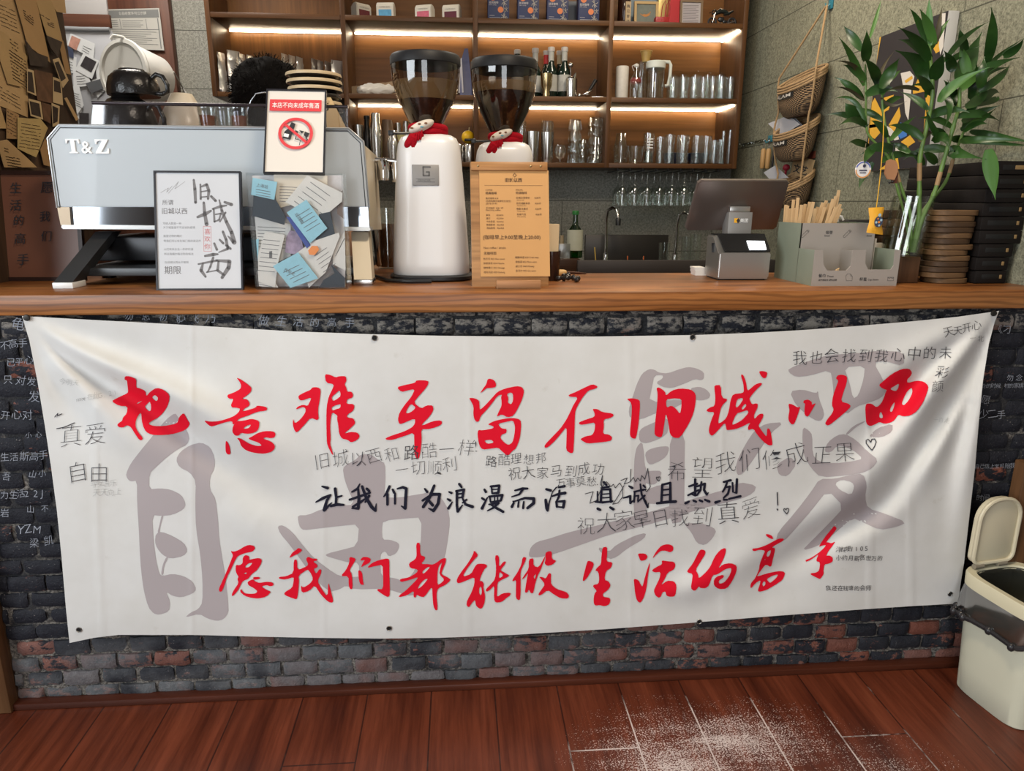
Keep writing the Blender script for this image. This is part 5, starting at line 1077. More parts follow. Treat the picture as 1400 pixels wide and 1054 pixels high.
# receipt printer
pr = thing('receipt_printer', 'small silver receipt printer with a black lid and lit white window', 'printer', PZ(1012, 383, CT)+Vector((0, .07, 0)))
p0, p1 = PZ(976, 382, CT), PZ(1050, 383, CT); yF = .205; x0, x1 = p0.x, p1.x; zt = PY(1010, 346, yF).z; zb_ = PY(985, 322, yF+.05).z
side = [(yF, CT+.004), (yF-.002, zt), (yF+.012, zt+.004), (yF+.055, zb_), (yF+.108, zb_), (yF+.108, CT+.004)]
b = B(); slab(b, [(x0, y, z) for y, z in side], (x1-x0, 0, 0)); bmesh.ops.bevel(b.bm, geom=[e for e in b.bm.edges if abs((e.verts[0].co-e.verts[1].co).normalized().x) < .1 and abs(e.verts[0].co.x-e.verts[1].co.x) < 1e-4], offset=.004, segments=3, affect='EDGES')
obj('casing', b, SILVER, pr)
b = B(); slab(b, [(x0+.016, yF+.004, zt+.003), (x1-.001, yF+.004, zt+.003), (x1-.001, yF+.053, zb_+.002), (x0+.010, yF+.053, zb_+.002)], (0, -.002, .003)); b.box((x0+.010, yF+.053, zb_), (x1-.001, yF+.105, zb_+.004), bev=.001); obj('lid', b, M('printer_black', (0.012, 0.012, 0.013), 0.22), pr)
def lidp(px, py): 
    a_ = (py-322)/(346-322.0); return PY(px, py, yF+.053-.049*a_-.012)
b = B(); slab(b, [lidp(x, y) for x, y in ((1021,329),(1045,329.5),(1048,341),(1025,341))], (0, .0015, -.001)); obj('lit_window', b, M('lit_window', (0.9, 0.95, 1.0), 0.3, emit=1.6), pr)
b = B(); slab(b, [PY(x, y, yF+.045) for x, y in ((973,332),(978,332),(978,345),(973,345))], (.0, -.002, 0)); obj('side_port', b, BLACK, pr, smooth=False)
b = B(); b.box((x0+.006, yF+.012, CT), (x1-.006, yF+.10, CT+.006)); obj('feet', b, BLACK, pr)
for i in range(5):
    p = PZ(959, 377, CT); b = B(); a = random.uniform(-.05, .05)
    t = bmesh.new(); bmesh.ops.create_cube(t, size=1)
    for v in t.verts: v.co = Vector((v.co.x*.030, v.co.y*.045, v.co.z*.0045))
    b.add(t, Matrix.Translation((p.x-.002*i*.4, p.y+.03, CT+.00235+i*.0047)) @ Matrix.Rotation(a, 4, 'Z'))
    o = obj('paper_slip_pad', b, M('slip_white', (0.72, 0.69, 0.66), 0.6)); tag(o, ['lowest', 'second lowest', 'middle', 'second highest', 'topmost'][i]+' white slip pad of the little stack left of the printer', 'paper pad', 'slip pads by the printer', (p.x, p.y+.03, CT+.0047*i))

# straw and tissue organiser
og = thing('counter_organiser', 'grey-green two-step plastic organiser holding straws and tissue sachets', 'organiser', PZ(1165, 391, CT)+Vector((0, .06, 0)))
OGM = M('organiser_plastic', (0.30, 0.272, 0.245), 0.42); OGS = M('organiser_side', (0.22, 0.25, 0.19), 0.4)
F0, F1 = PZ(1110.5, 391.5, CT), PZ(1227, 391, CT); yf = .063; fx0, fx1 = F0.x, F1.x; fz = PY(1116, 342, yf).z
yr = .150; rz = PY(1088, 305, yr).z; rx1 = PY(1198, 306, yr).x; rx0 = fx0
ybk = .285
cut = [(1125,342),(1126,362),(1131,370),(1157,370),(1163,364),(1166,342)]; cut2 = [(1184,342),(1183,360),(1187,368.5),(1218,368.5),(1222,363),(1224,342)]
fr = [PY(x, y, yf) for x, y in [(1116,342)]+cut+cut2+[(1232,341.6)]]
for p in fr: p.z = min(p.z, fz)
fr[0] = Vector((fx0, yf, fz)); fr[-1] = Vector((fx1, yf, fz))
b = B(); slab(b, [Vector((fx0, yf, CT))]+fr+[Vector((fx1, yf, CT))], (0, .003, 0)); fp = obj('front_panel', b, OGM, og, smooth=20)
b = B(); b.box((rx0, yr, CT), (rx1, yr+.003, rz)); bp_ = obj('rear_panel', b, OGM, og)
b = B()
slab(b, [(fx0, yf+.003, CT), (fx0, ybk, CT), (fx0, ybk, rz), (fx0, yr, rz), (fx0, yr, fz), (fx0, yf+.003, fz)], (.003, 0, 0)); obj('side_panel', b, OGS, og)
b = B(); slab(b, [(fx1-.003, yf+.003, CT), (fx1-.003, ybk, CT), (fx1-.003, ybk, fz), (fx1-.003, yf+.003, fz)], (.003, 0, 0)); b.box((fx0+.003, ybk-.003, CT), (fx1-.003, ybk, rz)); b.box((rx1-.003, yr+.003, CT), (rx1, ybk-.003, rz)); obj('back_panel', b, OGS, og)
b = B(); b.box((fx0+.003, yf+.003, CT), (fx1-.003, ybk-.003, CT+.003)); xm = PY(1174, 350, yf).x; b.box((xm-.0015, yf+.003, CT+.003), (xm+.0015, yr, fz-.003)); obj('floor_plate', b, OGM, og)
Mo = frame(PY(1112, 391, yf), (1, 0, 0), (0, 0, 1)); ou = (fx1-fx0)/117
oo = PY(1112, 391, yf)
def op(x, y): q = PY(1050+x/7.368, 290+y/7.368, yf); return q.x-oo.x, q.z-oo.z
tt = []
for body, x, y, s_ in (('餐巾', 505, 655, 38), ('Tissue', 592, 655, 26), ('请按需取用 避免浪费', 503, 692, 20.5), ('杯套', 918, 690, 38), ('Cup Sleeve', 1003, 688, 24)):
    X_, Z_ = op(x, y); tt += at2(text2d(body, s_*ou/7.368, .006), X_, Z_)
for pts in ([(787,690),(783,640),(800,622),(830,622),(848,645),(845,690),(787,690)], [(830,622),(832,645),(848,645)], [(1203,690),(1205,655),(1265,655),(1262,690),(1203,690)], [(1205,655),(1220,668),(1235,655),(1250,668),(1265,655)]):
    tt += stroke2d([(*op(x, y), .0006) for x, y in pts])
write('organiser_text', tt, INK, Mo, fp, .0007)
Mr = frame(PY(1088, 330, yr), (1, 0, 0), (0, 0, 1)); ro = PY(1088, 330, yr)
def rp(x, y): q = PY(1050+x/7.368, 290+y/7.368, yr); return q.x-ro.x, q.z-ro.z
tt = []
for body, x, y, s_ in (('吸管', 578, 218, 37), ('Straw', 566, 245, 25), ('Straw', 990, 245, 25)):
    X_, Z_ = rp(x, y); tt += at2(text2d(body, s_*ou/7.368, .006), X_, Z_)
for dx in (0, 422):
    tt += stroke2d([(*rp(x+dx, y), .0007) for x, y in [(335,240),(395,180),(412,182),(412,195),(350,255),(335,252),(335,240)]])+stroke2d([(*rp(x+dx, y), .0006) for x, y in [(395,180),(398,196),(412,197)]])
write('organiser_text', tt, INK, Mr, bp_, .0007)
# paper-wrapped straws in the rear tray
KST = M('straw_kraft', (0.56, 0.38, 0.20), 0.7, var=.10, vscale=9)
rs = random.Random(5); n_s = 0
sp_list = [(1066,283,-2),(1071,280,-1),(1077,281,1),(1085,273,1),(1091,270,0),(1096,280,2),(1101,279,2),(1107,276,3),(1112,276,4),(1118,283,4),(1125,277,7),(1130,274,8),(1134,278,9),(1139,272,6),(1143,268,4),(1147,260,3),(1149,279,9),(1150,285,10),(1081,285,0),(1104,284,2),(1122,286,5),(1137,284,8),(1074,287,-1),(1088,284,0),(1115,285,3),(1128,283,6),(1143,283,9),(1070,290,-2)]
pm_ = None
for i, (px_, py_, ln_) in enumerate(sorted(sp_list)):
    yy = yr+.018+rs.uniform(0, .10)
    while PY(px_, py_, yy).x < fx0+.010 and yy < ybk-.014: yy += .004
    while PY(px_, py_, yy).x > rx1-.008 and yy > yr+.012: yy -= .004
    tp = PY(px_, py_, yy); tp.x = min(max(tp.x, fx0+.009), rx1-.009); bt = Vector((min(max(tp.x-.006*ln_-.002, fx0+.012), rx1-.012), yy+rs.uniform(-.008, .008), CT+.006)); bt.y = min(max(bt.y, yr+.012), ybk-.012)
    if tp.y > ybk-.012: tp.y = ybk-.012
    b = B(); d_ = (tp-bt).normalized(); w_ = .0042; u1 = d_.cross(Vector((0, 1, 0))).normalized()*w_; v1 = u1.cross(d_).normalized()*w_*.6
    t = bmesh.new(); A1 = [t.verts.new(bt+u1*s1+v1*s2) for s1, s2 in ((-1,-1),(1,-1),(1,1),(-1,1))]; A2 = [t.verts.new(tp+u1*s1+v1*s2*.3) for s1, s2 in ((-1,-1),(1,-1),(1,1),(-1,1))]
    t.faces.new(A1); t.faces.new(A2)
    for k in range(4): t.faces.new((A1[k-1], A1[k], A2[k], A2[k-1]))
    b.add(t); o = obj('paper_straw', b, KST, smooth=False); tag(o, 'kraft-wrapped straw standing in the crowded rear tray of the organiser', 'straw', 'straws in the organiser', bt)
# sachets in the front tray
for i, (pts, lb, m_) in enumerate([([(1123,372),(1141,370),(1150,350),(1146,352),(1138,362),(1124,356)], 'kraft sugar sachet lying open in the front tray of the organiser', KST), ([(1144,371),(1145,358),(1150,358),(1150,371)], 'white sugar stick standing in the middle of the front tray', PAPER), ([(1150,372),(1150,362),(1153,362),(1153,372)], 'thin white sugar stick at the right of the first front tray', PAPER)]):
    b = B(); slab(b, [PY(x, y, yf+.02+.012*i) for x, y in pts], (0, .004, 0)); o = obj('sugar_sachet', b, m_, smooth=False); c = PY(pts[0][0], pts[0][1], yf+.02+.012*i); o.location.z = 0
    mz = min(v.co.z for v in o.data.vertices); o.data.transform(Matrix.Translation((0, 0, CT+.0035-mz))); tag(o, lb, 'sachet', 'sachets in the organiser', (c.x, c.y, CT+.0035))
# dark tray and folded cards right of the straws
b = B(); q0, q1 = PY(1152, 300, .33), PY(1222, 306, .33); b.box((q0.x, .30, CT), (q1.x, .36, q0.z), bev=.004); o = obj('black_caddy', b, M('caddy_dark', (0.025, 0.023, 0.022), 0.5)); tag(o, 'low black caddy standing behind the organiser right of the straws', 'caddy', None, ((q0.x+q1.x)/2, .33, CT))
b = B(); b.tube([PY(1146,304,.30)+Vector((0,-.0,0)), PY(1145,298,.296), PY(1147,295,.296), PY(1151,296,.296), PY(1153,301,.296)], .0032, 8)
o.select_set(False); o2 = obj('wire_loop', b, WHITE, o)
for i, (x0_, x1_, y0_, lb) in enumerate([(1199,1210,326,'taller cream card folded at the back right of the organiser'),(1207,1214,332,'shorter cream card folded at the back right of the organiser')]):
    b = B(); a_, c_ = PY(x0_, y0_, .175+.03*i), PY(x1_, y0_, .175+.03*i); b.box((a_.x, a_.y, CT+.0035), (min(c_.x, fx1-.005), a_.y+.006, a_.z)); o = obj('folded_card', b, M('card_cream', (0.66, 0.58, 0.48), 0.6)); tag(o, lb, 'card', 'cards in the organiser', (a_.x, a_.y, CT+.0035))

# vase of bamboo on its block
VX = PZ(1252, 390, CT); vx, vy = VX.x, .155
b = B(); b.box((vx-.036, vy-.036, CT), (vx+.036, vy+.036, PY(1252, 351, vy-.036).z), bev=.003); zblk = PY(1252, 351, vy-.036).z
o = obj('wooden_block', b, wood('walnut_block', (0.035, 0.016, 0.008), (0.10, 0.05, 0.025), 'z', 8, 0.5)); tag(o, 'dark walnut block carrying the glass vase', 'block', None, (vx, vy, CT))
zv0, zv1 = zblk, PY(1255, 268, vy).z; vxt = PY(1255, 290, vy).x
va = thing('glass_vase', 'clear glass cylinder vase holding lucky bamboo on a walnut block', 'vase', (vx, vy, zv0)); rv = .0505
sh = Matrix(((1, 0, (vxt-vx)/(zv1-zv0)*.5, 0), (0, 1, 0, 0), (0, 0, 1, 0), (0, 0, 0, 1)))
b = B(); b.lathe([(rv-.004, 0), (rv, .002), (rv, zv1-zv0), (rv-.003, zv1-zv0), (rv-.003, .006), (0, .006)], 40, Matrix.Translation((vx, vy, zv0)) @ sh, close=False); obj('glass_wall', b, glass('vase_glass', (0.93, 0.95, 0.92), 0.5, 0.02, 0.05), va)
b = B(); b.lathe([(0, .0065), (rv-.0035, .0065), (rv-.0035, .045), (0, .045)], 40, Matrix.Translation((vx, vy, zv0)) @ sh, close=False); obj('water', b, glass('water', (0.78, 0.82, 0.70), 0.4, 0.02, 0.06), va)
pb = thing('lucky_bamboo', 'tall leafy lucky bamboo with curved stalks standing in the glass vase', 'plant', (vx, vy, zv0+.008))
lf, nt, b_ = nodes('bamboo_leaf'); v = objvec(nt)
nt.links.new(ramp(nt, tex(nt, v, 9, 3, 0.6), [(0.3, (0.009, 0.030, 0.006)), (0.55, (0.022, 0.070, 0.012)), (0.75, (0.055, 0.14, 0.026))]), b_.inputs['Base Color']); b_.inputs['Roughness'].default_value = 0.35
b_.inputs['Transmission Weight'].default_value = 0.0
LF2 = M('bamboo_leaf_light', (0.060, 0.155, 0.028), 0.4, var=.3, vscale=12); LF3 = M('bamboo_leaf_brown', (0.075, 0.062, 0.032), 0.5, var=.3, vscale=12)
STK = M('bamboo_stalk', (0.11, 0.20, 0.045), 0.4, var=.3, vscale=25); STK2 = M('bamboo_node_brown', (0.30, 0.19, 0.09), 0.6, var=.3, vscale=30)
stalks = [([(1246,345),(1238,300),(1228,262),(1214,215),(1190,188),(1184,170),(1184,130),(1183,88)], .0035, .02), ([(1250,348),(1256,300),(1257,262),(1258,215),(1268,170),(1275,130),(1274,100),(1270,60)], .0058, 0), ([(1256,346),(1266,300),(1277,265),(1288,228),(1303,175),(1311,145),(1312,120)], .0058, -.015), ([(1258,344),(1272,295),(1292,250),(1305,212),(1318,178)], .0045, .025), ([(1252,345),(1244,290),(1234,262),(1222,220),(1212,180),(1207,150),(1206,128)], .0042, .03)]
for pts, r_, dy in stalks:
    n_ = len(pts); b = B(); P3 = [PY(x, y, vy+dy*(.3+.7*i/n_)) for i, (x, y) in enumerate(pts)]
    for p in P3:
        if p.z < zv1: 
            dx, dy_ = p.x-vx-(p.z-zv0)*(vxt-vx)/(zv1-zv0)*.5, p.y-vy; L_ = math.hypot(dx, dy_)
            if L_ > .034: p.x -= dx*(1-.034/L_); p.y -= dy_*(1-.034/L_)
            p.z = max(p.z, zv0+.009)
    fine = []; rr = []
    for i in range(n_-1):
        for k in range(6):
            t_ = k/6; p_1 = P3[max(i-1, 0)]; p_2 = P3[min(i+2, n_-1)]
            fine.append(0.5*((2*P3[i])+(P3[i+1]-p_1)*t_+(2*p_1-5*P3[i]+4*P3[i+1]-p_2)*t_*t_+(3*P3[i]-p_1-3*P3[i+1]+p_2)*t_**3)); rr.append(r_*(1.0-.35*(i+t_)/n_)*(1.22 if k == 0 else 1))
    fine.append(P3[-1]); rr.append(r_*.5)
    b.tube(fine, rr, 10); so = obj('stalk', b, STK, pb)
    b = B(); c_ = fine[min(14, len(fine)-3)]; c2_ = fine[min(17, len(fine)-1)]; b.tube([c_, (c_+c2_)/2, c2_], [r_*1.02]*3, 10); obj('dry_sheath', b, STK2, so)
Lc3 = (1140, 0, 260/1246); Lc4 = (1140, 200, 260/1191)
LV = [(235,250,280,110,312,-10,22,1),(185,330,120,240,65,170,50,0),(210,400,215,300,215,195,60,0),(200,560,120,380,30,240,42,1),(190,540,130,430,0,400,24,2),(190,650,100,560,0,505,45,0),(200,660,100,590,5,570,18,2),(215,830,130,660,0,650,30,0),(165,780,110,720,75,675,70,0),(215,830,130,785,30,825,40,0),(290,560,260,450,190,380,60,0),(300,560,320,450,400,330,20,2),(310,580,370,470,430,380,70,0),(290,610,390,500,440,460,28,1),(620,560,560,420,400,330,100,0),(620,400,550,270,415,175,60,0),(630,330,560,150,495,55,40,0),(632,300,625,120,625,-15,42,1),(650,520,690,430,720,350,80,0),(670,290,690,160,710,40,28,2),(730,400,850,250,1020,140,34,0),(740,410,850,350,960,300,40,0),(830,560,880,400,970,210,110,0),(870,330,840,260,825,185,50,0),(1000,420,1040,220,1030,45,62,0),(1010,430,1100,350,1245,250,25,0),(1110,370,1190,320,1245,250,50,0),(690,670,800,550,1020,440,60,1),(870,560,1000,450,1220,375,70,0),(950,600,1080,510,1240,425,50,0),(940,690,1060,650,1210,640,40,0),(840,800,950,740,1090,690,55,0),(830,850,950,790,1060,710,50,0),(890,860,1060,890,1190,980,45,0),(860,915,920,930,975,995,25,0),(370,920,450,830,540,760,40,1),(230,960,150,930,100,935,40,0),(620,720,540,650,430,600,40,0),(600,640,590,560,480,570,25,0),(560,590,450,570,340,600,25,2),(720,620,760,700,720,850,40,0),(640,860,700,880,750,930,60,0),(830,980,800,1000,790,1060,80,0),(990,560,1000,480,1160,440,50,0),(780,470,760,400,720,330,60,0),(880,640,930,560,930,400,80,0),(310,640,380,690,480,660,20,2),(560,930,600,880,650,870,50,2),(500,1000,430,960,360,930,40,0),(820,720,790,600,740,520,46,0),(860,700,960,640,1010,560,60,0),(650,930,720,900,760,990,60,0),(700,900,640,820,600,700,34,0),(350,900,300,820,240,790,40,0)]
LV4 = [(745,40,820,180,880,335,78,1),(300,100,400,50,540,75,46,0),(245,100,190,180,155,270,46,0),(260,-10,215,50,190,110,50,0),(560,120,520,60,440,20,40,0),(640,110,600,60,560,40,50,0)]
rl = random.Random(21)
rx_ = random.Random(77)
for (sx0, sy0, ang0) in [(1184,170,-60),(1184,130,60),(1183,110,-50),(1206,150,40),(1207,165,-70),(1206,130,20),(1274,100,50),(1273,80,-60),(1275,130,-40),(1271,70,20),(1268,160,60),(1311,145,-30),(1312,125,45),(1308,160,70),(1303,175,-60),(1318,180,50),(1312,195,75),(1318,178,10),(1262,190,-65),(1222,205,-75),(1300,190,85),(1295,205,-80),(1278,60,-15),(1330,150,35),(1340,120,15),(1335,140,70),(1325,110,-20)]:
    L_ = rx_.uniform(38, 66); a_ = math.radians(ang0+rx_.uniform(-12, 12)); ex_, ey_ = sx0+math.sin(a_)*L_, sy0-math.cos(a_)*L_+abs(math.sin(a_))*L_*.25; mx2, my2 = (sx0+ex_)/2, (sy0+ey_)/2-7*abs(math.sin(a_))
    LV.append(tuple(q/Lc3[2] for q in (sx0-1140, sy0, mx2-1140, my2, ex_-1140, ey_))+(rx_.uniform(34, 62), rx_.choice([0, 0, 0, 1])))
for (o_, lst) in ((Lc3, LV), (Lc4, LV4)):
    for x0_, y0_, x1_, y1_, x2_, y2_, w_, kind in lst:
        ya = vy+rl.uniform(-.02, .05); yt = ya+rl.uniform(-.13, .09)
        A0 = PY(o_[0]+x0_*o_[2], o_[1]+y0_*o_[2], ya); A1 = PY(o_[0]+x1_*o_[2], o_[1]+y1_*o_[2], (ya*.55+yt*.45)+rl.uniform(-.02, .02)); A2 = PY(o_[0]+x2_*o_[2], o_[1]+y2_*o_[2], yt)
        for p in (A0, A1, A2):
            p.x = min(p.x, XR-.035)
            if p.x > 1.30 and p.z < 1.44: p.y = min(p.y, .06)
        wid = w_*o_[2]*.00195*1.02; nseg = 12; t = bmesh.new(); prev = None
        tw = rl.uniform(-.5, .5)
        for i in range(nseg+1):
            s_ = i/nseg; p = A0*(1-s_)**2+(A1*2-(A0+A2)/2)*2*s_*(1-s_)+A2*s_*s_ if False else A0*((1-s_)*(1-2*s_))+A1*(4*s_*(1-s_))+A2*(s_*(2*s_-1))
            d_ = (A0*(4*s_-3)+A1*(4-8*s_)+A2*(4*s_-1)).normalized()
            view = (p-_C).normalized(); sd = d_.cross(view).normalized(); up = sd.cross(d_).normalized()
            sd = (sd*math.cos(tw*s_)+up*math.sin(tw*s_)); up = sd.cross(d_).normalized()
            prof = (math.sin(math.pi*min(1, (s_*.93+.07))**.75))**.9*(1-s_**6*.9) if s_ < 1 else 0.02
            hw = wid*.5*max(prof, .03)
            L_, Mi, Rr = t.verts.new(p-sd*hw-up*hw*.25), t.verts.new(p+up*hw*.12), t.verts.new(p+sd*hw-up*hw*.25)
            if prev: t.faces.new((prev[0], prev[1], Mi, L_)); t.faces.new((prev[1], prev[2], Rr, Mi))
            prev = (L_, Mi, Rr)
        b = B(); b.add(t); obj('leaf', b, [lf, LF2, LF3][kind], pb, smooth=70)
# charms hanging on the bamboo
def charm_string(pts, y, r, mat, name, parent):
    b = B(); b.tube([PY(x, yy, y) for x, yy in pts], r, 6); return obj(name, b, mat, parent)
sa = thing('fortune_sachet', 'yellow cloth fortune sachet hanging on a yellow cord from the bamboo', 'charm', PY(1197, 300, .07))
charm_string([(1209,150),(1207,200),(1204,235),(1201,262),(1198,285)], .072, .0011, M('yellow_cord', (0.72, 0.40, 0.03), 0.6), 'cord', sa)
b = B(); t = bmesh.new(); nx_, nz_ = 8, 10; G_v = []
cr = [PY(1187.5,284,.07), PY(1209,283,.07), PY(1207,321,.07), PY(1184.5,318,.07)]
for sgn in (-1, 1):
    g_ = []
    for j in range(nz_+1):
        r_ = []
        for i in range(nx_+1):
            u1, v1 = i/nx_, j/nz_; p = (cr[0]*(1-u1)+cr[1]*u1)*(1-v1)+(cr[3]*(1-u1)+cr[2]*u1)*v1
            p = p+Vector(((u1-.5)*-.010*math.sin(math.pi*v1)**2, sgn*.009*math.sin(math.pi*u1)**.6*math.sin(math.pi*(.08+.84*v1))**.6, 0)); r_.append(t.verts.new(p))
        g_.append(r_)
    for j in range(nz_):
        for i in range(nx_): t.faces.new((g_[j][i], g_[j][i+1], g_[j+1][i+1], g_[j+1][i]))
bmesh.ops.remove_doubles(t, verts=t.verts[:], dist=1e-5); b.add(t); pouch = obj('pouch', b, M('yellow_brocade', (0.72, 0.36, 0.025), 0.55, bump=.25, bscale=160), sa)
emb = disc2(0, 0, .011, 20, 1.25); Me = frame(PY(1201, 303, .060), (1, 0, -.05), (0, 0, 1))
write('embroidery', emb, M('embroidery_navy', (0.035, 0.05, 0.09), 0.7), Me, pouch, .0006)
write('embroidery_pale', disc2(0, .016, .004)+disc2(.006, .004, .003)+disc2(-.006, -.002, .003)+disc2(.003, -.009, .0026), M('embroidery_pale', (0.35, 0.50, 0.58), 0.7), Me, pouch, .0010)
write('embroidery_orange', disc2(.001, -.001, .003)+disc2(-.003, .007, .002), M('embroidery_orange', (0.75, 0.25, 0.04), 0.7), Me, pouch, .0012)
bg_ = thing('round_badge', 'round white badge with blue and orange rim hanging in front of the picture', 'badge', PY(1180, 232, .06))
charm_string([(1184,196),(1181,212),(1180,222)], .061, .0006, M('thread', (0.25, 0.2, 0.12), 0.7), 'thread', bg_)
b = B(); b.lathe([(0, -.0015), (.0195, -.0015), (.0205, 0), (.0195, .0015), (0, .0015)], 32, Matrix.Translation(PY(1180, 232, .06)) @ Matrix.Rotation(math.pi/2, 4, 'X')); bd = obj('disc', b, M('badge_white', (0.72, 0.70, 0.68), 0.35), bg_)
Mb2 = frame(PY(1180, 232, .0582), (1, 0, 0), (0, 0, 1)); write('rim', ring2(0, 0, .0165, .0196, 30, .3, math.pi-.3), M('rim_blue', (0.10, 0.14, 0.42), 0.4), Mb2, bd, .0004); write('rim_orange', ring2(0, 0, .0165, .0196, 30, math.pi+.0, 2*math.pi), M('rim_orange', (0.65, 0.30, 0.10), 0.4), Mb2, bd, .0004)
write('badge_text', rect2(-.010, -.003, .010, 0)+rect2(-.008, -.008, .008, -.006)+disc2(.002, .009, .004), M('badge_navy', (0.05, 0.05, 0.09), 0.5), Mb2, bd, .0006)
tg = thing('leather_tag', 'tan leather tag with small black beads hanging left of the vase', 'tag', PY(1216, 232, .10))
charm_string([(1222,196),(1221,208),(1219,216)], .10, .0008, INK, 'thread', tg)
b = B(); slab(b, [PY(x, y, .10) for x, y in ((1209,245),(1206,262),(1210,270),(1220,271),(1224,262),(1225,252),(1222,245),(1215,242.5))], (0, .004, 0)); 
for v in b.bm.verts: v.co.z += (PY(1216, 232, .10)-PY(1216, 257, .10)).z
bmesh.ops.bevel(b.bm, geom=b.bm.edges[:], offset=.001, segments=2, affect='EDGES'); obj('leather', b, M('tan_leather', (0.40, 0.20, 0.10), 0.55), tg)
b = B(); b.box(PY(1222,236,.104), PY(1226,250,.104)+Vector((0,.005,0)), bev=.001); obj('brown_bead_bar', b, M('bead_brown', (0.10, 0.035, 0.02), 0.4), tg)
for x_b, y_b in ((1213, 274), (1217, 273)): b = B(); b.ball(PY(x_b, y_b, .10)+Vector((0, 0, .044)), .003, 2); obj('black_bead', b, BLACK, tg)
for o_, dz in ((tg, 0), ): pass
# wooden coasters
cw1 = wood('coaster_dark', (0.030, 0.016, 0.008), (0.085, 0.046, 0.022), 'x', 14, 0.6); cw2 = wood('coaster_pale', (0.075, 0.040, 0.018), (0.18, 0.10, 0.045), 'x', 14, 0.6)
cx_, cy_ = PZ(1301, 388, CT).x, .145; hz = (PY(1300, 287, .10).z-CT)/13; rc = random.Random(8)
names = ['lowest','second lowest','third lowest','fourth lowest','fifth lowest','sixth lowest','middle','sixth highest','fifth highest','fourth highest','third highest','second highest','topmost']
for i in range(13):
    b = B(); wx = .0545+rc.uniform(-.006, .006); ox = rc.uniform(-.006, .006); t_ = bmesh.new()
    rg = [(wx*math.copysign(abs(math.cos(a))**.75, math.cos(a)), .05*math.copysign(abs(math.sin(a))**.75, math.sin(a))) for a in [k*2*math.pi/28 for k in range(28)]]
    loft(b, [[(cx_+ox+x*q, cy_+y*q, CT+hz*i+z_) for x, y in rg] for z_, q in ((.0004, .97), (.002, 1), (hz-.002, 1), (hz-.0004, .97))])
    o = obj('wooden_coaster', b, [cw1, cw2][rc.random() < .42]); tag(o, names[i]+' wooden coaster of the tall stack right of the vase', 'coaster', 'coaster stack right of the vase', (cx_+ox, cy_, CT+hz*i))
cx2, cy2 = PY(1216, 320, .30).x, .30; n2_ = 8; h2 = (PY(1216, 287, .27).z-CT)/n2_
for i in range(n2_):
    b = B(); ox = rc.uniform(-.004, .004); b.box((cx2-.042+ox, cy2-.04, CT+h2*i+.0006), (cx2+.042+ox, cy2+.04, CT+h2*(i+1)-.0006), bev=.002)
    o = obj('wooden_coaster', b, [cw2, cw1][i % 3 == 1]); tag(o, ['lowest','second lowest','third lowest','fourth lowest','fourth highest','third highest','second highest','topmost'][i]+' wooden block of the stack behind the vase', 'coaster', 'coaster stack behind the vase', (cx2+ox, cy2, CT+h2*i))
# black tea trays
TB = M('black_lacquer', (0.007, 0.005, 0.0045), 0.62, spec=.25, bump=.1, bscale=50); hzt = (PY(1370, 219.5, .1).z-CT)/9
tx0, tx1 = PZ(1342, 390, CT).x, XR-.004
for i in range(9):
    z0 = CT+hzt*i; dx = [.004, .0, .002, -.003, -.004, -.006, -.004, .010, .012][i]; rt_x = tx1-[.022, .022, .016, 0, 0, 0, 0, 0, 0][i]; a_ = thing('tea_tray', names[[0,1,2,3,6,9,10,11,12][i]]+' black lacquered box of the stack at the right end of the counter' if i != 4 else 'middle black lacquered box of the stack at the right end of the counter', 'box', ((tx0+tx1)/2, .27, z0), 'black boxes at the counter end')
    x0, x1, y0, y1 = tx0+dx, rt_x, .098, .46
    b = B(); b.box((x0, y0, z0+.0008), (x1, y1, z0+hzt-.0008), bev=.0025); bo = obj('box', b, TB, a_)
    b = B(); b.box((x0+.018, y0-.0006, z0+hzt*.35), (x1-.022, y0+.004, z0+hzt*.72), bev=.001); obj('slot', b, M('slot_black', (0.004, 0.004, 0.004), 0.6), a_)
    b = B(); xq = x1-.020 if i < 8 else x1-.05; b.box((xq, y0-.0012, z0+hzt*.38), (xq+(.007 if i < 8 else .036), y0+.004, z0+hzt*.68), bev=.001); obj('brass_tab', b, M('worn_brass', (0.34, 0.22, 0.10), 0.45, 0.5), a_)
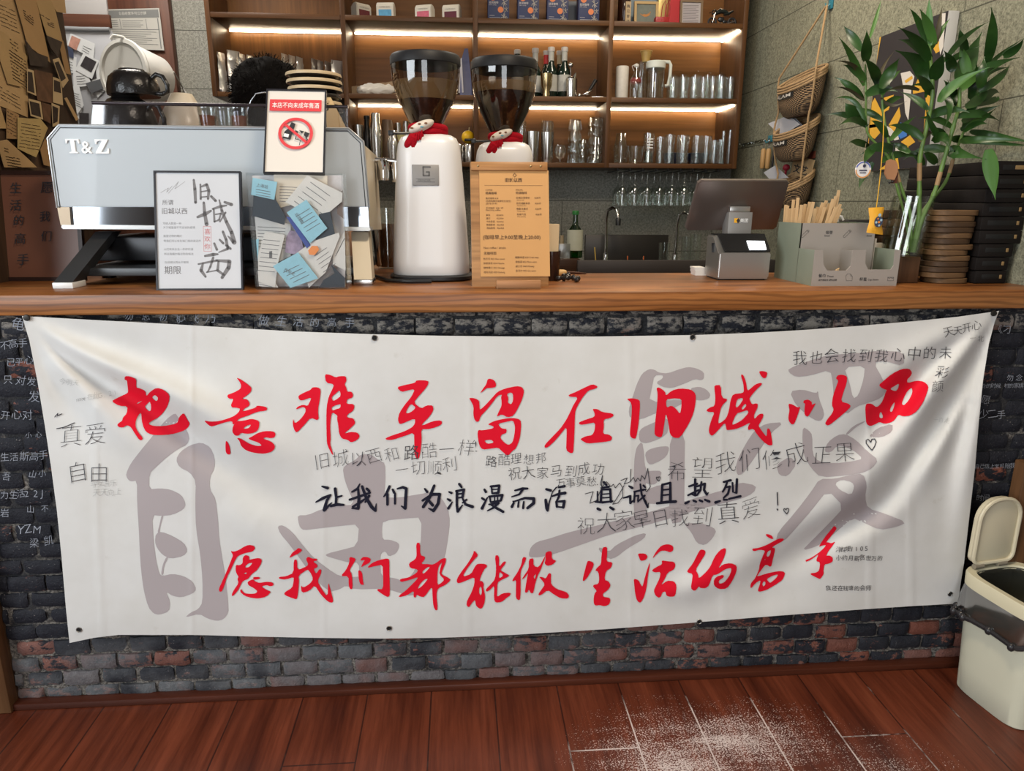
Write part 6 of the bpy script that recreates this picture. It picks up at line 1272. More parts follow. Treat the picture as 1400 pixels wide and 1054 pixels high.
# small things between menu and till
kc = thing('napkin_cup', 'dark cup with a kraft paper packet standing beside the menu board', 'cup', PZ(757, 386, CT)+Vector((0, .03, 0)))
c0 = PZ(757, 386, CT); cyk = c0.y+.05
b = B(); b.lathe([(.018, 0), (.020, .003), (.024, PY(757, 343, cyk).z-CT), (.021, PY(757, 343, cyk).z-CT), (.018, .006), (0, .006)], 24, Matrix.Translation((c0.x, cyk, CT)), close=False); obj('cup', b, M('cup_dark', (0.03, 0.013, 0.009), 0.2), kc)
b = B(); slab(b, [PY(x, y, cyk-.012) for x, y in ((743,306),(765,306.5),(764,330),(763,352),(744,350))], (0, .02, 0)); obj('kraft_packet', b, M('kraft_packet', (0.62, 0.48, 0.29), 0.65), kc)
kn = M('stopper_black', (0.02, 0.018, 0.018), 0.15)
for i, (x, y, a, lb) in enumerate([(757,381,20,'glossy black bottle stopper lying nearest the menu board'),(767,383,-15,'second glossy black stopper from the menu board'),(774,379,35,'third glossy black stopper from the menu board'),(780,382,10,'fourth glossy black stopper from the menu board'),(789,384,70,'glossy black stopper farthest from the menu board')]):
    p = PZ(x, y+2, CT); b = B(); b.lathe([(0, -.014), (.005, -.013), (.0075, -.006), (.0055, 0), (.004, .002), (.0075, .006), (.008, .011), (.004, .014), (0, .0142)], 16, Matrix.Translation(p+Vector((0, .006, .0082))) @ Matrix.Rotation(math.radians(a+90), 4, 'Z') @ Matrix.Rotation(math.pi/2, 4, 'X')); o = obj('bottle_stopper', b, kn); tag(o, lb, 'stopper', 'stoppers beside the menu board', p)
p = PZ(768, 377, CT); ht = thing('wooden_handled_brush', 'small tool with a pale wooden handle lying behind the black stoppers', 'brush', p)
b = B(); pa, pb2 = PZ(759, 378, CT)+Vector((0, .01, .010)), PZ(775, 378, CT)+Vector((0, .01, .010)); b.tube([pa, pa.lerp(pb2, .1), pa.lerp(pb2, .8), pb2], [.007, .0095, .0088, .006], 14); obj('handle', b, M('pale_wood', (0.55, 0.34, 0.13), 0.5), ht)
b = B(); pc = PZ(802, 377, CT)+Vector((0, .012, .005)); b.tube([pb2, pb2.lerp(pc, .6), pc], [.0045, .004, .002], 10); obj('blade', b, M('dark_copper', (0.09, 0.04, 0.025), 0.35, 0.6), ht)

# jug of brown tea between the machine and the first grinder
tj = PY(531, 362, .60); tj.z = CT; jg = thing('tea_jug', 'clear jug of brown tea between the espresso machine and the first grinder', 'jug', tj); hj = PY(531, 284, .60).z-CT
b = B(); b.lathe([(0, .001), (.030, 0), (.032, .004), (.032, hj), (.030, hj), (.030, .006), (0, .006)], 28, Matrix.Translation(tj), close=False); obj('glass_wall', b, GLASS, jg)
b = B(); b.lathe([(0, .0065), (.0295, .0065), (.0295, hj*.74), (0, hj*.74)], 28, Matrix.Translation(tj), close=False); obj('tea', b, M('brown_tea', (0.12, 0.040, 0.010), 0.15), jg)
# ------------------------------------------------------------------ lit wall shelf behind the bar
YS, YK = 1.90, 2.195
SW = wood('shelf_walnut', (0.060, 0.023, 0.007), (0.15, 0.066, 0.023), 'x', 5, 0.42)
SWV = wood('shelf_walnut_upright', (0.060, 0.023, 0.007), (0.15, 0.066, 0.023), 'z', 5, 0.42)
SWB = wood('shelf_back_walnut', (0.105, 0.040, 0.010), (0.28, 0.125, 0.036), 'x', 4, 0.4)
SWC = wood('shelf_back_vertical', (0.105, 0.040, 0.010), (0.28, 0.125, 0.036), 'z', 6, 0.4)
xd = [PY(291, 100, YS).x, PY(472, 100, YS).x, PY(650.5, 100, YS).x, PY(834, 100, YS).x, PY(1014, 100, YS).x]
z1, z2, z3 = PY(650, 24, YS).z, PY(650, 130, YS).z, PY(650, 221.5, YS).z; TH = .022
zt = 2.46
ws = thing('wall_shelf', 'wide walnut wall shelf with warm light strips behind the bar', 'shelf', ((xd[0]+xd[4])/2, YK, z3-.02))
for i, x in enumerate(xd):
    b = B(); zb0 = (z2 if i == 0 else z3)-TH; x_ = x-.011 if i < 4 else x-.011
    b.box((x_, YS if i in (0, 4) else YS+.004, zb0), (x_+.022, YK, zt), bev=.0015); obj('upright', b, SWV, ws)
for (z, lo) in ((z1, 0), (z2, 0), (z3, 1), (zt, 0)):
    for i in range(lo, 4):
        b = B(); b.box((xd[i]+.011, YS+.002, z-TH), (xd[i+1]-.011, YK-.012, z), bev=.0015); obj('shelf_board', b, SW, ws)
for i in range(4):
    b = B(); b.box((xd[i]+.011, YK-.012, (z2 if i == 0 else z3)-TH), (xd[i+1]-.011, YK, zt)); obj('back_panel', b, SWC if i == 0 else SWB, ws)
LED = M('led_strip_glow', (1.0, 0.82, 0.56), 0.5, emit=20)
for z in (z1-TH, z2-TH, zt-TH):
    for i in range(1 if z < z2 else 0, 4):
        b = B(); b.box((xd[i]+.02, YK-.045, z-.006), (xd[i+1]-.012, YK-.038, z-.0005)); obj('light_strip', b, LED, ws)
    b = B(); b.box((xd[4]-.022, YS+.03, z-.008), (xd[4]-.0125, YK-.036, z-.0005)); obj('light_strip', b, LED, ws)
DZ = {1: z1, 2: z2, 3: z3}
def at_shelf(px, lv, Y): return Vector((PY(px, {1: 20, 2: 120, 3: 205}[lv], Y).x, Y, DZ[lv]+.0004))
def ztop(px, py, Y): return PY(px, py, Y).z
def mpp(Y): return (PY(701, 150, Y)-PY(700, 150, Y)).length
# white paper-wrapped packs, top shelf
for i, (px, rot, col, top, lb) in enumerate([(494, .75, (0.13, 0.015, 0.02), 5, 'white pack with a dark red picture label at the left end of the top shelf'), (528, -.12, (0.10, 0.32, 0.52), 4, 'white pack with a blue picture label on the top shelf'), (581, -.35, (0.55, 0.10, 0.16), 7, 'white pack with a pink picture label on the top shelf'), (618, -.3, (0.10, 0.008, 0.02), 7, 'white pack with a maroon picture label on the top shelf')]):
    p = at_shelf(px, 1, 2.0); h = ztop(px, top, 2.0)-p.z; g = thing('coffee_pack', lb, 'coffee pack', p, 'white packs on the top shelf')
    Mx = Matrix.Translation(p) @ Matrix.Rotation(rot, 4, 'Z'); b = B(); w = .082; d = .05
    t = bmesh.new(); pr_ = [(-d/2, 0), (d/2, 0), (d/2, h*.78), (.006, h*.97), (-.012, h), (-d/2, h*.80)]
    v0 = [t.verts.new((-w/2, y, z)) for y, z in pr_]; v1 = [t.verts.new((w/2, y, z)) for y, z in pr_]; t.faces.new(v0); t.faces.new(v1)
    for k in range(6): t.faces.new((v0[k-1], v0[k], v1[k], v1[k-1]))
    bmesh.ops.recalc_face_normals(t, faces=t.faces[:]); bmesh.ops.bevel(t, geom=t.edges[:], offset=.003, segments=2, affect='EDGES'); b.add(t, Mx); pk = obj('pack', b, M('pack_white', (0.62, 0.58, 0.50), 0.5), g)
    Mf = Mx @ Matrix.Translation((0, -d/2, 0)); write('label', rect2(-.030, .004, .030, h*.56), M('pack_label_%d' % i if 0 else 'pack_label'+'abcd'[i], col, 0.45, var=.35, vscale=60), Mf, pk, .0006)
    write('label_text', at2(text2d('COFFEE BEAN', .008), -.026, h*.66), M('pack_ink', (0.2, 0.18, 0.15), 0.6), Mf, pk, .0006)
# blue boxes
BBX = M('navy_box', (0.022, 0.030, 0.085), 0.5)
for i, (px, lb) in enumerate([(681, 'leftmost of the four navy coffee boxes'), (721.5, 'second from left of the four navy coffee boxes'), (761.5, 'third from left of the four navy coffee boxes'), (803.5, 'rightmost of the four navy coffee boxes')]):
    p = at_shelf(px, 1, 1.985); g = thing('drip_coffee_box', lb+' on the top shelf', 'coffee box', p, 'navy boxes on the top shelf'); w, h, d = .100, .165, .06
    b = B(); b.box((p.x-w/2, p.y-d/2, p.z), (p.x+w/2, p.y+d/2, p.z+h), bev=.0015); bx = obj('carton', b, BBX, g)
    Mf = frame((p.x, p.y-d/2, p.z), (1, 0, 0), (0, 0, 1))
    write('orange_seals', ring2(-.026, .100, .006, .014, 24)+disc2(-.026, .098, .004)+disc2(.010, .048, .013), M('seal_orange', (0.60, 0.17, 0.05), 0.5), Mf, bx, .0006)
    fl = []; rf = random.Random(31)
    for fx, fz, s_ in ((.022, .115, .016), (.026, .082, .018), (.036, .050, .012), (.024, .018, .015), (.034, .012, .010), (.012, .138, .012)):
        for k in range(6):
            a = k*math.pi/3+rf.random(); fl += stroke2d([(fx, fz, .001), (fx+math.cos(a)*s_*.6, fz+math.sin(a)*s_*.6, .0038), (fx+math.cos(a+.2)*s_, fz+math.sin(a+.2)*s_, .001)])
    fl += stroke2d([(.012, .15, .001), (.026, .1, .0015), (.024, .06, .0015), (.03, .01, .001)])
    write('flower_print', fl, M('print_cream', (0.42, 0.38, 0.33), 0.5), Mf, bx, .0008)
    write('box_text', at2(text2d('挂耳咖啡', .011, .01), -.044, .074)+at2(text2d('DRIP COFFEE', .0058), -.044, .066)+rect2(-.042, .022, -.018, .0235)+rect2(-.042, .013, .010, .0145), M('box_ink', (0.45, 0.42, 0.42), 0.5), Mf, bx, .0007)
b = B(); p = at_shelf(783, 1, 2.14); b.box((p.x-.026, 2.11, p.z), (p.x+.022, 2.15, p.z+.13), bev=.001); o = obj('grey_box', b, M('greyblue_card', (0.16, 0.18, 0.21), 0.5)); tag(o, 'slim grey-blue box standing behind the navy boxes', 'box', None, p)
# right end of the top shelf
BRN = M('brown_bottle_glass', (0.028, 0.010, 0.006), 0.12, spec=.6)
def bottle(name, label, cat, p, h, r, glassm, neck_r=None, labelm=None, capm=None, group=None, lab=(.15, .5), neck=.62, text=None, neckm=None):
    g = thing(name, label, cat, p, group); nr = neck_r or r*.36
    b = B(); b.lathe([(0, .002), (r*.9, 0), (r, .004), (r, h*neck*.86), (r*.92, h*neck*.95), (nr*1.2, h*(neck+.10)), (nr, h*(neck+.17)), (nr, h*.93), (0, h*.93)], 24, Matrix.Translation(p)); bo = obj('glass_body', b, glassm, g)
    if labelm: b = B(); b.lathe([(r+.0006, h*lab[0]), (r+.0006, h*lab[1])], 24, Matrix.Translation(p), close=False); lo = obj('label', b, labelm, g)
    if neckm: b = B(); b.lathe([(nr+.0007, h*(neck+.16)), (nr+.0007, h*.92)], 20, Matrix.Translation(p), close=False); obj('neck_wrap', b, neckm, g)
    if capm: b = B(); b.lathe([(nr*1.25, h*.915), (nr*1.3, h*.93), (nr*1.3, h*.99), (nr*1.1, h), (0, h)], 20, Matrix.Translation(p)); obj('cap', b, capm, g)
    return g
p = at_shelf(853, 1, 2.02); g = bottle('brown_bottle', 'dark brown bottle with a cream paper label at the right end of the top shelf', 'bottle', p, .24, .031, BRN, capm=BLACK, neck=.60)
b = B(); slab(b, [Vector((p.x+.0, p.y-.0335, p.z+.012)), Vector((p.x+.026, p.y-.0335, p.z+.012)), Vector((p.x+.026, p.y-.0335, p.z+.105)), Vector((p.x, p.y-.0335, p.z+.105))], (0, .014, 0)); lo = obj('paper_label', b, M('label_tan', (0.42, 0.30, 0.17), 0.6), g)
write('label_text', [t_ for k, c in enumerate('梅见青酒') for t_ in at2(text2d(c, .016), .005, .078-.022*k)], INK, frame((p.x, p.y-.0337, p.z), (1, 0, 0), (0, 0, 1)), lo, .0006)
p = at_shelf(880, 1, 2.15); b = B(); b.box((p.x-.072, 2.14, p.z), (p.x+.072, 2.155, p.z+.2), bev=.001); o = obj('display_board', b, M('dusty_blue', (0.20, 0.27, 0.32), 0.6, var=.1)); tag(o, 'pale blue board leaning at the back of the top shelf', 'board', None, p)
def small_frame(px, Y, w, h, bar, fm, pm, name, label, lv=1):
    p = at_shelf(px, lv, Y); g = thing(name, label, 'picture frame', p); Mx = frame(p, (1, 0, 0), (0, .10, 1))
    obj('frame', frame_of(B(), Mx, w, h, bar, .014), fm, g); pc = obj('picture', plate(B(), Mx, -w/2+bar*.9, w/2-bar*.9, bar*.9, h-bar*.9, .006, .010), pm, g); return g, Mx, pc
g, Mx, pc = small_frame(884, 2.03, .118, .122, .012, M('pale_frame_wood', (0.46, 0.30, 0.12), 0.5), M('bird_picture', (0.14, 0.155, 0.13), 0.6, var=.3, vscale=40), 'bird_picture', 'small pale wooden frame with an orange bird picture')
write('orange_bird', [[(x*.001, y*.001) for x, y in l] for l in ([(-22,60),(-10,66),(0,64),(14,70),(22,66),(14,58),(4,54),(-8,53)], [(14,70),(22,78),(24,72)], [(-22,60),(-32,68),(-20,64)])], M('bird_orange', (0.42, 0.17, 0.04), 0.6), Mx @ Matrix.Translation((0, .006, 0)), pc, .0006)
b = B(); p = at_shelf(907, 1, 2.10); b.box((p.x-.03, 2.09, p.z), (p.x+.018, 2.12, p.z+.19), bev=.003); o = obj('gold_box', b, M('gold_card', (0.48, 0.36, 0.13), 0.4, 0.4, bump=.3, bscale=90)); tag(o, 'tall gold box standing left of the red gift bag', 'box', None, p)
gb = thing('red_gift_bag', 'tall red paper bag on the right of the top shelf', 'bag', at_shelf(920, 1, 2.06)); p = at_shelf(920, 1, 2.06)
b = B(); slab(b, [Vector((p.x-.034, 2.04, p.z)), Vector((p.x+.038, 2.04, p.z)), Vector((p.x+.030, 2.055, p.z+.2)), Vector((p.x-.010, 2.055, p.z+.2))], (0, .04, 0)); obj('bag', b, M('red_paper', (0.42, 0.010, 0.018), 0.45), gb)
bk_ = thing('red_basket', 'little red box with two upright handles in front of the red bag', 'basket', at_shelf(905, 1, 1.97)); p = at_shelf(905, 1, 1.97)
b = B(); b.box((p.x-.034, 1.95, p.z), (p.x+.030, 1.99, p.z+.034), bev=.003); obj('box', b, M('red_lacquer', (0.30, 0.012, 0.014), 0.4, bump=.5, bscale=120), bk_)
for dx in (0.0, .018):
    b = B(); b.tube([Vector((p.x-.005+dx, 1.965, p.z+.03)), Vector((p.x-.002+dx, 1.962, p.z+.08)), Vector((p.x+.010+dx, 1.962, p.z+.105)), Vector((p.x+.018+dx, 1.962, p.z+.08)), Vector((p.x+.016+dx, 1.965, p.z+.03))], .0022, 6); obj('handle', b, M('red_lacquer', (0.30, 0.012, 0.014), 0.4), bk_)
g, Mx, pc = small_frame(946, 2.02, .112, .130, .010, M('grey_frame_wood', (0.17, 0.11, 0.06), 0.5), M('printed_sheet', (0.40, 0.36, 0.36), 0.6), 'certificate_frame', 'grey-brown frame with a printed text sheet beside the model motorcycle')
write('text_lines', [r for k in range(12) for r in rect2(-.040, .106-.0075*k, .036-.012*(k % 3 == 2), .1085-.0075*k)], M('sheet_ink', (0.16, 0.14, 0.15), 0.6), Mx @ Matrix.Translation((0, .006, 0)), pc, .0006)
# model motorcycle
mp_ = at_shelf(987, 1, 1.99); mc = thing('model_motorcycle', 'black model motorcycle at the right end of the top shelf', 'model motorcycle', mp_)
def mc_p(px, py, dy=0.0): q = PY(px, py, mp_.y); return Vector((q.x, mp_.y+dy, q.z-(PY(975, 32, mp_.y).z-mp_.z)))
TY = M('tyre_black', (0.012, 0.012, 0.013), 0.55); MB_ = M('model_black', (0.010, 0.014, 0.013), 0.2); 
for nm, cx, cy in (('front_wheel', 974, 25.5), ('rear_wheel', 1001, 24.5)):
    c = mc_p(cx, cy); c.z = mp_.z+.0235; b = B(); b.tube([c+Vector((math.cos(a)*.0185, 0, math.sin(a)*.0185)) for a in [k*2*math.pi/24 for k in range(24)]], .005, 8, closed=True)
    for k in range(5): a = k*2*math.pi/5; b.tube([c, c+Vector((math.cos(a)*.017, 0, math.sin(a)*.017))], .0018, 6)
    b.lathe([(.006, -.006), (.006, .006)], 12, Matrix.Translation(c) @ Matrix.Rotation(math.pi/2, 4, 'X')); obj(nm, b, TY, mc)
b = B(); b.tube([mc_p(978, 13), mc_p(985, 9.5), mc_p(992, 10.5), mc_p(998, 14)], [.009, .0125, .010, .005], 10); b.tube([mc_p(990, 14), mc_p(997, 12.5), mc_p(1003, 9.5)], [.008, .0075, .004], 10); obj('tank_and_seat', b, MB_, mc)
b = B(); b.ball(mc_p(986, 21), .0145, 2, (1.2, .6, .85)); b.ball(mc_p(991, 24), .010, 2, (1.2, .6, .8)); b.tube([mc_p(984, 20), mc_p(995, 24), mc_p(1001, 24.5)], .003, 6); obj('engine', b, M('engine_dark', (0.05, 0.052, 0.055), 0.3, 0.7), mc)
for s_ in (-1, 1): 
    b = B(); b.tube([mc_p(974, 25.5, s_*.007), mc_p(978, 12, s_*.007)], .0022, 6); obj('fork', b, STEEL, mc)
b = B(); b.tube([mc_p(972, 11, -.02), mc_p(978, 8, -.01), mc_p(980, 8.5, 0), mc_p(978, 8, .01), mc_p(972, 11, .02)], .0018, 6); b.ball(mc_p(975, 13), .006, 2); obj('handlebar', b, MB_, mc)
b = B(); b.tube([mc_p(983, 26, -.009), mc_p(990, 28.5, -.010), mc_p(996, 27, -.011), mc_p(1004, 24, -.011)], [.002, .0028, .0036, .004], 8); obj('exhaust', b, STEEL, mc)
b = B(); b.tube([mc_p(986, 24), mc_p(982, 31.5, -.012)], .0014, 6); obj('side_stand', b, STEEL, mc)
# silver coffee pouches on the left bay
FOIL = M('foil_pouch', (0.58, 0.57, 0.55), 0.30, 0.75, bump=.5, bscale=26); FOILD = M('pouch_tan', (0.40, 0.30, 0.19), 0.45)
def pouch_at(px, Y, w, h, rot, m, label, lean=0.0):
    p = at_shelf(px, 2, Y); b = B(); t = bmesh.new(); n = 10; gr = []
    for sgn in (-1, 1):
        for j in range(n+1):
            v_ = j/n; th = .0145*(1-v_**2.2)*sgn; r_ = []
            for i in range(7):
                u_ = i/6-.5; q = Vector((u_*w*(1-.12*v_), th*(math.cos(u_*math.pi)**.5 if abs(u_) < .5 else 0)+lean*v_*v_+noise.noise(Vector((u_*6+px, v_*7, sgn)))*.006*(v_ < .98), v_*h)); r_.append(t.verts.new(q))
            gr.append(r_)
    for base_ in (0, n+1):
        for j in range(n):
            for i in range(6): t.faces.new((gr[base_+j][i], gr[base_+j][i+1], gr[base_+j+1][i+1], gr[base_+j+1][i]))
    bmesh.ops.remove_doubles(t, verts=t.verts[:], dist=1e-4); mz = min(v.co.z for v in t.verts)
    b.add(t, Matrix.Translation(p-Vector((0, 0, mz))) @ Matrix.Rotation(rot, 4, 'Z')); o = obj('coffee_pouch', b, m, smooth=50); tag(o, label, 'coffee pouch', 'foil pouches on the left bay', p); return o
for i, (px, Y, w, h, rot, lb) in enumerate([(306, 1.96, .062, .175, 1.25, 'first foil coffee pouch at the left end of the shelf'), (323, 2.02, .075, .195, .85, 'second foil pouch from the left end of the shelf'), (334, 1.98, .06, .175, 1.25, 'third foil pouch from the left end, beside the hair'), (345, 2.0, .06, .172, 1.25, 'fourth foil pouch from the left end, beside the hair'), (392, 2.02, .06, .185, 1.2, 'foil pouch just right of the hair'), (402, 2.0, .06, .175, 1.2, 'second foil pouch right of the hair'), (412, 1.98, .062, .165, 1.2, 'third foil pouch right of the hair'), (432, 2.02, .06, .165, 1.2, 'foil pouch above the middle of the saucer stack'), (440, 2.0, .06, .155, 1.2, 'foil pouch second above the saucer stack'), (450, 1.99, .06, .15, 1.2, 'foil pouch third above the saucer stack'), (463, 1.96, .07, .150, .6, 'last foil pouch standing against the first upright')]):
    pouch_at(px, Y, w, h, rot, FOIL, lb)
# middle shelf
p = at_shelf(511, 2, 2.08); pb_ = thing('paper_bag', 'crumpled brown paper bag lying on the middle shelf left of the grinders', 'bag', p)
b = B(); t = bmesh.new(); bmesh.ops.create_cube(t, size=1); bmesh.ops.subdivide_edges(t, edges=t.edges[:], cuts=6, use_grid_fill=True)
for v in t.verts: v.co = Vector((v.co.x*.24, v.co.y*.14, (v.co.z+.5)*.075*(0.55+.45*(v.co.x+.5)))); v.co += Vector((noise.noise(v.co*30), noise.noise(v.co*30+Vector((5,0,0))), noise.noise(v.co*26+Vector((0,9,0)))*.8))*.008
for v in t.verts: v.co.z = max(v.co.z, 0)
b.add(t, Matrix.Translation(p)); obj('bag', b, M('bag_brown', (0.30, 0.20, 0.11), 0.6), pb_, smooth=25)
p = at_shelf(515, 2, 1.955); b = B(); t = bmesh.new(); bmesh.ops.create_icosphere(t, subdivisions=4, radius=1)
for v in t.verts: q = v.co.copy(); v.co = Vector((q.x*.095, q.y*.022, max(0, q.z*.026+.022)))+Vector((0, 0, noise.noise(q*3)*.012)); v.co.z = max(v.co.z, 0)
b.add(t, Matrix.Translation(p)); o = obj('plastic_pack', b, M('plastic_white', (0.55, 0.52, 0.47), 0.3), smooth=60); tag(o, 'white plastic pack lying in front of the brown paper bag', 'pack', None, p)
p = at_shelf(637, 2, 1.99); bp2 = thing('blue_pouch', 'dark blue coffee pouch standing between the two grinder hoppers', 'coffee pouch', p); h = ztop(637, 66, 1.99)-p.z
b = B(); slab(b, [Vector((p.x-.03, 1.97, p.z)), Vector((p.x+.032, 1.97, p.z)), Vector((p.x+.022, 1.985, p.z+h*.55)), Vector((p.x+.012, 1.995, p.z+h)), Vector((p.x-.004, 1.995, p.z+h)), Vector((p.x-.022, 1.985, p.z+h*.75))], (0, .045, 0)); obj('pouch', b, M('pouch_blue', (0.022, 0.035, 0.14), 0.35, bump=.3, bscale=40), bp2)
b = B(); slab(b, [Vector((p.x-.036, 1.985, p.z+.02)), Vector((p.x-.012, 1.966, p.z+.02)), Vector((p.x-.018, 1.978, p.z+h*.8)), Vector((p.x-.032, 1.985, p.z+h*.75))], (0, .003, 0)); obj('side_fold', b, M('pouch_grey', (0.45, 0.43, 0.45), 0.4), bp2)
GRN = M('dark_green_glass', (0.008, 0.018, 0.012), 0.1, spec=.7); capw = M('cap_white', (0.55, 0.50, 0.46), 0.4); lblw = M('label_pale', (0.42, 0.41, 0.37), 0.6, var=.15, vscale=40)
for px, Y, top, lb, nk in [(707, 2.10, 68, 'syrup bottle showing only its cap behind the second hopper', None), (731.5, 2.05, 66, 'dark syrup bottle nearest the second hopper', lblw), (746.5, 2.10, 69.5, 'dark syrup bottle with a red neck label', M('neck_red', (0.55, 0.03, 0.03), 0.5)), (753, 2.0, 64.5, 'tall dark syrup bottle behind the brass cup', lblw), (764.5, 2.10, 69.5, 'syrup bottle with a cream neck label in the back row', M('neck_cream', (0.50, 0.42, 0.28), 0.5)), (771, 2.0, 64.5, 'green syrup bottle with a white label, rightmost of its row', lblw)]:
    p = at_shelf(px, 2, Y); bottle('syrup_bottle', lb, 'bottle', p, ztop(px, top, Y)-p.z, .0315, GRN, .013, lblw, capw, 'syrup bottles on the middle shelf', lab=(.14, .46), neck=.58, neckm=nk)
def vessel(name, label, cat, p, prof, mat, n=28, group=None):
    b = B(); b.lathe(prof, n, Matrix.Translation(p), close=False); o = obj(name, b, mat, smooth=35); tag(o, label, cat, group, p); return o
def tumbler(r0, r1, h, t=.002): return [(0, .001), (r0, 0), (r0+.001, .003), (r1, h), (r1-t, h), (r0-t, .008), (0, .008)]
BRASS = M('aged_brass', (0.50, 0.38, 0.20), 0.2, 1.0)
p = at_shelf(747, 2, 1.945); vessel('brass_cup', 'brass-coloured metal cup in front of the syrup bottles', 'cup', p, [(0, .001), (.018, 0), (.020, .01), (.017, .03), (.026, .05), (.030, .105), (.028, .105), (.024, .052), (0, .05)], BRASS)
cn = thing('steel_canister', 'small steel canister with spout right of the syrup bottles', 'canister', at_shelf(781, 2, 1.95)); p = at_shelf(781, 2, 1.95)
b = B(); b.lathe([(0, 0), (.027, 0), (.028, .003), (.028, .085), (.022, .092), (.008, .097), (0, .098)], 28, Matrix.Translation(p)); obj('body', b, STEEL, cn); b = B(); b.ball(p+Vector((-.002, .02, .150)), .012, 2); b.tube([p+Vector((-.002, .012, .095)), p+Vector((-.002, .02, .14))], .003, 6); b.tube([p+Vector((.012, 0, .09)), p+Vector((.02, -.004, .112))], [.012, .003], 8); obj('lid_knob', b, STEEL, cn)
p = at_shelf(803, 2, 1.94); jg = thing('bar_strainer', 'steel cocktail strainer with a dark handle lying on the middle shelf', 'strainer', p)
b = B(); b.tube([p+Vector((math.cos(a)*.026, math.sin(a)*.022, .022+.012*math.cos(a))) for a in [k*2*math.pi/20 for k in range(20)]], .003, 6, closed=True); b.ball(p+Vector((0, 0, .016)), .014, 2, (1.1, 1, .9)); b.ball(p+Vector((-.035, .01, .012)), .010, 2); obj('strainer_head', b, STEEL, jg)
b = B(); b.tube([p+Vector((.01, .02, .03)), p+Vector((.045, .03, .085))], [.006, .010], 10); obj('handle', b, BLACK, jg)
p = at_shelf(820, 2, 1.94); b = B(); b.box((p.x-.04, 1.93, p.z), (p.x+.045, 1.942, p.z+.005), bev=.001); o = obj('steel_spoon', b, STEEL); tag(o, 'flat steel bar spoon lying at the right of the middle bay', 'spoon', None, p)
# right bay of the middle shelf
p = at_shelf(850, 2, 1.98); vessel('white_canister', 'white paper canister with dark speckles at the left of the right bay', 'canister', p, [(0, 0), (.030, 0), (.031, .003), (.031, ztop(850, 91, 1.98)-p.z-.004), (.029, ztop(850, 91, 1.98)-p.z), (0, ztop(850, 91, 1.98)-p.z)], M('canister_white', (0.58, 0.54, 0.48), 0.5, var=.12, vscale=70))
sb = thing('swing_top_bottle', 'clear swing-top bottle with a red band next to the white canister', 'bottle', at_shelf(869, 2, 1.95)); p = at_shelf(869, 2, 1.95); h = ztop(869, 87, 1.95)-p.z
b = B(); b.lathe([(0, .002), (.026, 0), (.028, .01), (.029, h*.45), (.025, h*.58), (.012, h*.72), (.012, h*.88), (.010, h*.9)], 24, Matrix.Translation(p), close=False); obj('glass_body', b, GLASS, sb)
b = B(); b.lathe([(.0265, h*.46), (.0285, h*.50), (.0235, h*.59)], 24, Matrix.Translation(p), close=False); obj('red_band', b, M('band_red', (0.20, 0.03, 0.025), 0.4), sb)
b = B(); b.ball(p+Vector((0, 0, h*.94)), .013, 2, (1, 1, .8)); b.tube([p+Vector((-.013, 0, h*.8)), p+Vector((-.022, 0, h*.93)), p+Vector((0, 0, h))], .0014, 6); obj('stopper', b, M('stopper_white', (0.6, 0.58, 0.54), 0.35), sb)
p = at_shelf(876, 2, 2.08); vessel('carafe', 'tall clear carafe standing behind the pitcher with a small cup on top', 'carafe', p, tumbler(.034, .03, ztop(876, 85, 2.08)-p.z), GLASS)
zc_ = ztop(876, 85, 2.08); b = B(); b.lathe([(0, .001), (.018, 0), (.027, .045), (.031, .048), (.031, .052), (0, .052)], 24, Matrix.Translation((p.x+.02, 2.08, zc_)), close=False); o = obj('plastic_cup', b, M('cup_amber', (0.62, 0.40, 0.12), 0.4)); tag(o, 'small amber-tinted lidded cup standing on top of the carafe', 'cup', None, (p.x+.02, 2.08, zc_))
pt = thing('water_pitcher', 'clear water pitcher with a mint-white lid and handle', 'pitcher', at_shelf(895, 2, 1.98)); p = at_shelf(895, 2, 1.98); h = ztop(895, 84, 1.98)-p.z
b = B(); b.lathe(tumbler(.043, .046, h*.82), 32, Matrix.Translation(p), close=False); obj('jug', b, glass('pitcher_plastic', (0.88, 0.88, 0.84), 0.5, 0.05, 0.10), pt)
MINT = M('mint_white', (0.58, 0.60, 0.54), 0.4)
b = B(); b.lathe([(.044, h*.80), (.0475, h*.82), (.0475, h*.97), (.043, h), (0, h)], 32, Matrix.Translation(p)); obj('lid', b, MINT, pt)
b = B(); b.tube([p+Vector((.03, -.012, h*.985)), p+Vector((.062, -.014, h*.98)), p+Vector((.070, -.015, h*.9)), p+Vector((.069, -.015, h*.6)), p+Vector((.062, -.014, h*.38)), p+Vector((.048, -.012, h*.36))], .008, 10); obj('handle', b, MINT, pt)
GR = 'clear drinking glasses on the right bay of the middle shelf'
od = ['first', 'second', 'third', 'fourth', 'fifth', 'sixth', 'seventh', 'eighth', 'ninth', 'tenth']
for i, px in enumerate((921, 935, 949, 962, 975, 987, 999)):
    p = at_shelf(px, 2, 1.955); vessel('tall_tumbler', od[i]+' clear tumbler from the pitcher in the front row of the middle shelf', 'glass', p, tumbler(.021, .0245, ztop(px, 106-(i > 3)*.5, 1.955)-p.z), GLASS, group=GR)
for i, px in enumerate((918, 934, 951, 968, 984)):
    p = at_shelf(px, 2, 2.05); vessel('tall_tumbler', od[i]+' clear tumbler from the pitcher in the back row under the plastic sheet', 'glass', p, tumbler(.024, .028, ztop(px, 103, 2.05)-p.z), GLASS, group=GR)
b = B(); t = bmesh.new(); n = 16; zz = ztop(940, 101, 2.05); g_ = [[t.verts.new((PY(911, 100, 2.05).x+.29*i/n, 2.0+.10*j/6, zz+.004+.006*noise.noise(Vector((i*.6, j*.7, 4)))-.055*max(0, (i/n-.75)*2)**1.5*.6)) for i in range(n+1)] for j in range(7)]
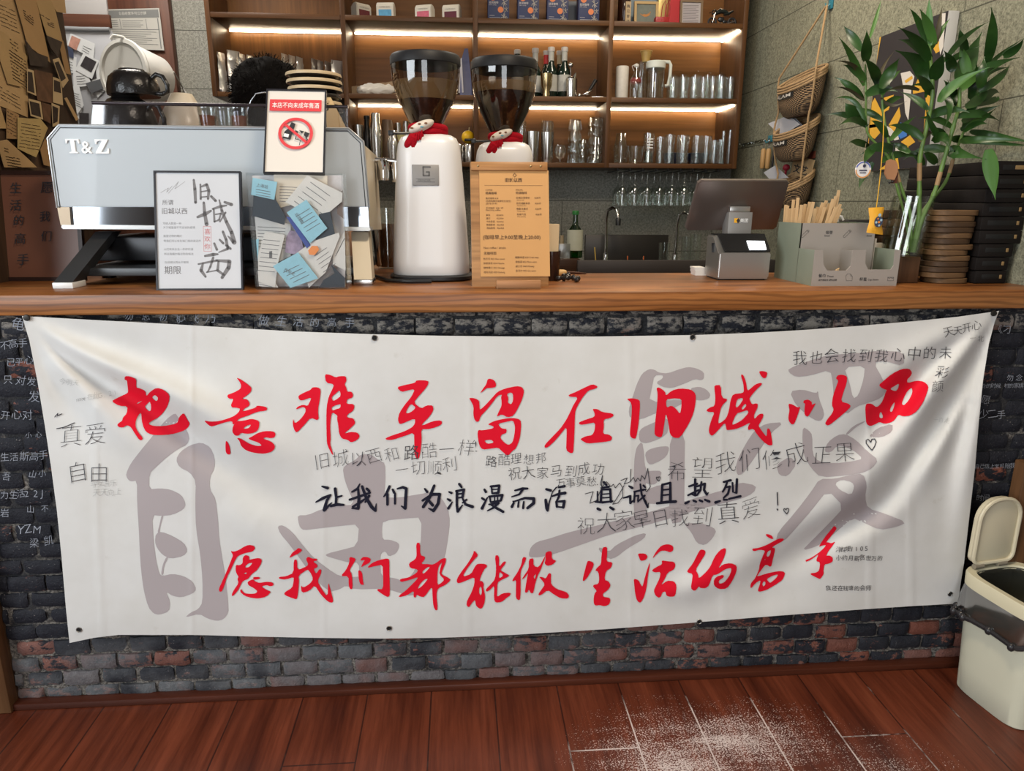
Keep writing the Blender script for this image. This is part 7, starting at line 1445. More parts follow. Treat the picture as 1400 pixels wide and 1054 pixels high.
for j in range(6):
    for i in range(n): t.faces.new((g_[j][i], g_[j][i+1], g_[j+1][i+1], g_[j+1][i]))
b.add(t); o = obj('plastic_sheet', b, glass('plastic_film', (0.86, 0.86, 0.84), 0.5, 0.12, 0.22), smooth=60); tag(o, 'clear plastic sheet laid over the back row of tumblers', 'plastic sheet')
# lowest shelf, second bay
shk = [(.020, 0), (.026, .004), (.030, .10), (.031, .14), (.026, .165), (.021, .195), (.020, .23), (.018, .236), (0, .238)]
p = at_shelf(515, 3, 1.96); h = ztop(515, 154, 1.96)-p.z; vessel('cocktail_shaker', 'tall steel cocktail shaker leaning beside the espresso machine', 'shaker', p, [(r, z*h/.238) for r, z in shk], STEEL)
p = at_shelf(538, 3, 1.93); h = ztop(538, 178, 1.93)-p.z; vessel('cocktail_shaker', 'short steel shaker with a dark cap left of the first grinder', 'shaker', p, [(r*.95, z*h/.238) for r, z in shk], STEEL)
p = at_shelf(503, 3, 2.02); bottle('black_bottle', 'slim black bottle behind the tall shaker', 'bottle', p, ztop(503, 158, 2.02)-p.z, .026, BLACK, .011, capm=BLACK)
p = at_shelf(491, 3, 1.99); vessel('steel_cup', 'small steel cup at the left end of the lowest shelf', 'cup', p, tumbler(.022, .026, ztop(491, 171, 1.99)-p.z), STEEL)
p = at_shelf(531, 3, 2.05); vessel('wooden_muddler', 'thick brown cylinder with a steel top behind the shakers', 'muddler', p, [(0, 0), (.024, 0), (.026, .02), (.027, ztop(531, 164, 2.05)-p.z-.02), (.022, ztop(531, 164, 2.05)-p.z), (0, ztop(531, 164, 2.05)-p.z)], M('muddler_brown', (0.26, 0.17, 0.11), 0.4))
p = at_shelf(549, 3, 2.02); vessel('preserve_jar', 'jar of yellowish preserve behind the left grinder', 'jar', p, [(0, 0), (.03, 0), (.032, .01), (.032, .10), (.026, .115), (.026, .13), (0, .131)], M('preserve', (0.45, 0.40, 0.18), 0.25))
for i, (px, top, lb) in enumerate([(545, 168, 'upturned steel measuring cup left of the first hopper'), (556, 166, 'second upturned steel measuring cup left of the first hopper')]):
    p = at_shelf(px, 3, 2.13); vessel('measuring_cup', lb, 'cup', p, [(.018, 0), (.015, ztop(px, top, 2.13)-p.z), (0, ztop(px, top, 2.13)-p.z)], STEEL)
p = at_shelf(617, 3, 2.02); vessel('glass_jar', 'small clear jar with a cork-coloured rim right of the first grinder', 'jar', p, [(0, 0), (.026, 0), (.027, .07), (.022, .085), (.027, .10), (.025, .10), (.02, .085), (.024, .008), (0, .008)], GLASS)
for px, Y, lb in ((627, 1.98, 'left steel canister under the yellow timer'), (642, 1.98, 'right steel canister under the yellow timer')):
    p = at_shelf(px, 3, Y); vessel('steel_canister', lb, 'canister', p, [(0, 0), (.026, 0), (.027, .003), (.027, .082), (.025, .086), (0, .087)], STEEL, group='steel canisters between the grinders')
p = at_shelf(638.5, 3, 1.98); p = Vector((p.x+.006, 1.98, DZ[3]+.0875)); yt_ = thing('yellow_timer', 'round yellow timer with a dark band on the steel canister', 'timer', p)
b = B(); b.ball(p+Vector((0, 0, .032)), .032, 3, (1, 1, .98)); obj('ball', b, M('timer_yellow', (0.78, 0.46, 0.01), 0.4), yt_); b = B(); b.box(p+Vector((-.018, -.032, .012)), p+Vector((.020, -.020, .024)), bev=.003); obj('band', b, BLACK, yt_); b = B(); b.tube([p+Vector((.004, 0, .062)), p+Vector((.006, 0, .078))], .002, 6); obj('stem', b, M('stem_pale', (0.7, 0.6, 0.3), 0.5), yt_)
# third bay
p = at_shelf(713, 3, 2.05); vessel('tall_tumbler', 'tall clear glass just right of the second hopper', 'glass', p, tumbler(.022, .026, ztop(713, 166, 2.05)-p.z), GLASS)
p = at_shelf(728, 3, 1.96); vessel('shaker_tin', 'steel shaker tin beside the second grinder', 'shaker', p, tumbler(.028, .034, ztop(728, 180, 1.96)-p.z), STEEL)
p = at_shelf(748, 3, 1.97); vessel('shaker_tin', 'steel shaker tin with a mixing glass set on it', 'shaker', p, tumbler(.026, .034, ztop(748, 181, 1.97)-p.z), STEEL)
zq = ztop(748, 181, 1.97)+.0004; b = B(); b.lathe([(.036, 0), (.030, .052), (0, .053), (0, .050), (.028, .049), (.034, 0)], 28, Matrix.Translation((p.x, 1.97, zq)), close=False); o = obj('mixing_glass', b, GLASS); tag(o, 'upturned mixing glass standing on the steel shaker tin', 'glass', None, (p.x, 1.97, zq))
def snifter(p, k=1.0, flip=False): 
    pr_ = [(0, .001), (.026, 0), (.024, .003), (.004, .008), (.0035, .022), (.020, .030), (.034, .055), (.033, .078), (.027, .098), (.0255, .098), (.0315, .078), (.0325, .055), (.018, .033), (0, .028)]
    return [(r*k, z*k) for r, z in pr_]
p = at_shelf(766, 3, 1.95); vessel('brandy_snifter', 'small round brandy glass on the lowest shelf', 'glass', p, snifter(p, .86), GLASS)
def stack(px, Y, n, top, r, lb, grp):
    p = at_shelf(px, 3, Y); hh = (ztop(px, top, Y)-p.z)/n
    for i in range(n):
        z0 = p.z+hh*i; b = B(); b.lathe([(r*1.12, 0.0), (r*1.14, .004), (r*.88, hh*.97), (0, hh*.975), (0, hh*.93), (r*.84, hh*.92), (r*1.06, 0)], 24, Matrix.Translation((p.x, Y, z0)), close=False)
        for k in range(10): a = k*2*math.pi/10; b.tube([Vector((p.x+math.cos(a)*r*1.12, Y+math.sin(a)*r*1.12, z0+.004)), Vector((p.x+math.cos(a)*r*.93, Y+math.sin(a)*r*.93, z0+hh*.8))], .0016, 5)
        o = obj('stacked_glass', b, GLASS); tag(o, lb % ['lowest', 'second', 'third', 'fourth', 'fifth', 'sixth'][i], 'glass', grp, (p.x, Y, z0))
stack(785.5, 1.98, 4, 163, .030, '%s upturned glass of the narrow glass tower in the third bay', 'left glass tower')
stack(813.5, 1.98, 5, 160, .033, '%s upturned glass of the tall glass tower against the third upright', 'right glass tower')
stack(797, 2.09, 3, 190, .026, '%s small glass of the low tower between the two glass towers', 'low glass tower')
# right bay
RG = 'clear glasses on the right bay of the lowest shelf'
for px, Y, top, r0, r1, lb in [(849, 1.96, 200, .032, .040, 'wide tumbler at the left end of the right bay with a glass on top'), (869, 1.96, 200, .032, .040, 'second wide tumbler from the third upright'), (886.5, 2.0, 182, .026, .030, 'tall glass with printed white lines in the right bay'), (902.5, 2.02, 187, .020, .023, 'slim tall glass right of the printed glass'), (915.5, 2.0, 184, .024, .027, 'broad tall glass left of the martini glass'), (933, 1.95, 185, .028, .031, 'tall glass with a martini glass behind it'), (952, 2.0, 185.5, .025, .028, 'first tall glass right of the martini glass'), (965.5, 2.02, 186, .024, .027, 'second tall glass right of the martini glass'), (976, 1.95, 192, .020, .022, 'short glass near the right end of the lowest shelf'), (985, 2.03, 191, .018, .021, 'short glass behind the test tube glasses'), (988, 1.97, 179, .008, .009, 'thin tube glass at the right end of the lowest shelf'), (997, 1.95, 178, .011, .012, 'thicker tube glass at the right end of the lowest shelf')]:
    p = at_shelf(px, 3, Y); vessel('bar_glass', lb, 'glass', p, tumbler(r0, r1, ztop(px, top, Y)-p.z), GLASS, group=RG)
p = at_shelf(847.5, 3, 1.96); zq = ztop(849, 200, 1.96)+.0005; hh = ztop(848, 182, 1.96)-zq; b = B(); b.lathe([(.033, 0), (.024, hh), (0, hh), (0, hh-.003), (.022, hh-.003), (.031, 0)], 24, Matrix.Translation((p.x+.003, 1.96, zq)), close=False); o = obj('bar_glass', b, GLASS); tag(o, 'upturned glass standing on the wide tumbler by the third upright', 'glass', RG, (p.x, 1.96, zq))
p = at_shelf(886.5, 3, 2.0); b = B(); b.lathe([(.0205, .010), (.0215, .062), (0, .062)], 24, Matrix.Translation(p), close=False); o = obj('steel_cup', b, STEEL); tag(o, 'steel cup standing inside the printed glass', 'cup', None, p)
p = at_shelf(886.5, 3, 2.0); bw2 = [rect2(-.016, .075+.014*k, .014, .080+.014*k)[0] for k in range(4)]; write('white_print', bw2, M('print_white', (0.72, 0.68, 0.6), 0.5), frame((p.x, 2.0-.0305, p.z), (1, 0, 0), (0, 0, 1)), [o_ for o_ in COL.objects if o_.get('label') == 'tall glass with printed white lines in the right bay'][0], .0004)
p = at_shelf(936, 3, 2.06); vessel('martini_glass', 'martini glass standing behind the tall glass in the right bay', 'glass', p, [(0, .001), (.024, 0), (.003, .006), (.003, .075), (.034, .135), (.033, .135), (.002, .078), (0, .078)], GLASS)
NAVY = M('navy_enamel', (0.012, 0.016, 0.035), 0.3)
for px, lb in ((922, 'dark navy bowl behind the glasses left of the martini glass'), (954, 'dark navy bowl behind the glasses right of the martini glass')):
    p = at_shelf(px, 3, 2.12); vessel('navy_bowl', lb, 'bowl', p, [(0, 0), (.030, 0), (.050, .03), (.054, .062), (.052, .063), (.046, .03), (0, .006)], NAVY, group='navy bowls on the lowest shelf')
# wine glasses hanging under the shelf
HG = 'wine glasses hanging under the shelf'
b = B()
for k in range(9): b.tube([Vector((PY(843+k*17, 240, 1.95).x, 1.90, z3-TH-.012)), Vector((PY(843+k*17, 240, 1.95).x, 2.17, z3-TH-.012))], .0028, 6); b.tube([Vector((PY(843+k*17, 240, 1.95).x, 1.93, z3-TH-.012)), Vector((PY(843+k*17, 240, 1.95).x, 1.93, z3-TH))], .0028, 6)
o = obj('glass_rack', b, M('rack_black', (0.02, 0.02, 0.02), 0.4, .5)); tag(o, 'thin dark wire rack under the shelf carrying upside-down wine glasses', 'rack', None, (PY(905, 240, 2.0).x, 2.03, z3-TH))
proto = None; hw = z3-TH-.006-PY(870, 281, 1.96).z
for r_, Y in enumerate((1.955, 2.06)):
    for k in range(8):
        px = 851.5+k*17; x = PY(px, 240, 1.955).x; lb = '%s hanging wine glass from the left in the %s row under the shelf' % (od[k], 'front' if r_ == 0 else 'back')
        if proto is None:
            b = B(); b.lathe([(0, 0), (.030, -.001), (.031, -.003), (.006, -.008), (.0035, -.02), (.0035, -hw*.40), (.010, -hw*.46), (.027, -hw*.58), (.0295, -hw*.72), (.026, -hw), (.025, -hw), (.0285, -hw*.72), (.026, -hw*.59), (.008, -hw*.47)], 20, Matrix.Translation((x, Y, z3-TH-.006)), close=False)
            proto = obj('wine_glass', b, GLASS); tag(proto, lb, 'wine glass', HG, (x, Y, z3-TH-.006))
        else:
            o = proto.copy(); COL.objects.link(o); o.location = (x, Y, z3-TH-.006); o['label'] = lb
# ------------------------------------------------------------------ sink bench under the shelf
SKM = M('dark_steel_bench', (0.035, 0.031, 0.029), 0.45, 0.6)
zbn = PY(850, 356, 1.50).z
bn_ = thing('sink_bench', 'dark steel sink bench along the back wall under the shelf', 'sink', (.6, 1.85, 0))
b = B(); b.box((-.9, 1.52, 0), (XR-.004, YB-.004, zbn-.07), bev=.003); obj('bench', b, SKM, bn_)
b = B(); b.box((PY(790, 360, 1.5).x, 1.50, zbn-.07), (XR-.004, 1.53, zbn), bev=.003); obj('front_lip', b, M('lip_steel', (0.05, 0.042, 0.04), 0.5, 0.2), bn_)
b = B(); b.box((PY(800, 330, 2.18).x, 2.17, zbn-.07), (PY(913, 330, 2.18).x, YB-.004, PY(850, 321, 2.18).z), bev=.002); obj('splashback', b, M('splash_steel', (0.075, 0.068, 0.062), 0.4, 0.6), bn_)
for px, top, tilt, lb in ((828, 284, 6, 'chrome gooseneck tap in the middle of the sink bench'), (923, 290, 12, 'chrome gooseneck tap beside the till screen')):
    p = Vector((PY(px, 350, 1.98).x, 1.98, zbn-.0695)); zt_ = PY(px, top, 1.98).z; tp_ = thing('sink_tap', lb, 'tap', p, 'taps of the sink bench'); x2 = PY(px+tilt*.45, top, 1.98).x
    b = B(); b.lathe([(.020, 0), (.020, .01), (.013, .02), (.013, .07), (0, .071)], 16, Matrix.Translation(p)); obj('base', b, CHROME, tp_)
    b = B(); q = Vector((x2, 1.98, zt_)); b.tube([p+Vector((0, 0, .06)), p.lerp(q, .45)+Vector((0, 0, 0)), Vector((x2-.004, 1.98, zt_-.06)), q+Vector((0, -.01, -.012)), q+Vector((.02, -.03, 0)), q+Vector((.038, -.06, -.012)), q+Vector((.042, -.07, -.05))], .0085, 10); obj('spout', b, CHROME, tp_)
    b = B(); b.lathe([(.013, -.03), (.014, 0), (.010, .006), (0, .006)], 14, Matrix.Translation(q+Vector((.042, -.07, -.055)))); obj('nozzle', b, M('nozzle_black', (0.03, 0.03, 0.03), 0.3, .5), tp_)
zb2 = PY(780, 353, 1.60).z
b = B(); b.box((PY(742, 360, 1.6).x, 1.56, zbn-.0698), (PY(791, 360, 1.6).x, 1.70, zb2), bev=.004); o = obj('wooden_crate', b, DARKWOOD); tag(o, 'dark wooden crate at the left end of the sink bench', 'crate', None, (PY(766, 360, 1.6).x, 1.63, zbn-.0698))
p = Vector((PY(785.5, 350, 1.63).x, 1.63, zb2+.0005)); bottle('whisky_bottle', 'green glass bottle with a pale label on the dark crate', 'bottle', p, PY(787, 288, 1.63).z-p.z, .036, glass('green_bottle_glass', (0.05, 0.30, 0.05), 0.4, 0.02, 0.10), .012, M('label_greenish', (0.42, 0.42, 0.33), 0.6, var=.1, vscale=40), M('cap_green', (0.03, 0.16, 0.04), 0.35), lab=(.16, .60), neck=.60)
p = Vector((PY(766, 340, 1.62).x, 1.60, zb2+.0005)); b = B(); b.box((p.x-.012, 1.58, p.z), (p.x+.040, 1.592, PY(766, 333, 1.59).z), bev=.001); o = obj('acrylic_stand', b, glass('frosted_acrylic', (0.75, 0.75, 0.72), 0.3, 0.3, 0.25)); tag(o, 'frosted acrylic stand in front of the green bottle', 'stand', None, p)
p = Vector((PY(768, 340, 1.66).x, 1.665, zb2+.0005)); vessel('cork_vial', 'thin corked vial left of the green bottle', 'bottle', p, [(0, 0), (.010, 0), (.011, .07), (.009, .085), (.009, .10), (0, .10)], M('vial_tan', (0.26, 0.20, 0.12), 0.5))
for px, py, a, c, lb in ((813, 338, -6, (0.45, 0.30, 0.07), 'yellow stirring stick leaning out of the sink'), (858, 350, 0, (0.50, 0.12, 0.03), 'short orange stick standing in the sink'), (880, 350, 2, (0.7, 0.65, 0.6), 'short white stick standing in the sink')):
    p = Vector((PY(px-a*.5, 360, 1.6).x, 1.6, zbn-.0695)); q = PY(px, py, 1.6); b = B(); b.tube([p, q], .003, 6); o = obj('stirring_stick', b, M('stick_'+lb.split()[0], c, 0.5)); tag(o, lb, 'stick', None, p)
for px, Y, h, lb in ((908, 1.9, .075, 'small clear glass on the sink bench beside the right tap'), (938, 1.92, .105, 'tall clear glass on the sink bench behind the till'), (950, 1.85, .12, 'tall clear glass on the sink bench nearest the till')):
    p = Vector((PY(px, 345, Y).x, Y, zbn-.0695)); vessel('bench_glass', lb, 'glass', p, tumbler(.024, .029, h+.05), GLASS, group='glasses on the sink bench')
# ------------------------------------------------------------------ things on the right wall
XW = XR-.001
HK = M('hook_blue', (0.02, 0.16, 0.22), 0.4)
# painting: black, yellow and white shapes on a canvas block
Xc = XR-.036
TL, TR, BL, BR = PX(1194, 52, Xc), PX(1287, 21, Xc), PX(1189, 236, Xc), PX(1276, 225, Xc)
ya, yb_, za, zb0 = (TL.y+BL.y)/2, (TR.y+BR.y)/2, (BL.z+BR.z)/2, (TL.z+TR.z)/2
pa = thing('abstract_canvas', 'abstract canvas of black and yellow shapes on the pebbled wall behind the bamboo', 'painting', (XR-.018, (ya+yb_)/2, za))
b = B(); b.box((Xc, yb_, za), (XR-.002, ya, zb0), bev=.001); cv = obj('canvas', b, M('canvas_white', (0.55, 0.53, 0.50), 0.7), pa)
Mc = Matrix(((0, 1, 0, Xc), (-1, 0, 0, ya), (0, 0, 1, za), (0, 0, 0, 1))); cwid, chgt = ya-yb_, zb0-za
def cvp(l):
    o = []
    for x, y in l:
        q = PX(1140+x*Lc3[2], y*Lc3[2], Xc); o.append((min(max(ya-q.y, 0), cwid), min(max(q.z-za, 0), chgt)))
    return o
CB = M('paint_black', (0.022, 0.019, 0.022), 0.6); CY = M('paint_yellow', (0.66, 0.36, 0.035), 0.6); CW = M('paint_white', (0.62, 0.58, 0.52), 0.6); CBL = M('paint_blue', (0.05, 0.17, 0.48), 0.6)
write('black_ground', rect2(0, 0, cwid, chgt), CB, Mc, cv, .0004)
yl = [[(255,250),(312,235),(270,420),(262,560),(250,640),(240,700),(230,950),(215,1060),(255,600)], [(240,680),(270,640),(320,740),(300,830),(232,840)], [(228,820),(290,810),(305,870),(270,910),(230,890)], [(330,640),(395,620),(360,720),(330,735)], [(360,820),(430,700),(440,760),(395,870)], [(520,590),(560,500),(610,540),(640,640),(600,790),(590,850),(605,680),(600,600),(520,615)], [(440,930),(500,885),(535,930),(490,960)], [(640,290),(690,270),(705,330),(670,350)], [(430,960),(490,960),(490,1000),(440,1000)], [(300,1110),(420,1020),(430,1110)]]
write('yellow_shapes', [t for l in yl for t in poly2d([cvp(l)])], CY, Mc, cv, .0008)
write('white_shapes', [t for l in ([(440,480),(500,465),(530,500),(510,590),(490,790),(470,740),(455,560)], [(335,815),(375,840),(440,910),(400,920),(350,870)], [(700,90),(735,85),(730,300),(700,360),(690,300)], [(405,950),(440,955),(430,1010),(405,1010)]) for t in poly2d([cvp(l)])], CW, Mc, cv, .0010)
write('blue_shape', [t for l in ([(440,800),(480,850),(480,890),(430,915),(415,860)],) for t in poly2d([cvp(l)])], CBL, Mc, cv, .0010)
write('yellow_slash', [t for l in ([(465,530),(515,495),(520,515),(475,545)],) for t in poly2d([cvp(l)])], CY, Mc, cv, .0014)
# three-tier hanging baskets
ROPE = M('jute_rope', (0.34, 0.22, 0.11), 0.85, bump=.8, bscale=200)
wv_, nt, b_ = nodes('woven_basket'); v = objvec(nt)
sp = nt.nodes.new('ShaderNodeSeparateXYZ'); nt.links.new(v, sp.inputs[0])
s1 = math_(nt, 'SINE', math_(nt, 'MULTIPLY', math_(nt, 'ADD', sp.outputs['Y'], sp.outputs['X']), 560)); s2 = math_(nt, 'SINE', math_(nt, 'MULTIPLY', sp.outputs['Z'], 620))
ck = math_(nt, 'MULTIPLY', s1, s2)
nt.links.new(ramp(nt, math_(nt, 'MULTIPLY_ADD', ck, .5, .5), [(0.40, (0.030, 0.018, 0.012)), (0.55, (0.30, 0.19, 0.095))]), b_.inputs['Base Color']); b_.inputs['Roughness'].default_value = .85; bump(nt, b_, ck, .8, .004)
bk = thing('hanging_baskets', 'rope-hung column of three woven baskets with black labels on the right wall', 'hanging basket', PX(1100, 270, XW-.06))
def tl(x, w_=1.0): return -(XW-.01-x)*.62*w_
tiers = [((1074,118),(1133,84),(1131,145),(1098,163)), ((1068,182),(1122,152),(1126,207),(1098,226)), ((1072,250),(1112,230),(1118,290),(1090,300))]
cps = []
for i, (L_, R_, br_, bl_) in enumerate(tiers):
    Lw, Rw = PX(L_[0]+4, L_[1]-3, XW-.05), PX(R_[0]-4, R_[1]+4, XW-.05); hw_ = max((Lw.y-Rw.y)/2, .07); cy = (Lw.y+Rw.y)/2; zt_ = (Lw.z+Rw.z)/2; zb_b = PX((br_[0]+bl_[0])/2, (br_[1]+bl_[1])/2, XW-.05).z
    if i == 2: zb_b = zt_-.125; 
    dep = .062; n = 28; b = B(); t = bmesh.new(); rings = []
    for v_, q_ in ((0, 1.0), (.25, 1.0), (.5, .96), (.75, .86), (.92, .70), (1.0, .5)):
        rings.append([t.verts.new((XW-.066+math.cos(a)*dep*q_, cy+math.sin(a)*hw_*q_, zt_+.02+(zb_b-zt_-.02)*v_+tl(XW-.066+math.cos(a)*dep*q_, 1-v_*.9))) for a in [k*2*math.pi/n for k in range(n)]])
    for r1_, r2_ in zip(rings, rings[1:]):
        for k in range(n): t.faces.new((r1_[k], r1_[(k+1) % n], r2_[(k+1) % n], r2_[k]))
    t.faces.new(rings[-1]); b.add(t); bo = obj('basket', b, wv_, bk)
    b = B()
    for j in range(3): b.tube([Vector((XW-.066+math.cos(a)*(dep+.001), cy+math.sin(a)*(hw_+.001), zt_+.026-.010*j+tl(XW-.066+math.cos(a)*(dep+.001)))) for a in [k*2*math.pi/n for k in range(n)]], .0058, 8, closed=True)
    obj('rim_band', b, ROPE, bo)
    b = B(); lw_ = hw_*1.0; t = bmesh.new()
    def lab3(u_, z_, off):
        a = math.pi-.75+u_*1.15; return Vector((XW-.066+math.cos(a)*(dep+off), cy+math.sin(a)*(hw_+off), zt_-.038+z_+tl(XW-.066+math.cos(a)*(dep+off), .75)))
    g_ = [[t.verts.new(lab3(k/8, z_, .0018)) for k in range(9)] for z_ in (0, .026)]
    for k in range(8): t.faces.new((g_[0][k], g_[0][k+1], g_[1][k+1], g_[1][k]))
    b.add(t); lo = obj('label', b, M('label_black', (0.012, 0.012, 0.012), 0.6), bo)
    tx_ = text2d('ALAM', .019, .008); mx_ = max(p[0] for q in tx_ for p in q)
    mesh_flat('label_letters', [[lab3(.10+.8*x/mx_, .006+y, .0034) for x, y in q] for q in tx_], M('label_letter_white', (0.55, 0.52, 0.48), 0.6), lo)
    cps.append((cy, hw_, zt_, zb_b, dep))
hz_ = PX(1130, 8, XW-.02)
b = B()
for sgn, px_off in ((1, 0), (-1, 1)):
    pts = [Vector((XW-.02, hz_.y+.004*sgn, hz_.z))]
    for cy, hw_, zt_, zb_b, dep in cps:
        pts += [Vector((XW-.068-dep*.35, cy+sgn*(hw_+.006), zt_+.012)), Vector((XW-.070-dep*.35, cy+sgn*(hw_+.009), zt_-.02)), Vector((XW-.068-dep*.3, cy+sgn*(hw_*.90+.006), zb_b+.03))]
    b.tube(pts[:-1], .0042, 8)
obj('hanging_rope', b, ROPE, bk)
hk_ = thing('wall_hook', 'blue adhesive hook near the top of the right wall carrying the basket rope', 'hook', hz_)
b = B(); b.box((XW-.006, hz_.y-.016, hz_.z-.012), (XW, hz_.y+.016, hz_.z+.05), bev=.002); obj('pad', b, HK, hk_); b = B(); b.tube([hz_+Vector((.014, 0, .006)), hz_+Vector((0, 0, -.004)), hz_+Vector((-.006, 0, .010))], .003, 6); obj('hook', b, M('hook_clear', (0.10, 0.26, 0.30), 0.3), hk_)
# cards sticking out of the baskets
def wall_card(name, label, pts, X, mat, cat='card', thick=.0012):
    b = B(); P3 = [PX(x, y, X) for x, y in pts]; slab(b, P3, (thick, 0, 0)); o = obj(name, b, mat, smooth=False); c = sum(P3, Vector())/len(P3); tag(o, label, cat, None, c); return o, P3
CDW = M('card_bluewhite', (0.50, 0.52, 0.58), 0.5)
wall_card('postcard', 'pale card sticking out of the middle hanging basket', [(1050,169),(1078,157.5),(1094,170),(1068,186)], XW-.072, CDW); wall_card('postcard', 'second pale card behind the first in the middle hanging basket', [(1076,158),(1083,157),(1098,172),(1090,178)], XW-.058, M('card_bluewhite_dim', (0.42, 0.44, 0.50), 0.5))
wall_card('postcard', 'pale card sticking out of the lowest hanging basket', [(1044,236),(1060,226),(1078,243),(1053,246)], XW-.075, CDW)
o, P3 = wall_card('kraft_card', 'kraft card with bold black characters standing in the lowest hanging basket', [(1080,240),(1086,212),(1114,219),(1108,243)], XW-.03, M('card_kraft', (0.42, 0.29, 0.15), 0.7))
ku, kv = (P3[2]-P3[1]), (P3[1]-P3[0])
mesh_flat('black_characters', [[P3[0]+ku*(.10+.78*x/1.6)+kv*(.25+.62*y)+Vector((-.0006, 0, 0)) for x, y in q] for q in text2d('文艺', .72, .02)], INK, o)
b = B(); c = PX(1075, 229, XW-.06); b.ball(c, .016, 2, (1, 1, .9)); b.tube([c+Vector((0, 0, -.01)), c+Vector((0, .004, -.03))], .005, 6); o = obj('red_ornament', b, M('ornament_red', (0.28, 0.012, 0.03), 0.5)); tag(o, 'small dark red ornament peeping over the lowest hanging basket', 'ornament', None, c)
o, P3 = wall_card('red_card', 'narrow red-brown card behind the kraft card on the right wall', [(1106,208),(1115,206),(1114,216),(1104,218)], XW-.012, M('card_redbrown', (0.20, 0.05, 0.03), 0.6))
# hooks and tools between shelf and baskets
b = B(); s0, s1_ = PX(1014, 198, XW), PX(1044, 193, XW); b.box((XW-.004, s1_.y, s0.z-.008), (XW, s0.y, s0.z+.006), bev=.001)
for k in range(4): 
    y = s0.y+(s1_.y-s0.y)*(k+.5)/4; b.tube([Vector((XW-.003, y, s0.z-.004)), Vector((XW-.020, y, s0.z-.010)), Vector((XW-.024, y, s0.z+.012))], .003, 6)
o = obj('hook_rail', b, glass('hook_plastic', (0.85, 0.87, 0.84), 0.5, 0.05, 0.2)); tag(o, 'clear plastic rail of four hooks beside the shelf on the right wall', 'hook rail', None, (XW-.01, (s0.y+s1_.y)/2, s0.z))
for px, py, lb in ((1052.5, 190, 'left blue hook above the wooden-handled tools'), (1063, 189, 'right blue hook above the black tool')):
    c = PX(px, py, XW-.004); b = B(); b.box((XW-.005, c.y-.022, c.z-.014), (XW, c.y+.022, c.z+.016), bev=.002); b.tube([c+Vector((.002, 0, -.010)), c+Vector((-.018, 0, -.016)), c+Vector((-.022, 0, -.004))], .003, 6); o = obj('wall_hook', b, HK); tag(o, lb, 'hook', 'blue hooks beside the baskets', c)
def hang_tool(name, label, px, y0, y1, ring, hm, r, cat):
    a, c = PX(px+2.5, y0, XW-.022), PX(px, y1, XW-.022); c.y = a.y; t_ = thing(name, label, cat, a, None)
    b = B(); m_ = a.lerp(c, ring); b.tube([a, m_], .0022, 6); b.tube([a+Vector((0, math.sin(k*.785)*.006, math.cos(k*.785)*.008+.006)) for k in range(8)], .0016, 6, closed=True); obj('steel_shank', b, STEEL, t_)
    b = B(); b.tube([m_, m_.lerp(c, .08), m_.lerp(c, .5), m_.lerp(c, .95), c], [r*.7, r, r*1.08, r, r*.75], 12); obj('handle', b, hm, t_)
PW_ = M('tool_pale_wood', (0.42, 0.25, 0.10), 0.5)
hang_tool('wooden_handled_tool', 'left pale wooden tool handle hanging beside the shelf', 1042.5, 194, 230.5, .25, PW_, .011, 'tool'); hang_tool('wooden_handled_tool', 'right pale wooden tool handle hanging beside the shelf', 1049.5, 194, 230.5, .25, PW_, .011, 'tool'); hang_tool('black_bar_tool', 'thin black tool hanging right of the wooden handles', 1056.5, 193, 236, .1, BLACK, .0045, 'tool')

# ------------------------------------------------------------------ left wall: letters and photographs
KRA = [M('kraft_letter_'+s, c, 0.75, var=.10, vscale=14) for s, c in (('a', (0.34, 0.205, 0.085)), ('b', (0.40, 0.26, 0.12)), ('c', (0.29, 0.17, 0.07)), ('d', (0.36, 0.235, 0.10)))]
PHO = [M('photo_'+s, c, 0.5, spec=.2, var=.75, vscale=38) for s, c in (('brown', (0.085, 0.042, 0.022)), ('dark', (0.030, 0.020, 0.015)), ('warm', (0.10, 0.050, 0.026)))]
PCR = M('polaroid_border', (0.44, 0.32, 0.17), 0.6)
LI = M('letter_ink', (0.06, 0.035, 0.02), 0.8)
sL = 1/4.392
def lw(x, y, off): return PX(x*sL, y*sL, XL+.001+off)
def letter(name, label, pts, layer, mat, cat, ink=None, inset=None, grp='letters and photographs on the left wall'):
    off = .0025*layer; P3 = [lw(x, y, off) for x, y in pts]; b = B(); slab(b, P3, (.0012, 0, 0)); o = obj(name, b, mat, smooth=False); tag(o, label, cat, grp, sum(P3, Vector())/len(P3))
    if ink:
        pol = []
        for (x0, y0, x1, y1, n, dx, dy, w_) in ink:
            for k in range(n):
                xa, ya_, xb, yb2 = x0+dx*k, y0+dy*k, x1+dx*k, y1+dy*k; m_ = max(2, int(math.hypot(xb-xa, yb2-ya_)/9))
                for q in range(m_):
                    if rh.random() < .18: continue
                    t0, t1_ = q/m_, (q+.7)/m_; pol += stroke2d([(xa+(xb-xa)*t0, ya_+(yb2-ya_)*t0+rh.uniform(-2, 2), w_), (xa+(xb-xa)*(t0+t1_)/2, ya_+(yb2-ya_)*(t0+t1_)/2+rh.uniform(-3, 3), w_), (xa+(xb-xa)*t1_, ya_+(yb2-ya_)*t1_+rh.uniform(-2, 2), w_)])
        mesh_flat('handwriting', [[lw(x, y, off+.0018) for x, y in q] for q in pol], LI, o)
    if inset:
        mesh_flat('picture', [[lw(x, y, off+.0018) for x, y in inset[0]]], inset[1], o)
    return o
letter('letter', 'large kraft letter covering the left edge of the left wall', [(-90,-60),(75,-30),(130,140),(165,340),(165,705),(-90,600)], 0, KRA[1], 'letter', [(-20,20,90,70,6,6,26,3),(0,520,120,590,4,2,22,3)])
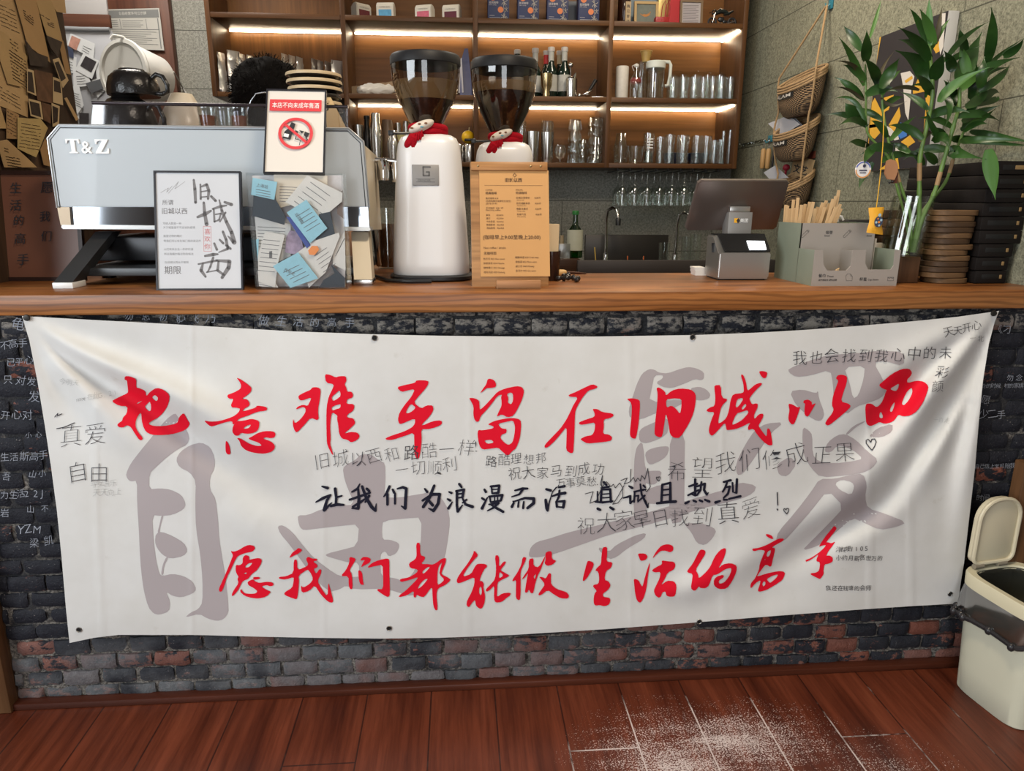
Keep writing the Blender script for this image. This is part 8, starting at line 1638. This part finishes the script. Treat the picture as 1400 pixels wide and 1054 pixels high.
letter('letter', 'folded kraft letter with dense slanting writing at the left edge', [(-10,180),(30,200),(165,340),(125,522),(45,502),(-10,330)], 2, KRA[3], 'letter', [(60,235,110,270,3,2,22,4),(55,300,155,370,9,3,21,4)])
letter('envelope', 'long kraft envelope hanging at the top of the left wall', [(80,-40),(205,-40),(300,375),(215,310),(165,275),(130,140)], 3, KRA[0], 'envelope', [(140,60,200,110,4,3,16,4),(210,330,260,360,1,0,0,3)])
letter('envelope', 'kraft envelope with a printed address right of the long envelope', [(205,-30),(300,-10),(332,70),(375,252),(282,220),(240,90)], 2, KRA[3], 'envelope', [(240,85,300,120,1,0,0,4),(285,125,325,145,3,2,12,4)])
letter('kraft_sheet', 'kraft sheet at the top right of the left wall', [(215,-30),(385,-20),(395,80),(340,72),(300,20)], 1, KRA[1], 'letter')
letter('photograph', 'strip of dark photographs under the long envelope', [(150,238),(205,312),(285,342),(287,402),(180,392)], 4, PHO[1], 'photo')
letter('photograph', 'square photograph at the upper left of the photo cluster', [(163,412),(200,425),(216,575),(163,552)], 4, PCR, 'photo', None, ([(168,428),(194,436),(208,560),(168,545)], PHO[1]))
letter('photograph', 'large brown photograph in the centre of the left wall', [(203,418),(312,442),(315,622),(224,602)], 3, PHO[2], 'photo')
letter('photograph', 'bordered photograph right of the large brown photograph', [(318,462),(365,480),(377,632),(318,615)], 4, PCR, 'photo', None, ([(324,478),(360,492),(368,560),(324,548)], PHO[1]))
letter('photograph', 'tilted bordered photograph in a clip at the right of the left wall', [(316,358),(352,346),(410,482),(376,528)], 5, PCR, 'photo', None, ([(328,376),(352,368),(396,470),(368,490)], PHO[1]))
letter('photograph', 'bordered photograph of a group below the square photograph', [(170,592),(242,610),(257,718),(184,696)], 4, PCR, 'photo', None, ([(178,606),(236,622),(248,704),(190,686)], PHO[1]))
letter('photograph', 'brownish photograph second in the lowest photo row', [(246,612),(305,630),(302,742),(262,722)], 3, PHO[2], 'photo')
letter('photograph', 'narrow bordered photograph third in the lowest photo row', [(309,618),(356,638),(352,745),(316,762)], 4, PCR, 'photo', None, ([(315,634),(350,650),(346,730),(320,742)], PHO[1]))
letter('old_map', 'yellowed torn sheet like an old map at the bottom of the left wall', [(105,705),(180,712),(240,712),(285,768),(215,945),(160,920),(105,892)], 5, M('old_map_paper', (0.38, 0.27, 0.105), 0.8, var=.2, vscale=30), 'map', [(130,740,250,760,8,-2,20,3)])
letter('letter', 'kraft letter behind the yellowed sheet', [(38,648),(112,690),(102,835),(38,832)], 3, KRA[2], 'letter', [(45,670,100,700,7,0,20,3)])
letter('letter', 'kraft letter at the bottom left above the hanging scroll picture', [(-20,850),(40,838),(165,952),(220,1005),(25,1005)], 4, KRA[1], 'letter', [(25,890,60,900,2,2,16,4),(35,940,120,955,4,4,17,4)])
letter('letter', 'narrow kraft letter at the far lower left edge', [(-40,625),(0,640),(40,772),(-40,770)], 2, KRA[3], 'letter')
letter('photograph', 'three-cornered dark photograph peeping from under the printed envelope', [(278,212),(372,252),(345,345),(300,285)], 4.4, PHO[1], 'photo')
letter('kraft_sheet', 'tall kraft sheet at the right edge of the left wall', [(350,252),(378,244),(425,450),(392,440)], 1, KRA[2], 'letter')
letter('kraft_strip', 'slanting wooden strip at the lower right of the left wall', [(385,590),(400,585),(470,715),(455,725)], 3, KRA[1], 'strip')
letter('kraft_sheet', 'kraft sheet curling at the bottom right of the left wall', [(240,900),(270,830),(300,900),(300,1000),(262,990)], 3, KRA[2], 'letter')
# framed calligraphy on brown paper at the left end of the counter
rt, Mx, w, h = leaning('calligraphy_frame', 'dark framed brown sheet with brush writing at the left end of the counter', 'picture', [(-45,232),(107,234),(116,388),(-30,390)], .262, .300, .014, None, zb=CT)
FRB = wood('frame_dark_brown', (0.022, 0.010, 0.008), (0.05, 0.022, 0.016), 'x', 9, 0.35)
obj('frame', frame_of(B(), Mx, w, h, .010, .014), FRB, rt); sh_ = obj('brown_sheet', plate(B(), Mx, -w/2+.009, w/2-.009, .009, h-.009, .005, .009), M('brown_silk', (0.165, 0.068, 0.042), 0.32, var=.12, vscale=6), rt)
cg = []
def cgl(px, py): 
    v_ = (py-232)/156.0; l = -45+15*v_; r = 107+9*v_; return (-w/2+w*(px-l)/(r-l), h*(1-v_))
for body, px, py, s_ in (('生', 22, 263, 17), ('活', 22, 287, 17), ('的', 26, 308, 16), ('高', 28, 334, 17), ('手', 32, 364, 18), ('愿', 65, 262, 18), ('我', 62, 302, 16), ('们', 64, 330, 16)):
    X_, Z_ = cgl(px-s_*.5, py); mt_ = text2d(body, s_*w/152, .004); cg += [[(X_+x+y*.14, Z_+y) for x, y in q] for q in mt_]
write('brush_writing', cg, INK, Mx, sh_, .0008)
# notice board with white notes, further back
YN = 1.8
tr = B(); a_, c_ = PY(76, 36, YN+.03), PY(205, 21, YN+.03); tr.box((a_.x-.05, YN+.03, a_.z), (PY(146, 30, YN).x, YN+.05, c_.z), bev=.002); struct('trim_3', tr, wood('header_wood', (0.05, 0.018, 0.010), (0.13, 0.05, 0.028), 'x', 5, 0.45))
tr = B(); tr.box((PY(60, 10, YN).x, YN+.035, c_.z), (PY(141, 10, YN).x, YN+.05, c_.z+.3), bev=.002); struct('trim_4', tr, M('pale_panel', (0.42, 0.41, 0.41), 0.6))
nb = thing('notice_board', 'pale grey notice board behind the espresso machine covered with notes and photos', 'notice board', PY(115, 172, YN))
b = B(); a_, c_ = PY(80, 215, YN), PY(150, 41, YN); b.box((a_.x-.06, YN, a_.z), (c_.x, YN+.03, c_.z), bev=.002); obj('board', b, M('board_grey', (0.36, 0.37, 0.40), 0.5), nb)
b = B(); b.tube([PY(70, 38, YN-.002), PY(110, 40, YN-.002), PY(150, 40.5, YN-.002)], .010, 10); obj('top_rail', b, M('rail_grey', (0.26, 0.27, 0.29), 0.4, .3), nb)
NW = M('note_white', (0.58, 0.60, 0.62), 0.6, var=.05, vscale=20); NI = M('note_ink', (0.08, 0.08, 0.09), 0.7)
sN = 1/4.79
def np_(x, y, l): return PY(x*sN, y*sN, YN-.0015-.0022*l)
def note(name, label, pts, l, mat, cat, ink=None, inset=None):
    P3 = [np_(x, y, l) for x, y in pts]; b = B(); slab(b, P3, (0, .0012, 0)); o = obj(name, b, mat, smooth=False); tag(o, label, cat, 'notes on the grey notice board', sum(P3, Vector())/len(P3))
    if ink:
        pol = []
        for (x0, y0, x1, y1, n, dx, dy) in ink:
            for k in range(n): pol += stroke2d([(x0+dx*k, y0+dy*k, 3), ((x0+x1)/2+dx*k, (y0+y1)/2+dy*k+2, 3), (x1+dx*k-rh.uniform(0, 15), y1+dy*k, 3)])
        mesh_flat('handwriting', [[np_(x, y, l+.5) for x, y in q] for q in pol], NI, o)
    if inset: mesh_flat('picture', [[np_(x, y, l+.5) for x, y in inset[0]]], inset[1], o)
note('photo_note', 'white note with a pinkish portrait photo at the top of the notice board', [(462,218),(622,285),(612,388),(440,292)], 3, NW, 'note', [(545,300,600,325,4,-4,15)], ([(470,232),(528,258),(500,330),(448,300)], M('photo_pink', (0.42, 0.22, 0.17), 0.5, var=.5, vscale=60)))
note('photograph', 'white-bordered dark photograph in the middle of the notice board', [(548,340),(646,400),(602,518),(492,458)], 4, NW, 'photo', None, ([(560,365),(632,405),(598,475),(525,430)], M('photo_black', (0.03, 0.026, 0.03), 0.35, var=.7, vscale=60)))
note('slate_card', 'slate card below the dark photograph on the notice board', [(560,545),(662,515),(678,580),(600,610)], 5, M('slate_note', (0.085, 0.09, 0.10), 0.5), 'card')
note('photograph', 'small navy photograph at the left edge of the notice board', [(425,290),(480,328),(482,382),(425,362)], 4, M('photo_navy', (0.035, 0.045, 0.085), 0.4, var=.6, vscale=60), 'photo')
note('note', 'white note at the left of the notice board below the navy photograph', [(425,345),(500,375),(500,470),(430,490)], 2, NW, 'note', [(440,400,485,410,4,0,18)])
note('note', 'white note with short lines below the middle photograph', [(478,470),(560,452),(602,560),(482,572)], 3, NW, 'note', [(500,500,560,495,4,2,17)])
note('note', 'long white note hanging at the lower left of the notice board', [(442,560),(520,570),(548,690),(498,760),(455,650)], 4, NW, 'note', [(465,600,520,620,6,5,17)])
note('photograph', 'dark photograph half hidden behind the white-bordered one', [(538,490),(626,445),(632,512),(545,535)], 2.5, M('photo_black', (0.03, 0.026, 0.03), 0.35), 'photo')
note('photograph', 'dark photograph at the very bottom of the notice board', [(518,738),(582,742),(578,815),(520,815)], 3, M('photo_black', (0.03, 0.026, 0.03), 0.35), 'photo')
note('note', 'white note at the right of the notice board beside the white drum', [(605,380),(705,420),(720,560),(640,640),(600,560)], 1.5, NW, 'note', [(640,530,700,545,5,-2,16)])
note('note', 'white note standing at the lowest edge of the notice board', [(488,690),(540,690),(525,780),(505,780)], 2, NW, 'note')
# notice on the door
lc = thing('licence_notice', 'white printed licence sheet with a grey heading taped high on the door', 'notice', PY(182, 40, YB-.055))
Q = [PY(x, y, YB-.064) for x, y in ((141,13),(217.5,11),(224.5,69),(151,65.5))]
b = B(); slab(b, Q, (0, .002, 0)); so = obj('sheet', b, M('licence_paper', (0.50, 0.49, 0.45), 0.55), lc)
def lq(u, v, d=.0008): return (Q[0]*(1-u)+Q[1]*u)*(1-v)+(Q[3]*(1-u)+Q[2]*u)*v+Vector((0, -d, 0))
def lr(u0, v0, u1, v1): return [lq(u0, v0), lq(u1, v0), lq(u1, v1), lq(u0, v1)]
mesh_flat('grey_bands', [lr(.02, .03, .98, .22), lr(.04, .24, .06, .96), lr(.94, .24, .96, .96), lr(.04, .50, .96, .515), lr(.26, .25, .27, .5), lr(.73, .25, .74, .5)]+[lr(.09, .28+.05*k, .22, .295+.05*k) for k in range(4)]+[lr(.30, .29+.05*k, .68-.05*(k % 2), .302+.05*k) for k in range(4)]+[lr(.09, .56+.05*k, .90-.1*(k % 3), .572+.05*k) for k in range(7)], M('licence_grey', (0.20, 0.205, 0.20), 0.6), so)
tt_ = text2d('食品经营许可公示牌', 1, .01, 'LEFT'); mx_ = max(p[0] for q in tt_ for p in q)
mesh_flat('heading', [[lq(.26+.5*x/mx_, .145-.085*y, .0016) for x, y in q] for q in tt_], M('licence_white', (0.55, 0.54, 0.50), 0.6), so)
# white drum dispenser with round lid on the back wall
dr = thing('white_drum', 'large tilted white plastic drum with a round lid under the licence sheet', 'drum', PY(190, 90, 1.75))
c0 = PY(167, 98, 1.50); ax_ = Vector((.40, .91, -.03)).normalized()
Md = Matrix.Translation(c0) @ Vector((0, 0, 1)).rotation_difference(ax_).to_matrix().to_4x4()
rr_ = .118
b = B(); b.lathe([(rr_*.98, .012), (rr_, .02), (rr_*.92, .08), (rr_*.80, .175), (rr_*.74, .187), (0, .19)], 48, Md); obj('drum_body', b, M('drum_white', (0.62, 0.62, 0.60), 0.35), dr)
b = B(); b.lathe([(0, .004), (.010, .004), (.012, 0), (.018, 0), (.020, .005), (rr_*.82, .004), (rr_*.88, .010), (rr_*.93, 0), (rr_*1.05, .002), (rr_*1.07, .012), (rr_*1.03, .022), (0, .022)], 48, Md); b.tube([c0+Vector((-.02, -.02, rr_*.98)), c0+Vector((-.01, -.02, rr_*1.10)), c0+Vector((.02, 0, rr_*1.08)), c0+Vector((.03, .01, rr_*.96))], .006, 8); obj('round_lid', b, M('lid_white', (0.66, 0.66, 0.63), 0.3), dr)
b = B(); b.tube([PY(237, 98, 1.95), PY(243, 108, 2.1), PY(250, 120, YB-.006), PY(258, 134, YB-.006), PY(264, 150, YB-.006)], .0035, 6); obj('white_cord', b, M('cord_white', (0.5, 0.49, 0.46), 0.5), dr)
b = B(); b.tube([PY(192, 96, 1.665), PY(192, 96, YB-.001)], .022, 12); obj('wall_bracket', b, M('drum_white', (0.62, 0.62, 0.60), 0.35), dr)

# ------------------------------------------------------------------ crockery on top of the espresso machine
ZM = PY(300, 175, Yp+.02).z+.002
def on_machine(px, Y): return Vector((PY(px, 165, Y).x, Y, ZM-.012*(Y-.22)/.34))
MUG = M('black_stoneware', (0.010, 0.009, 0.009), 0.22, bump=.25, bscale=190)
def mug(c, r, h, label, ang):
    g = thing('black_mug', label, 'mug', c, 'black mugs on the espresso machine')
    b = B(); b.lathe([(r, 0), (r*1.02, .004), (r*1.0, h*.35), (r*.90, h*.68), (r*.66, h*.90), (r*.5, h*.95), (r*.48, h), (0, h)], 40, Matrix.Translation(c)); obj('bowl', b, MUG, g)
    b = B(); dx, dy = math.cos(ang), math.sin(ang); P = lambda rr, z: c+Vector((dx*rr, dy*rr, z)); b.tube([P(r*.90, h*.66), P(r*1.12, h*.80), P(r*1.38, h*.70), P(r*1.56, h*.40), P(r*1.54, h*.14), P(r*1.30, h*.06), P(r*.98, h*.10)], [.006, .006, .006, .006, .006, .006, .005], 10); obj('handle', b, MUG, g)
m1 = on_machine(176, .40); zz1 = PY(180, 129, .36).z; mug(m1, .070, zz1-m1.z, 'lower black stoneware mug standing upside down on the machine', -.3)
m2 = on_machine(185, .40); m2.z = zz1+.0006; m2.x = PY(182.5, 120, .40).x; mug(m2, .064, PY(180, 95, .40).z-m2.z, 'upper black stoneware mug upside down on the other mug', -.25)
c = on_machine(252, .485); b = B(); b.lathe([(.056, 0), (.068, .006), (.071, .025), (.062, .055), (.030, PY(239, 129, .495).z-c.z-.004), (.028, PY(239, 129, .495).z-c.z), (0, PY(239, 129, .495).z-c.z)], 40, Matrix.Translation(c)); o = obj('white_bowl', b, M('bowl_cream', (0.66, 0.58, 0.46), 0.3)); tag(o, 'cream bowl upside down beside the black mugs on the machine', 'bowl', None, c)
AMB = M('amber_tea', (0.30, 0.075, 0.015), 0.2)
for px, top, m_, lb in ((284, 145, AMB, 'small amber cup behind the guard on the machine'), (308, 146, GLASS, 'small clear glass behind the guard on the machine'), (327, 146, AMB, 'second small amber cup behind the guard near the person')):
    c = on_machine(px, .36); hh = PY(px, top, .36).z-c.z; b = B(); b.lathe(tumbler(.020, .024, hh), 24, Matrix.Translation(c), close=False); o = obj('small_cup', b, GLASS); tag(o, lb, 'cup', 'small cups on the machine', c)
    if m_ is AMB: b = B(); b.lathe([(.0175, .009), (.020, hh*.66), (0, hh*.66)], 20, Matrix.Translation(c), close=False); obj('tea', b, AMB, o)
c = on_machine(383, .34); b = B(); b.lathe(tumbler(.024, .026, PY(383, 147, .34).z-c.z), 24, Matrix.Translation(c), close=False); o = obj('small_cup', b, M('cup_navy', (0.03, 0.06, 0.13), 0.3)); tag(o, 'small dark blue cup behind the notice on the machine', 'cup', 'small cups on the machine', c)
SAU = M('saucer_black', (0.016, 0.012, 0.010), 0.25); SAR = M('saucer_cream', (0.50, 0.38, 0.23), 0.45)
cs = on_machine(433, .40); n_ = 9; hs_ = (PY(433, 101, .40).z-cs.z)/n_
for i in range(n_):
    z0 = cs.z+hs_*i; ox = [0, .002, -.001, .003, 0, -.002, .001, 0, -.001][i]; g = thing('saucer', ['lowest', 'second lowest', 'third lowest', 'fourth lowest', 'middle', 'fourth highest', 'third highest', 'second highest', 'topmost'][i]+' black saucer with cream edge of the stack on the machine', 'saucer', (cs.x+ox, .40, z0), 'saucer stack on the machine')
    r = .074-.0008*(n_-i) if i < 7 else .073; b = B(); b.lathe([(0, .0004), (r*.6, .0004), (r*.98, hs_*.45), (r, hs_*.52)], 40, Matrix.Translation((cs.x+ox, .40, z0)), close=False); obj('underside', b, SAU, g)
    b = B(); b.lathe([(r, hs_*.50), (r*1.006, hs_*.72), (r*.985, hs_*.94), (0, hs_*.94)], 40, Matrix.Translation((cs.x+ox, .40, z0)), close=False); obj('cream_edge', b, SAR if i % 2 == 0 or i > 6 else SAU, g)
kx = on_machine(460, .31); b = B(); pz = kx.z
fl = [Vector((PY(445, 140, .33).x, .33, pz)), Vector((PY(475, 140, .33).x, .33, pz)), Vector((PY(449, 134, .35).x+.006, .35, PY(449, 133, .35).z)), Vector((PY(444, 134, .35).x, .35, PY(444, 133, .35).z))]
slab(b, fl, (0, .006, 0)); o = obj('kraft_easel', b, M('easel_kraft', (0.55, 0.38, 0.18), 0.6)); tag(o, 'slanted kraft card stand right of the notice on the machine', 'card stand', None, kx)

# ------------------------------------------------------------------ the person behind the machine, seen from behind
pc_ = Vector((PY(365, 110, .95).x, .95, -.012)); per = thing('person', 'person with short tousled black hair standing behind the espresso machine, facing away', 'person', pc_)
def skin(name, chain, mat, parent, sub=2):
    """chain: {node: (co, r)}, edges; first node is the root"""
    nodes_, edges = chain; me = bpy.data.meshes.new(name); me.from_pydata([tuple(n[0]) for n in nodes_], edges, []); o = bpy.data.objects.new(name, me); COL.objects.link(o)
    md = o.modifiers.new('s', 'SKIN'); md.use_smooth_shade = True
    for i, n in enumerate(nodes_):
        r = n[1] if isinstance(n[1], tuple) else (n[1], n[1]); me.skin_vertices[0].data[i].radius = r; me.skin_vertices[0].data[i].use_root = (i == 0)
    sb = o.modifiers.new('u', 'SUBSURF'); sb.levels = sub
    dg = bpy.context.evaluated_depsgraph_get(); m2 = bpy.data.meshes.new_from_object(o.evaluated_get(dg)); bpy.data.objects.remove(o)
    bm = bmesh.new(); bm.from_mesh(m2); bpy.data.meshes.remove(m2)
    for v in bm.verts: v.co += Vector(pc_)
    return obj(name, bm, mat, parent, smooth=80)
N = [((0, 0, .93), (.15, .10)), ((0, .01, 1.10), (.135, .095)), ((0, 0, 1.28), (.155, .10)), ((0, 0, 1.41), (.13, .085)), ((0, .005, 1.47), (.055, .055)), ((0, .015, 1.53), (.052, .055)), ((0, .03, 1.60), (.072, .088)), ((0, .03, 1.665), (.074, .092)), ((0, .02, 1.705), (.05, .06))]
Ed = [(i, i+1) for i in range(8)]
for s_ in (-1, 1):
    k = len(N); N += [((s_*.10, 0, .86), (.088, .09)), ((s_*.105, -.005, .50), (.056, .058)), ((s_*.11, .01, .28), (.052, .055)), ((s_*.11, .015, .075), (.038, .042)), ((s_*.115, .10, .04), (.042, .034)), ((s_*.12, .17, .03), (.034, .025))]; Ed += [(0, k)]+[(k+q, k+q+1) for q in range(5)]
    k = len(N); N += [((s_*.195, 0, 1.40), (.058, .058)), ((s_*.245, .01, 1.14), (.043, .043)), ((s_*.235, .12, .96), (.034, .034)), ((s_*.21, .20, .93), (.026, .021)), ((s_*.20, .255, .925), (.038, .018))]; Ed += [(3, k)]+[(k+q, k+q+1) for q in range(4)]
    hb = k+4
    for q, (dx, L1) in enumerate(((-.026, .066), (-.009, .074), (.009, .070), (.025, .056))):
        k = len(N); bx, by, bz = N[hb][0]; N += [((bx+dx, by+.028, bz), .0095), ((bx+dx*1.1, by+.028+L1*.5, bz-.008), .0088), ((bx+dx*1.12, by+.028+L1, bz-.026), .0075)]; Ed += [(hb, k), (k, k+1), (k+1, k+2)]
    k = len(N); bx, by, bz = N[hb-1][0]; N += [((bx-s_*.030, by+.025, bz-.004), .011), ((bx-s_*.042, by+.058, bz-.012), .0095)]; Ed += [(hb-1, k), (k, k+1)]
SKIN = M('skin', (0.46, 0.27, 0.18), 0.5)
body = skin('body', (N, Ed), SKIN, per)
hc = pc_+Vector((0, .03, 1.635))
for s_ in (-1, 1): b = B(); b.ball(hc+Vector((s_*.078, .0, -.012)), .022, 2, (.35, .7, 1.1)); obj('ear', b, SKIN, per)
b = B(); b.ball(hc+Vector((0, .102, -.02)), .014, 2, (.8, 1.1, 1.5)); obj('nose', b, SKIN, per)
for s_ in (-1, 1): b = B(); b.ball(hc+Vector((s_*.03, .088, .012)), .011, 2); obj('eye', b, M('eye_white', (0.6, 0.58, 0.55), 0.3), per)
b = B(); b.ball(hc+Vector((0, .092, -.055)), .018, 2, (1.2, .4, .3)); obj('mouth', b, M('lips', (0.35, 0.12, 0.10), 0.5), per)
SHIRT = M('dark_tee', (0.012, 0.014, 0.022), 0.85); 
Ns = [((0, 0, .90), (.165, .115)), ((0, .01, 1.10), (.148, .108)), ((0, 0, 1.28), (.168, .112)), ((0, 0, 1.40), (.145, .098)), ((0, .003, 1.465), (.072, .07))]; Es = [(0,1),(1,2),(2,3),(3,4)]
for s_ in (-1, 1): k = len(Ns); Ns += [((s_*.197, 0, 1.40), (.070, .070)), ((s_*.235, .007, 1.20), (.058, .058))]; Es += [(3, k), (k, k+1)]
skin('tee_shirt', (Ns, Es), SHIRT, per)
Nt = [((0, 0, .95), (.160, .11)), ((0, 0, .90), (.160, .11))]; Et = [(0, 1)]
for s_ in (-1, 1): k = len(Nt); Nt += [((s_*.10, 0, .84), (.098, .10)), ((s_*.106, -.005, .50), (.070, .072)), ((s_*.11, .01, .10), (.060, .064))]; Et += [(1, k), (k, k+1), (k+1, k+2)]
skin('trousers', (Nt, Et), M('dark_trousers', (0.018, 0.018, 0.022), 0.85), per)
HAIR = M('black_hair', (0.0045, 0.0035, 0.003), 0.85, spec=.12)
b = B(); t = bmesh.new(); bmesh.ops.create_icosphere(t, subdivisions=4, radius=1); hh = pc_+Vector((0, .005, 1.652))
for v in t.verts:
    q = v.co.copy(); f = 1+.09*noise.noise(q*3.1)+.05*noise.noise(q*9)
    v.co = Vector((q.x*.118*f, q.y*.118*f, q.z*.112*f-.012*(q.z < 0))); 
    if q.y > .55 and q.z < .45: v.co.y = min(v.co.y, .085)
b.add(t, Matrix.Translation(hh)); hr = obj('hair', b, HAIR, per, smooth=80)
b = B(); rg = random.Random(4); t = bmesh.new()
for k in range(2600):
    z_ = rg.uniform(-.75, 1); a = rg.uniform(0, 2*math.pi); q = Vector((math.cos(a)*math.sqrt(1-z_*z_), math.sin(a)*math.sqrt(1-z_*z_), z_))
    if q.y > .5 and q.z < .4: continue
    p = Vector((q.x*.115, q.y*.115, q.z*.110)); d_ = (q+Vector((rg.uniform(-1.6, 1.6), rg.uniform(-1.6, 1.6), rg.uniform(-2.2, .2)))).normalized(); L_ = rg.uniform(.014, .034); sd = d_.cross(q).normalized()*.0011
    v0, v1, v2, v3 = t.verts.new(p-sd), t.verts.new(p+sd), t.verts.new(p+d_*L_*.55+q*.006+sd*.7), t.verts.new(p+d_*L_*.55+q*.006-sd*.7); v4 = t.verts.new(p+d_*L_+Vector((0, 0, -.006)))
    t.faces.new((v0, v1, v2, v3)); t.faces.new((v3, v2, v4))
b.add(t, Matrix.Translation(hh)); obj('hair_strands', b, HAIR, hr, smooth=False)

# ------------------------------------------------------------------ waste bin
CRM = M('bin_cream', (0.60, 0.59, 0.46), 0.42, var=.04, vscale=10); th = math.radians(9)
wa, da = Vector((math.cos(th), math.sin(th), 0)), Vector((math.sin(th), -math.cos(th), 0)); ZR = .342; BW, BD = .205, .25
cb = Vector((1.320, -.062, 0))+wa*BW*.5+da*BD*.5
bi = thing('waste_bin', 'cream pedal bin with its lid open and a black liner at the right edge', 'bin', cb)
def brg(k, z, off=0, n=56, p=4.5):
    o = []
    for a in [2*math.pi*i/n for i in range(n)]:
        c_, s__ = math.cos(a), math.sin(a); o.append(cb+wa*(BW/2*k+off)*math.copysign(abs(c_)**(2/p), c_)+da*(BD/2*k+off)*math.copysign(abs(s__)**(2/p), s__)+Vector((0, 0, z)))
    return o
b = B(); loft(b, [brg(.80, 0), brg(.83, .004), brg(.86, .08), brg(.93, .24), brg(.96, ZR-.012), brg(.90, ZR-.012), brg(.86, .20), brg(.76, .012)], cap=False); t = bmesh.new(); t.faces.new([t.verts.new(p) for p in brg(.80, .001)]); t.faces.new([t.verts.new(p) for p in brg(.76, .012)]); b.add(t); obj('bin_body', b, CRM, bi)
b = B(); rn = [brg(.97, ZR-.038), brg(1.0, ZR-.036), brg(1.01, ZR-.006), brg(.99, ZR), brg(.84, ZR-.001), brg(.82, ZR-.010), brg(.84, ZR-.022)]; loft(b, rn, cap=False); obj('rim', b, M('bin_rim', (0.62, 0.57, 0.40), 0.4), bi)
lnr = glass('black_liner', (0.30, 0.30, 0.30), 0.5, 0.14, 0.32); rb_ = random.Random(12)
def wavy(ring, amp, ph): return [p+(p-cb-Vector((0, 0, p.z))).normalized()*amp*noise.noise(Vector((i*.45, ph, 1)))+Vector((0, 0, amp*1.2*noise.noise(Vector((i*.33, ph, 7))))) for i, p in enumerate(ring)]
def droop(k, z, off, d): return [p-Vector((0, 0, d*(.45+.55*math.sin(i/56*2*math.pi*1.0+3.6)))) for i, p in enumerate(brg(k, z, off))]
b = B(); loft(b, [wavy(brg(.80, .16), .012, 3), wavy(brg(.81, ZR-.02), .003, 2), brg(.825, ZR-.006)], cap=False); loft(b, [brg(.985, ZR-.036, .001), wavy(droop(.99, ZR-.060, .006, .012), .006, 1), wavy(droop(.975, ZR-.088, .008, .035), .008, 2)], cap=False)
lo = obj('bag_liner', b, lnr, bi, smooth=70)
b = B(); b.tube(wavy(droop(.975, ZR-.088, .010, .037), .008, 2), .0065, 8, closed=True); 
for i in range(7): 
    pr_ = wavy(droop(.975, ZR-.088, .012, .037), .008, 2); b.ball(pr_[(26+i*2) % 56], .009, 2, (1, 1, 1.3))
obj('gathered_hem', b, M('liner_black', (0.022, 0.020, 0.022), 0.28), lo)
lw_, lh_ = .132, .185; hb_ = cb-da*(BD*.5-.012)+Vector((0, 0, ZR+.004))-wa*.010
Ml_ = Matrix(((wa.x, -da.x, -.0, hb_.x), (wa.y, -da.y, 0, hb_.y), (0, 0, 1, hb_.z), (0, 0, 0, 1)))
def rr2(w_, h_, r_, z0=0): 
    o = []
    for cx, cz, a0 in ((w_/2-r_, h_-r_, 0), (-w_/2+r_, h_-r_, 90), (-w_/2+r_*.4, r_*.4, 180), (w_/2-r_*.4, r_*.4, 270)):
        rq = r_ if cz > r_ else r_*.4
        for k in range(7): a = math.radians(a0+15*k); o.append((cx+math.cos(a)*rq, z0+cz+math.sin(a)*rq))
    return o
b = B(); b.prism(rr2(lw_, lh_, .058, .008), .016, Ml_ @ Matrix.Translation((0, -.004, 0)), bev=.003); ld = obj('lid', b, M('lid_cream', (0.60, 0.54, 0.39), 0.4), bi)
b = B(); ou = rr2(lw_-.004, lh_-.004, .056, .010); b.tube([Ml_ @ Vector((x, -.006, z)) for x, z in ou], .0055, 8, closed=True); obj('lid_lip', b, M('lid_cream', (0.60, 0.54, 0.39), 0.4), ld)
b = B()
for s_ in (-.045, .03): b.tube([Ml_ @ Vector((s_-.014, -.008, .004)), Ml_ @ Vector((s_+.014, -.008, .004))], .007, 10)
obj('hinge', b, M('hinge_grey', (0.22, 0.19, 0.14), 0.4), bi)
b = B(); pf_ = cb+da*(BD*.40)+Vector((0, 0, .012)); b.box(pf_+Vector((-.03, -.045, -.008)), pf_+Vector((.035, .004, .010)), bev=.004); obj('pedal', b, STEEL, bi)
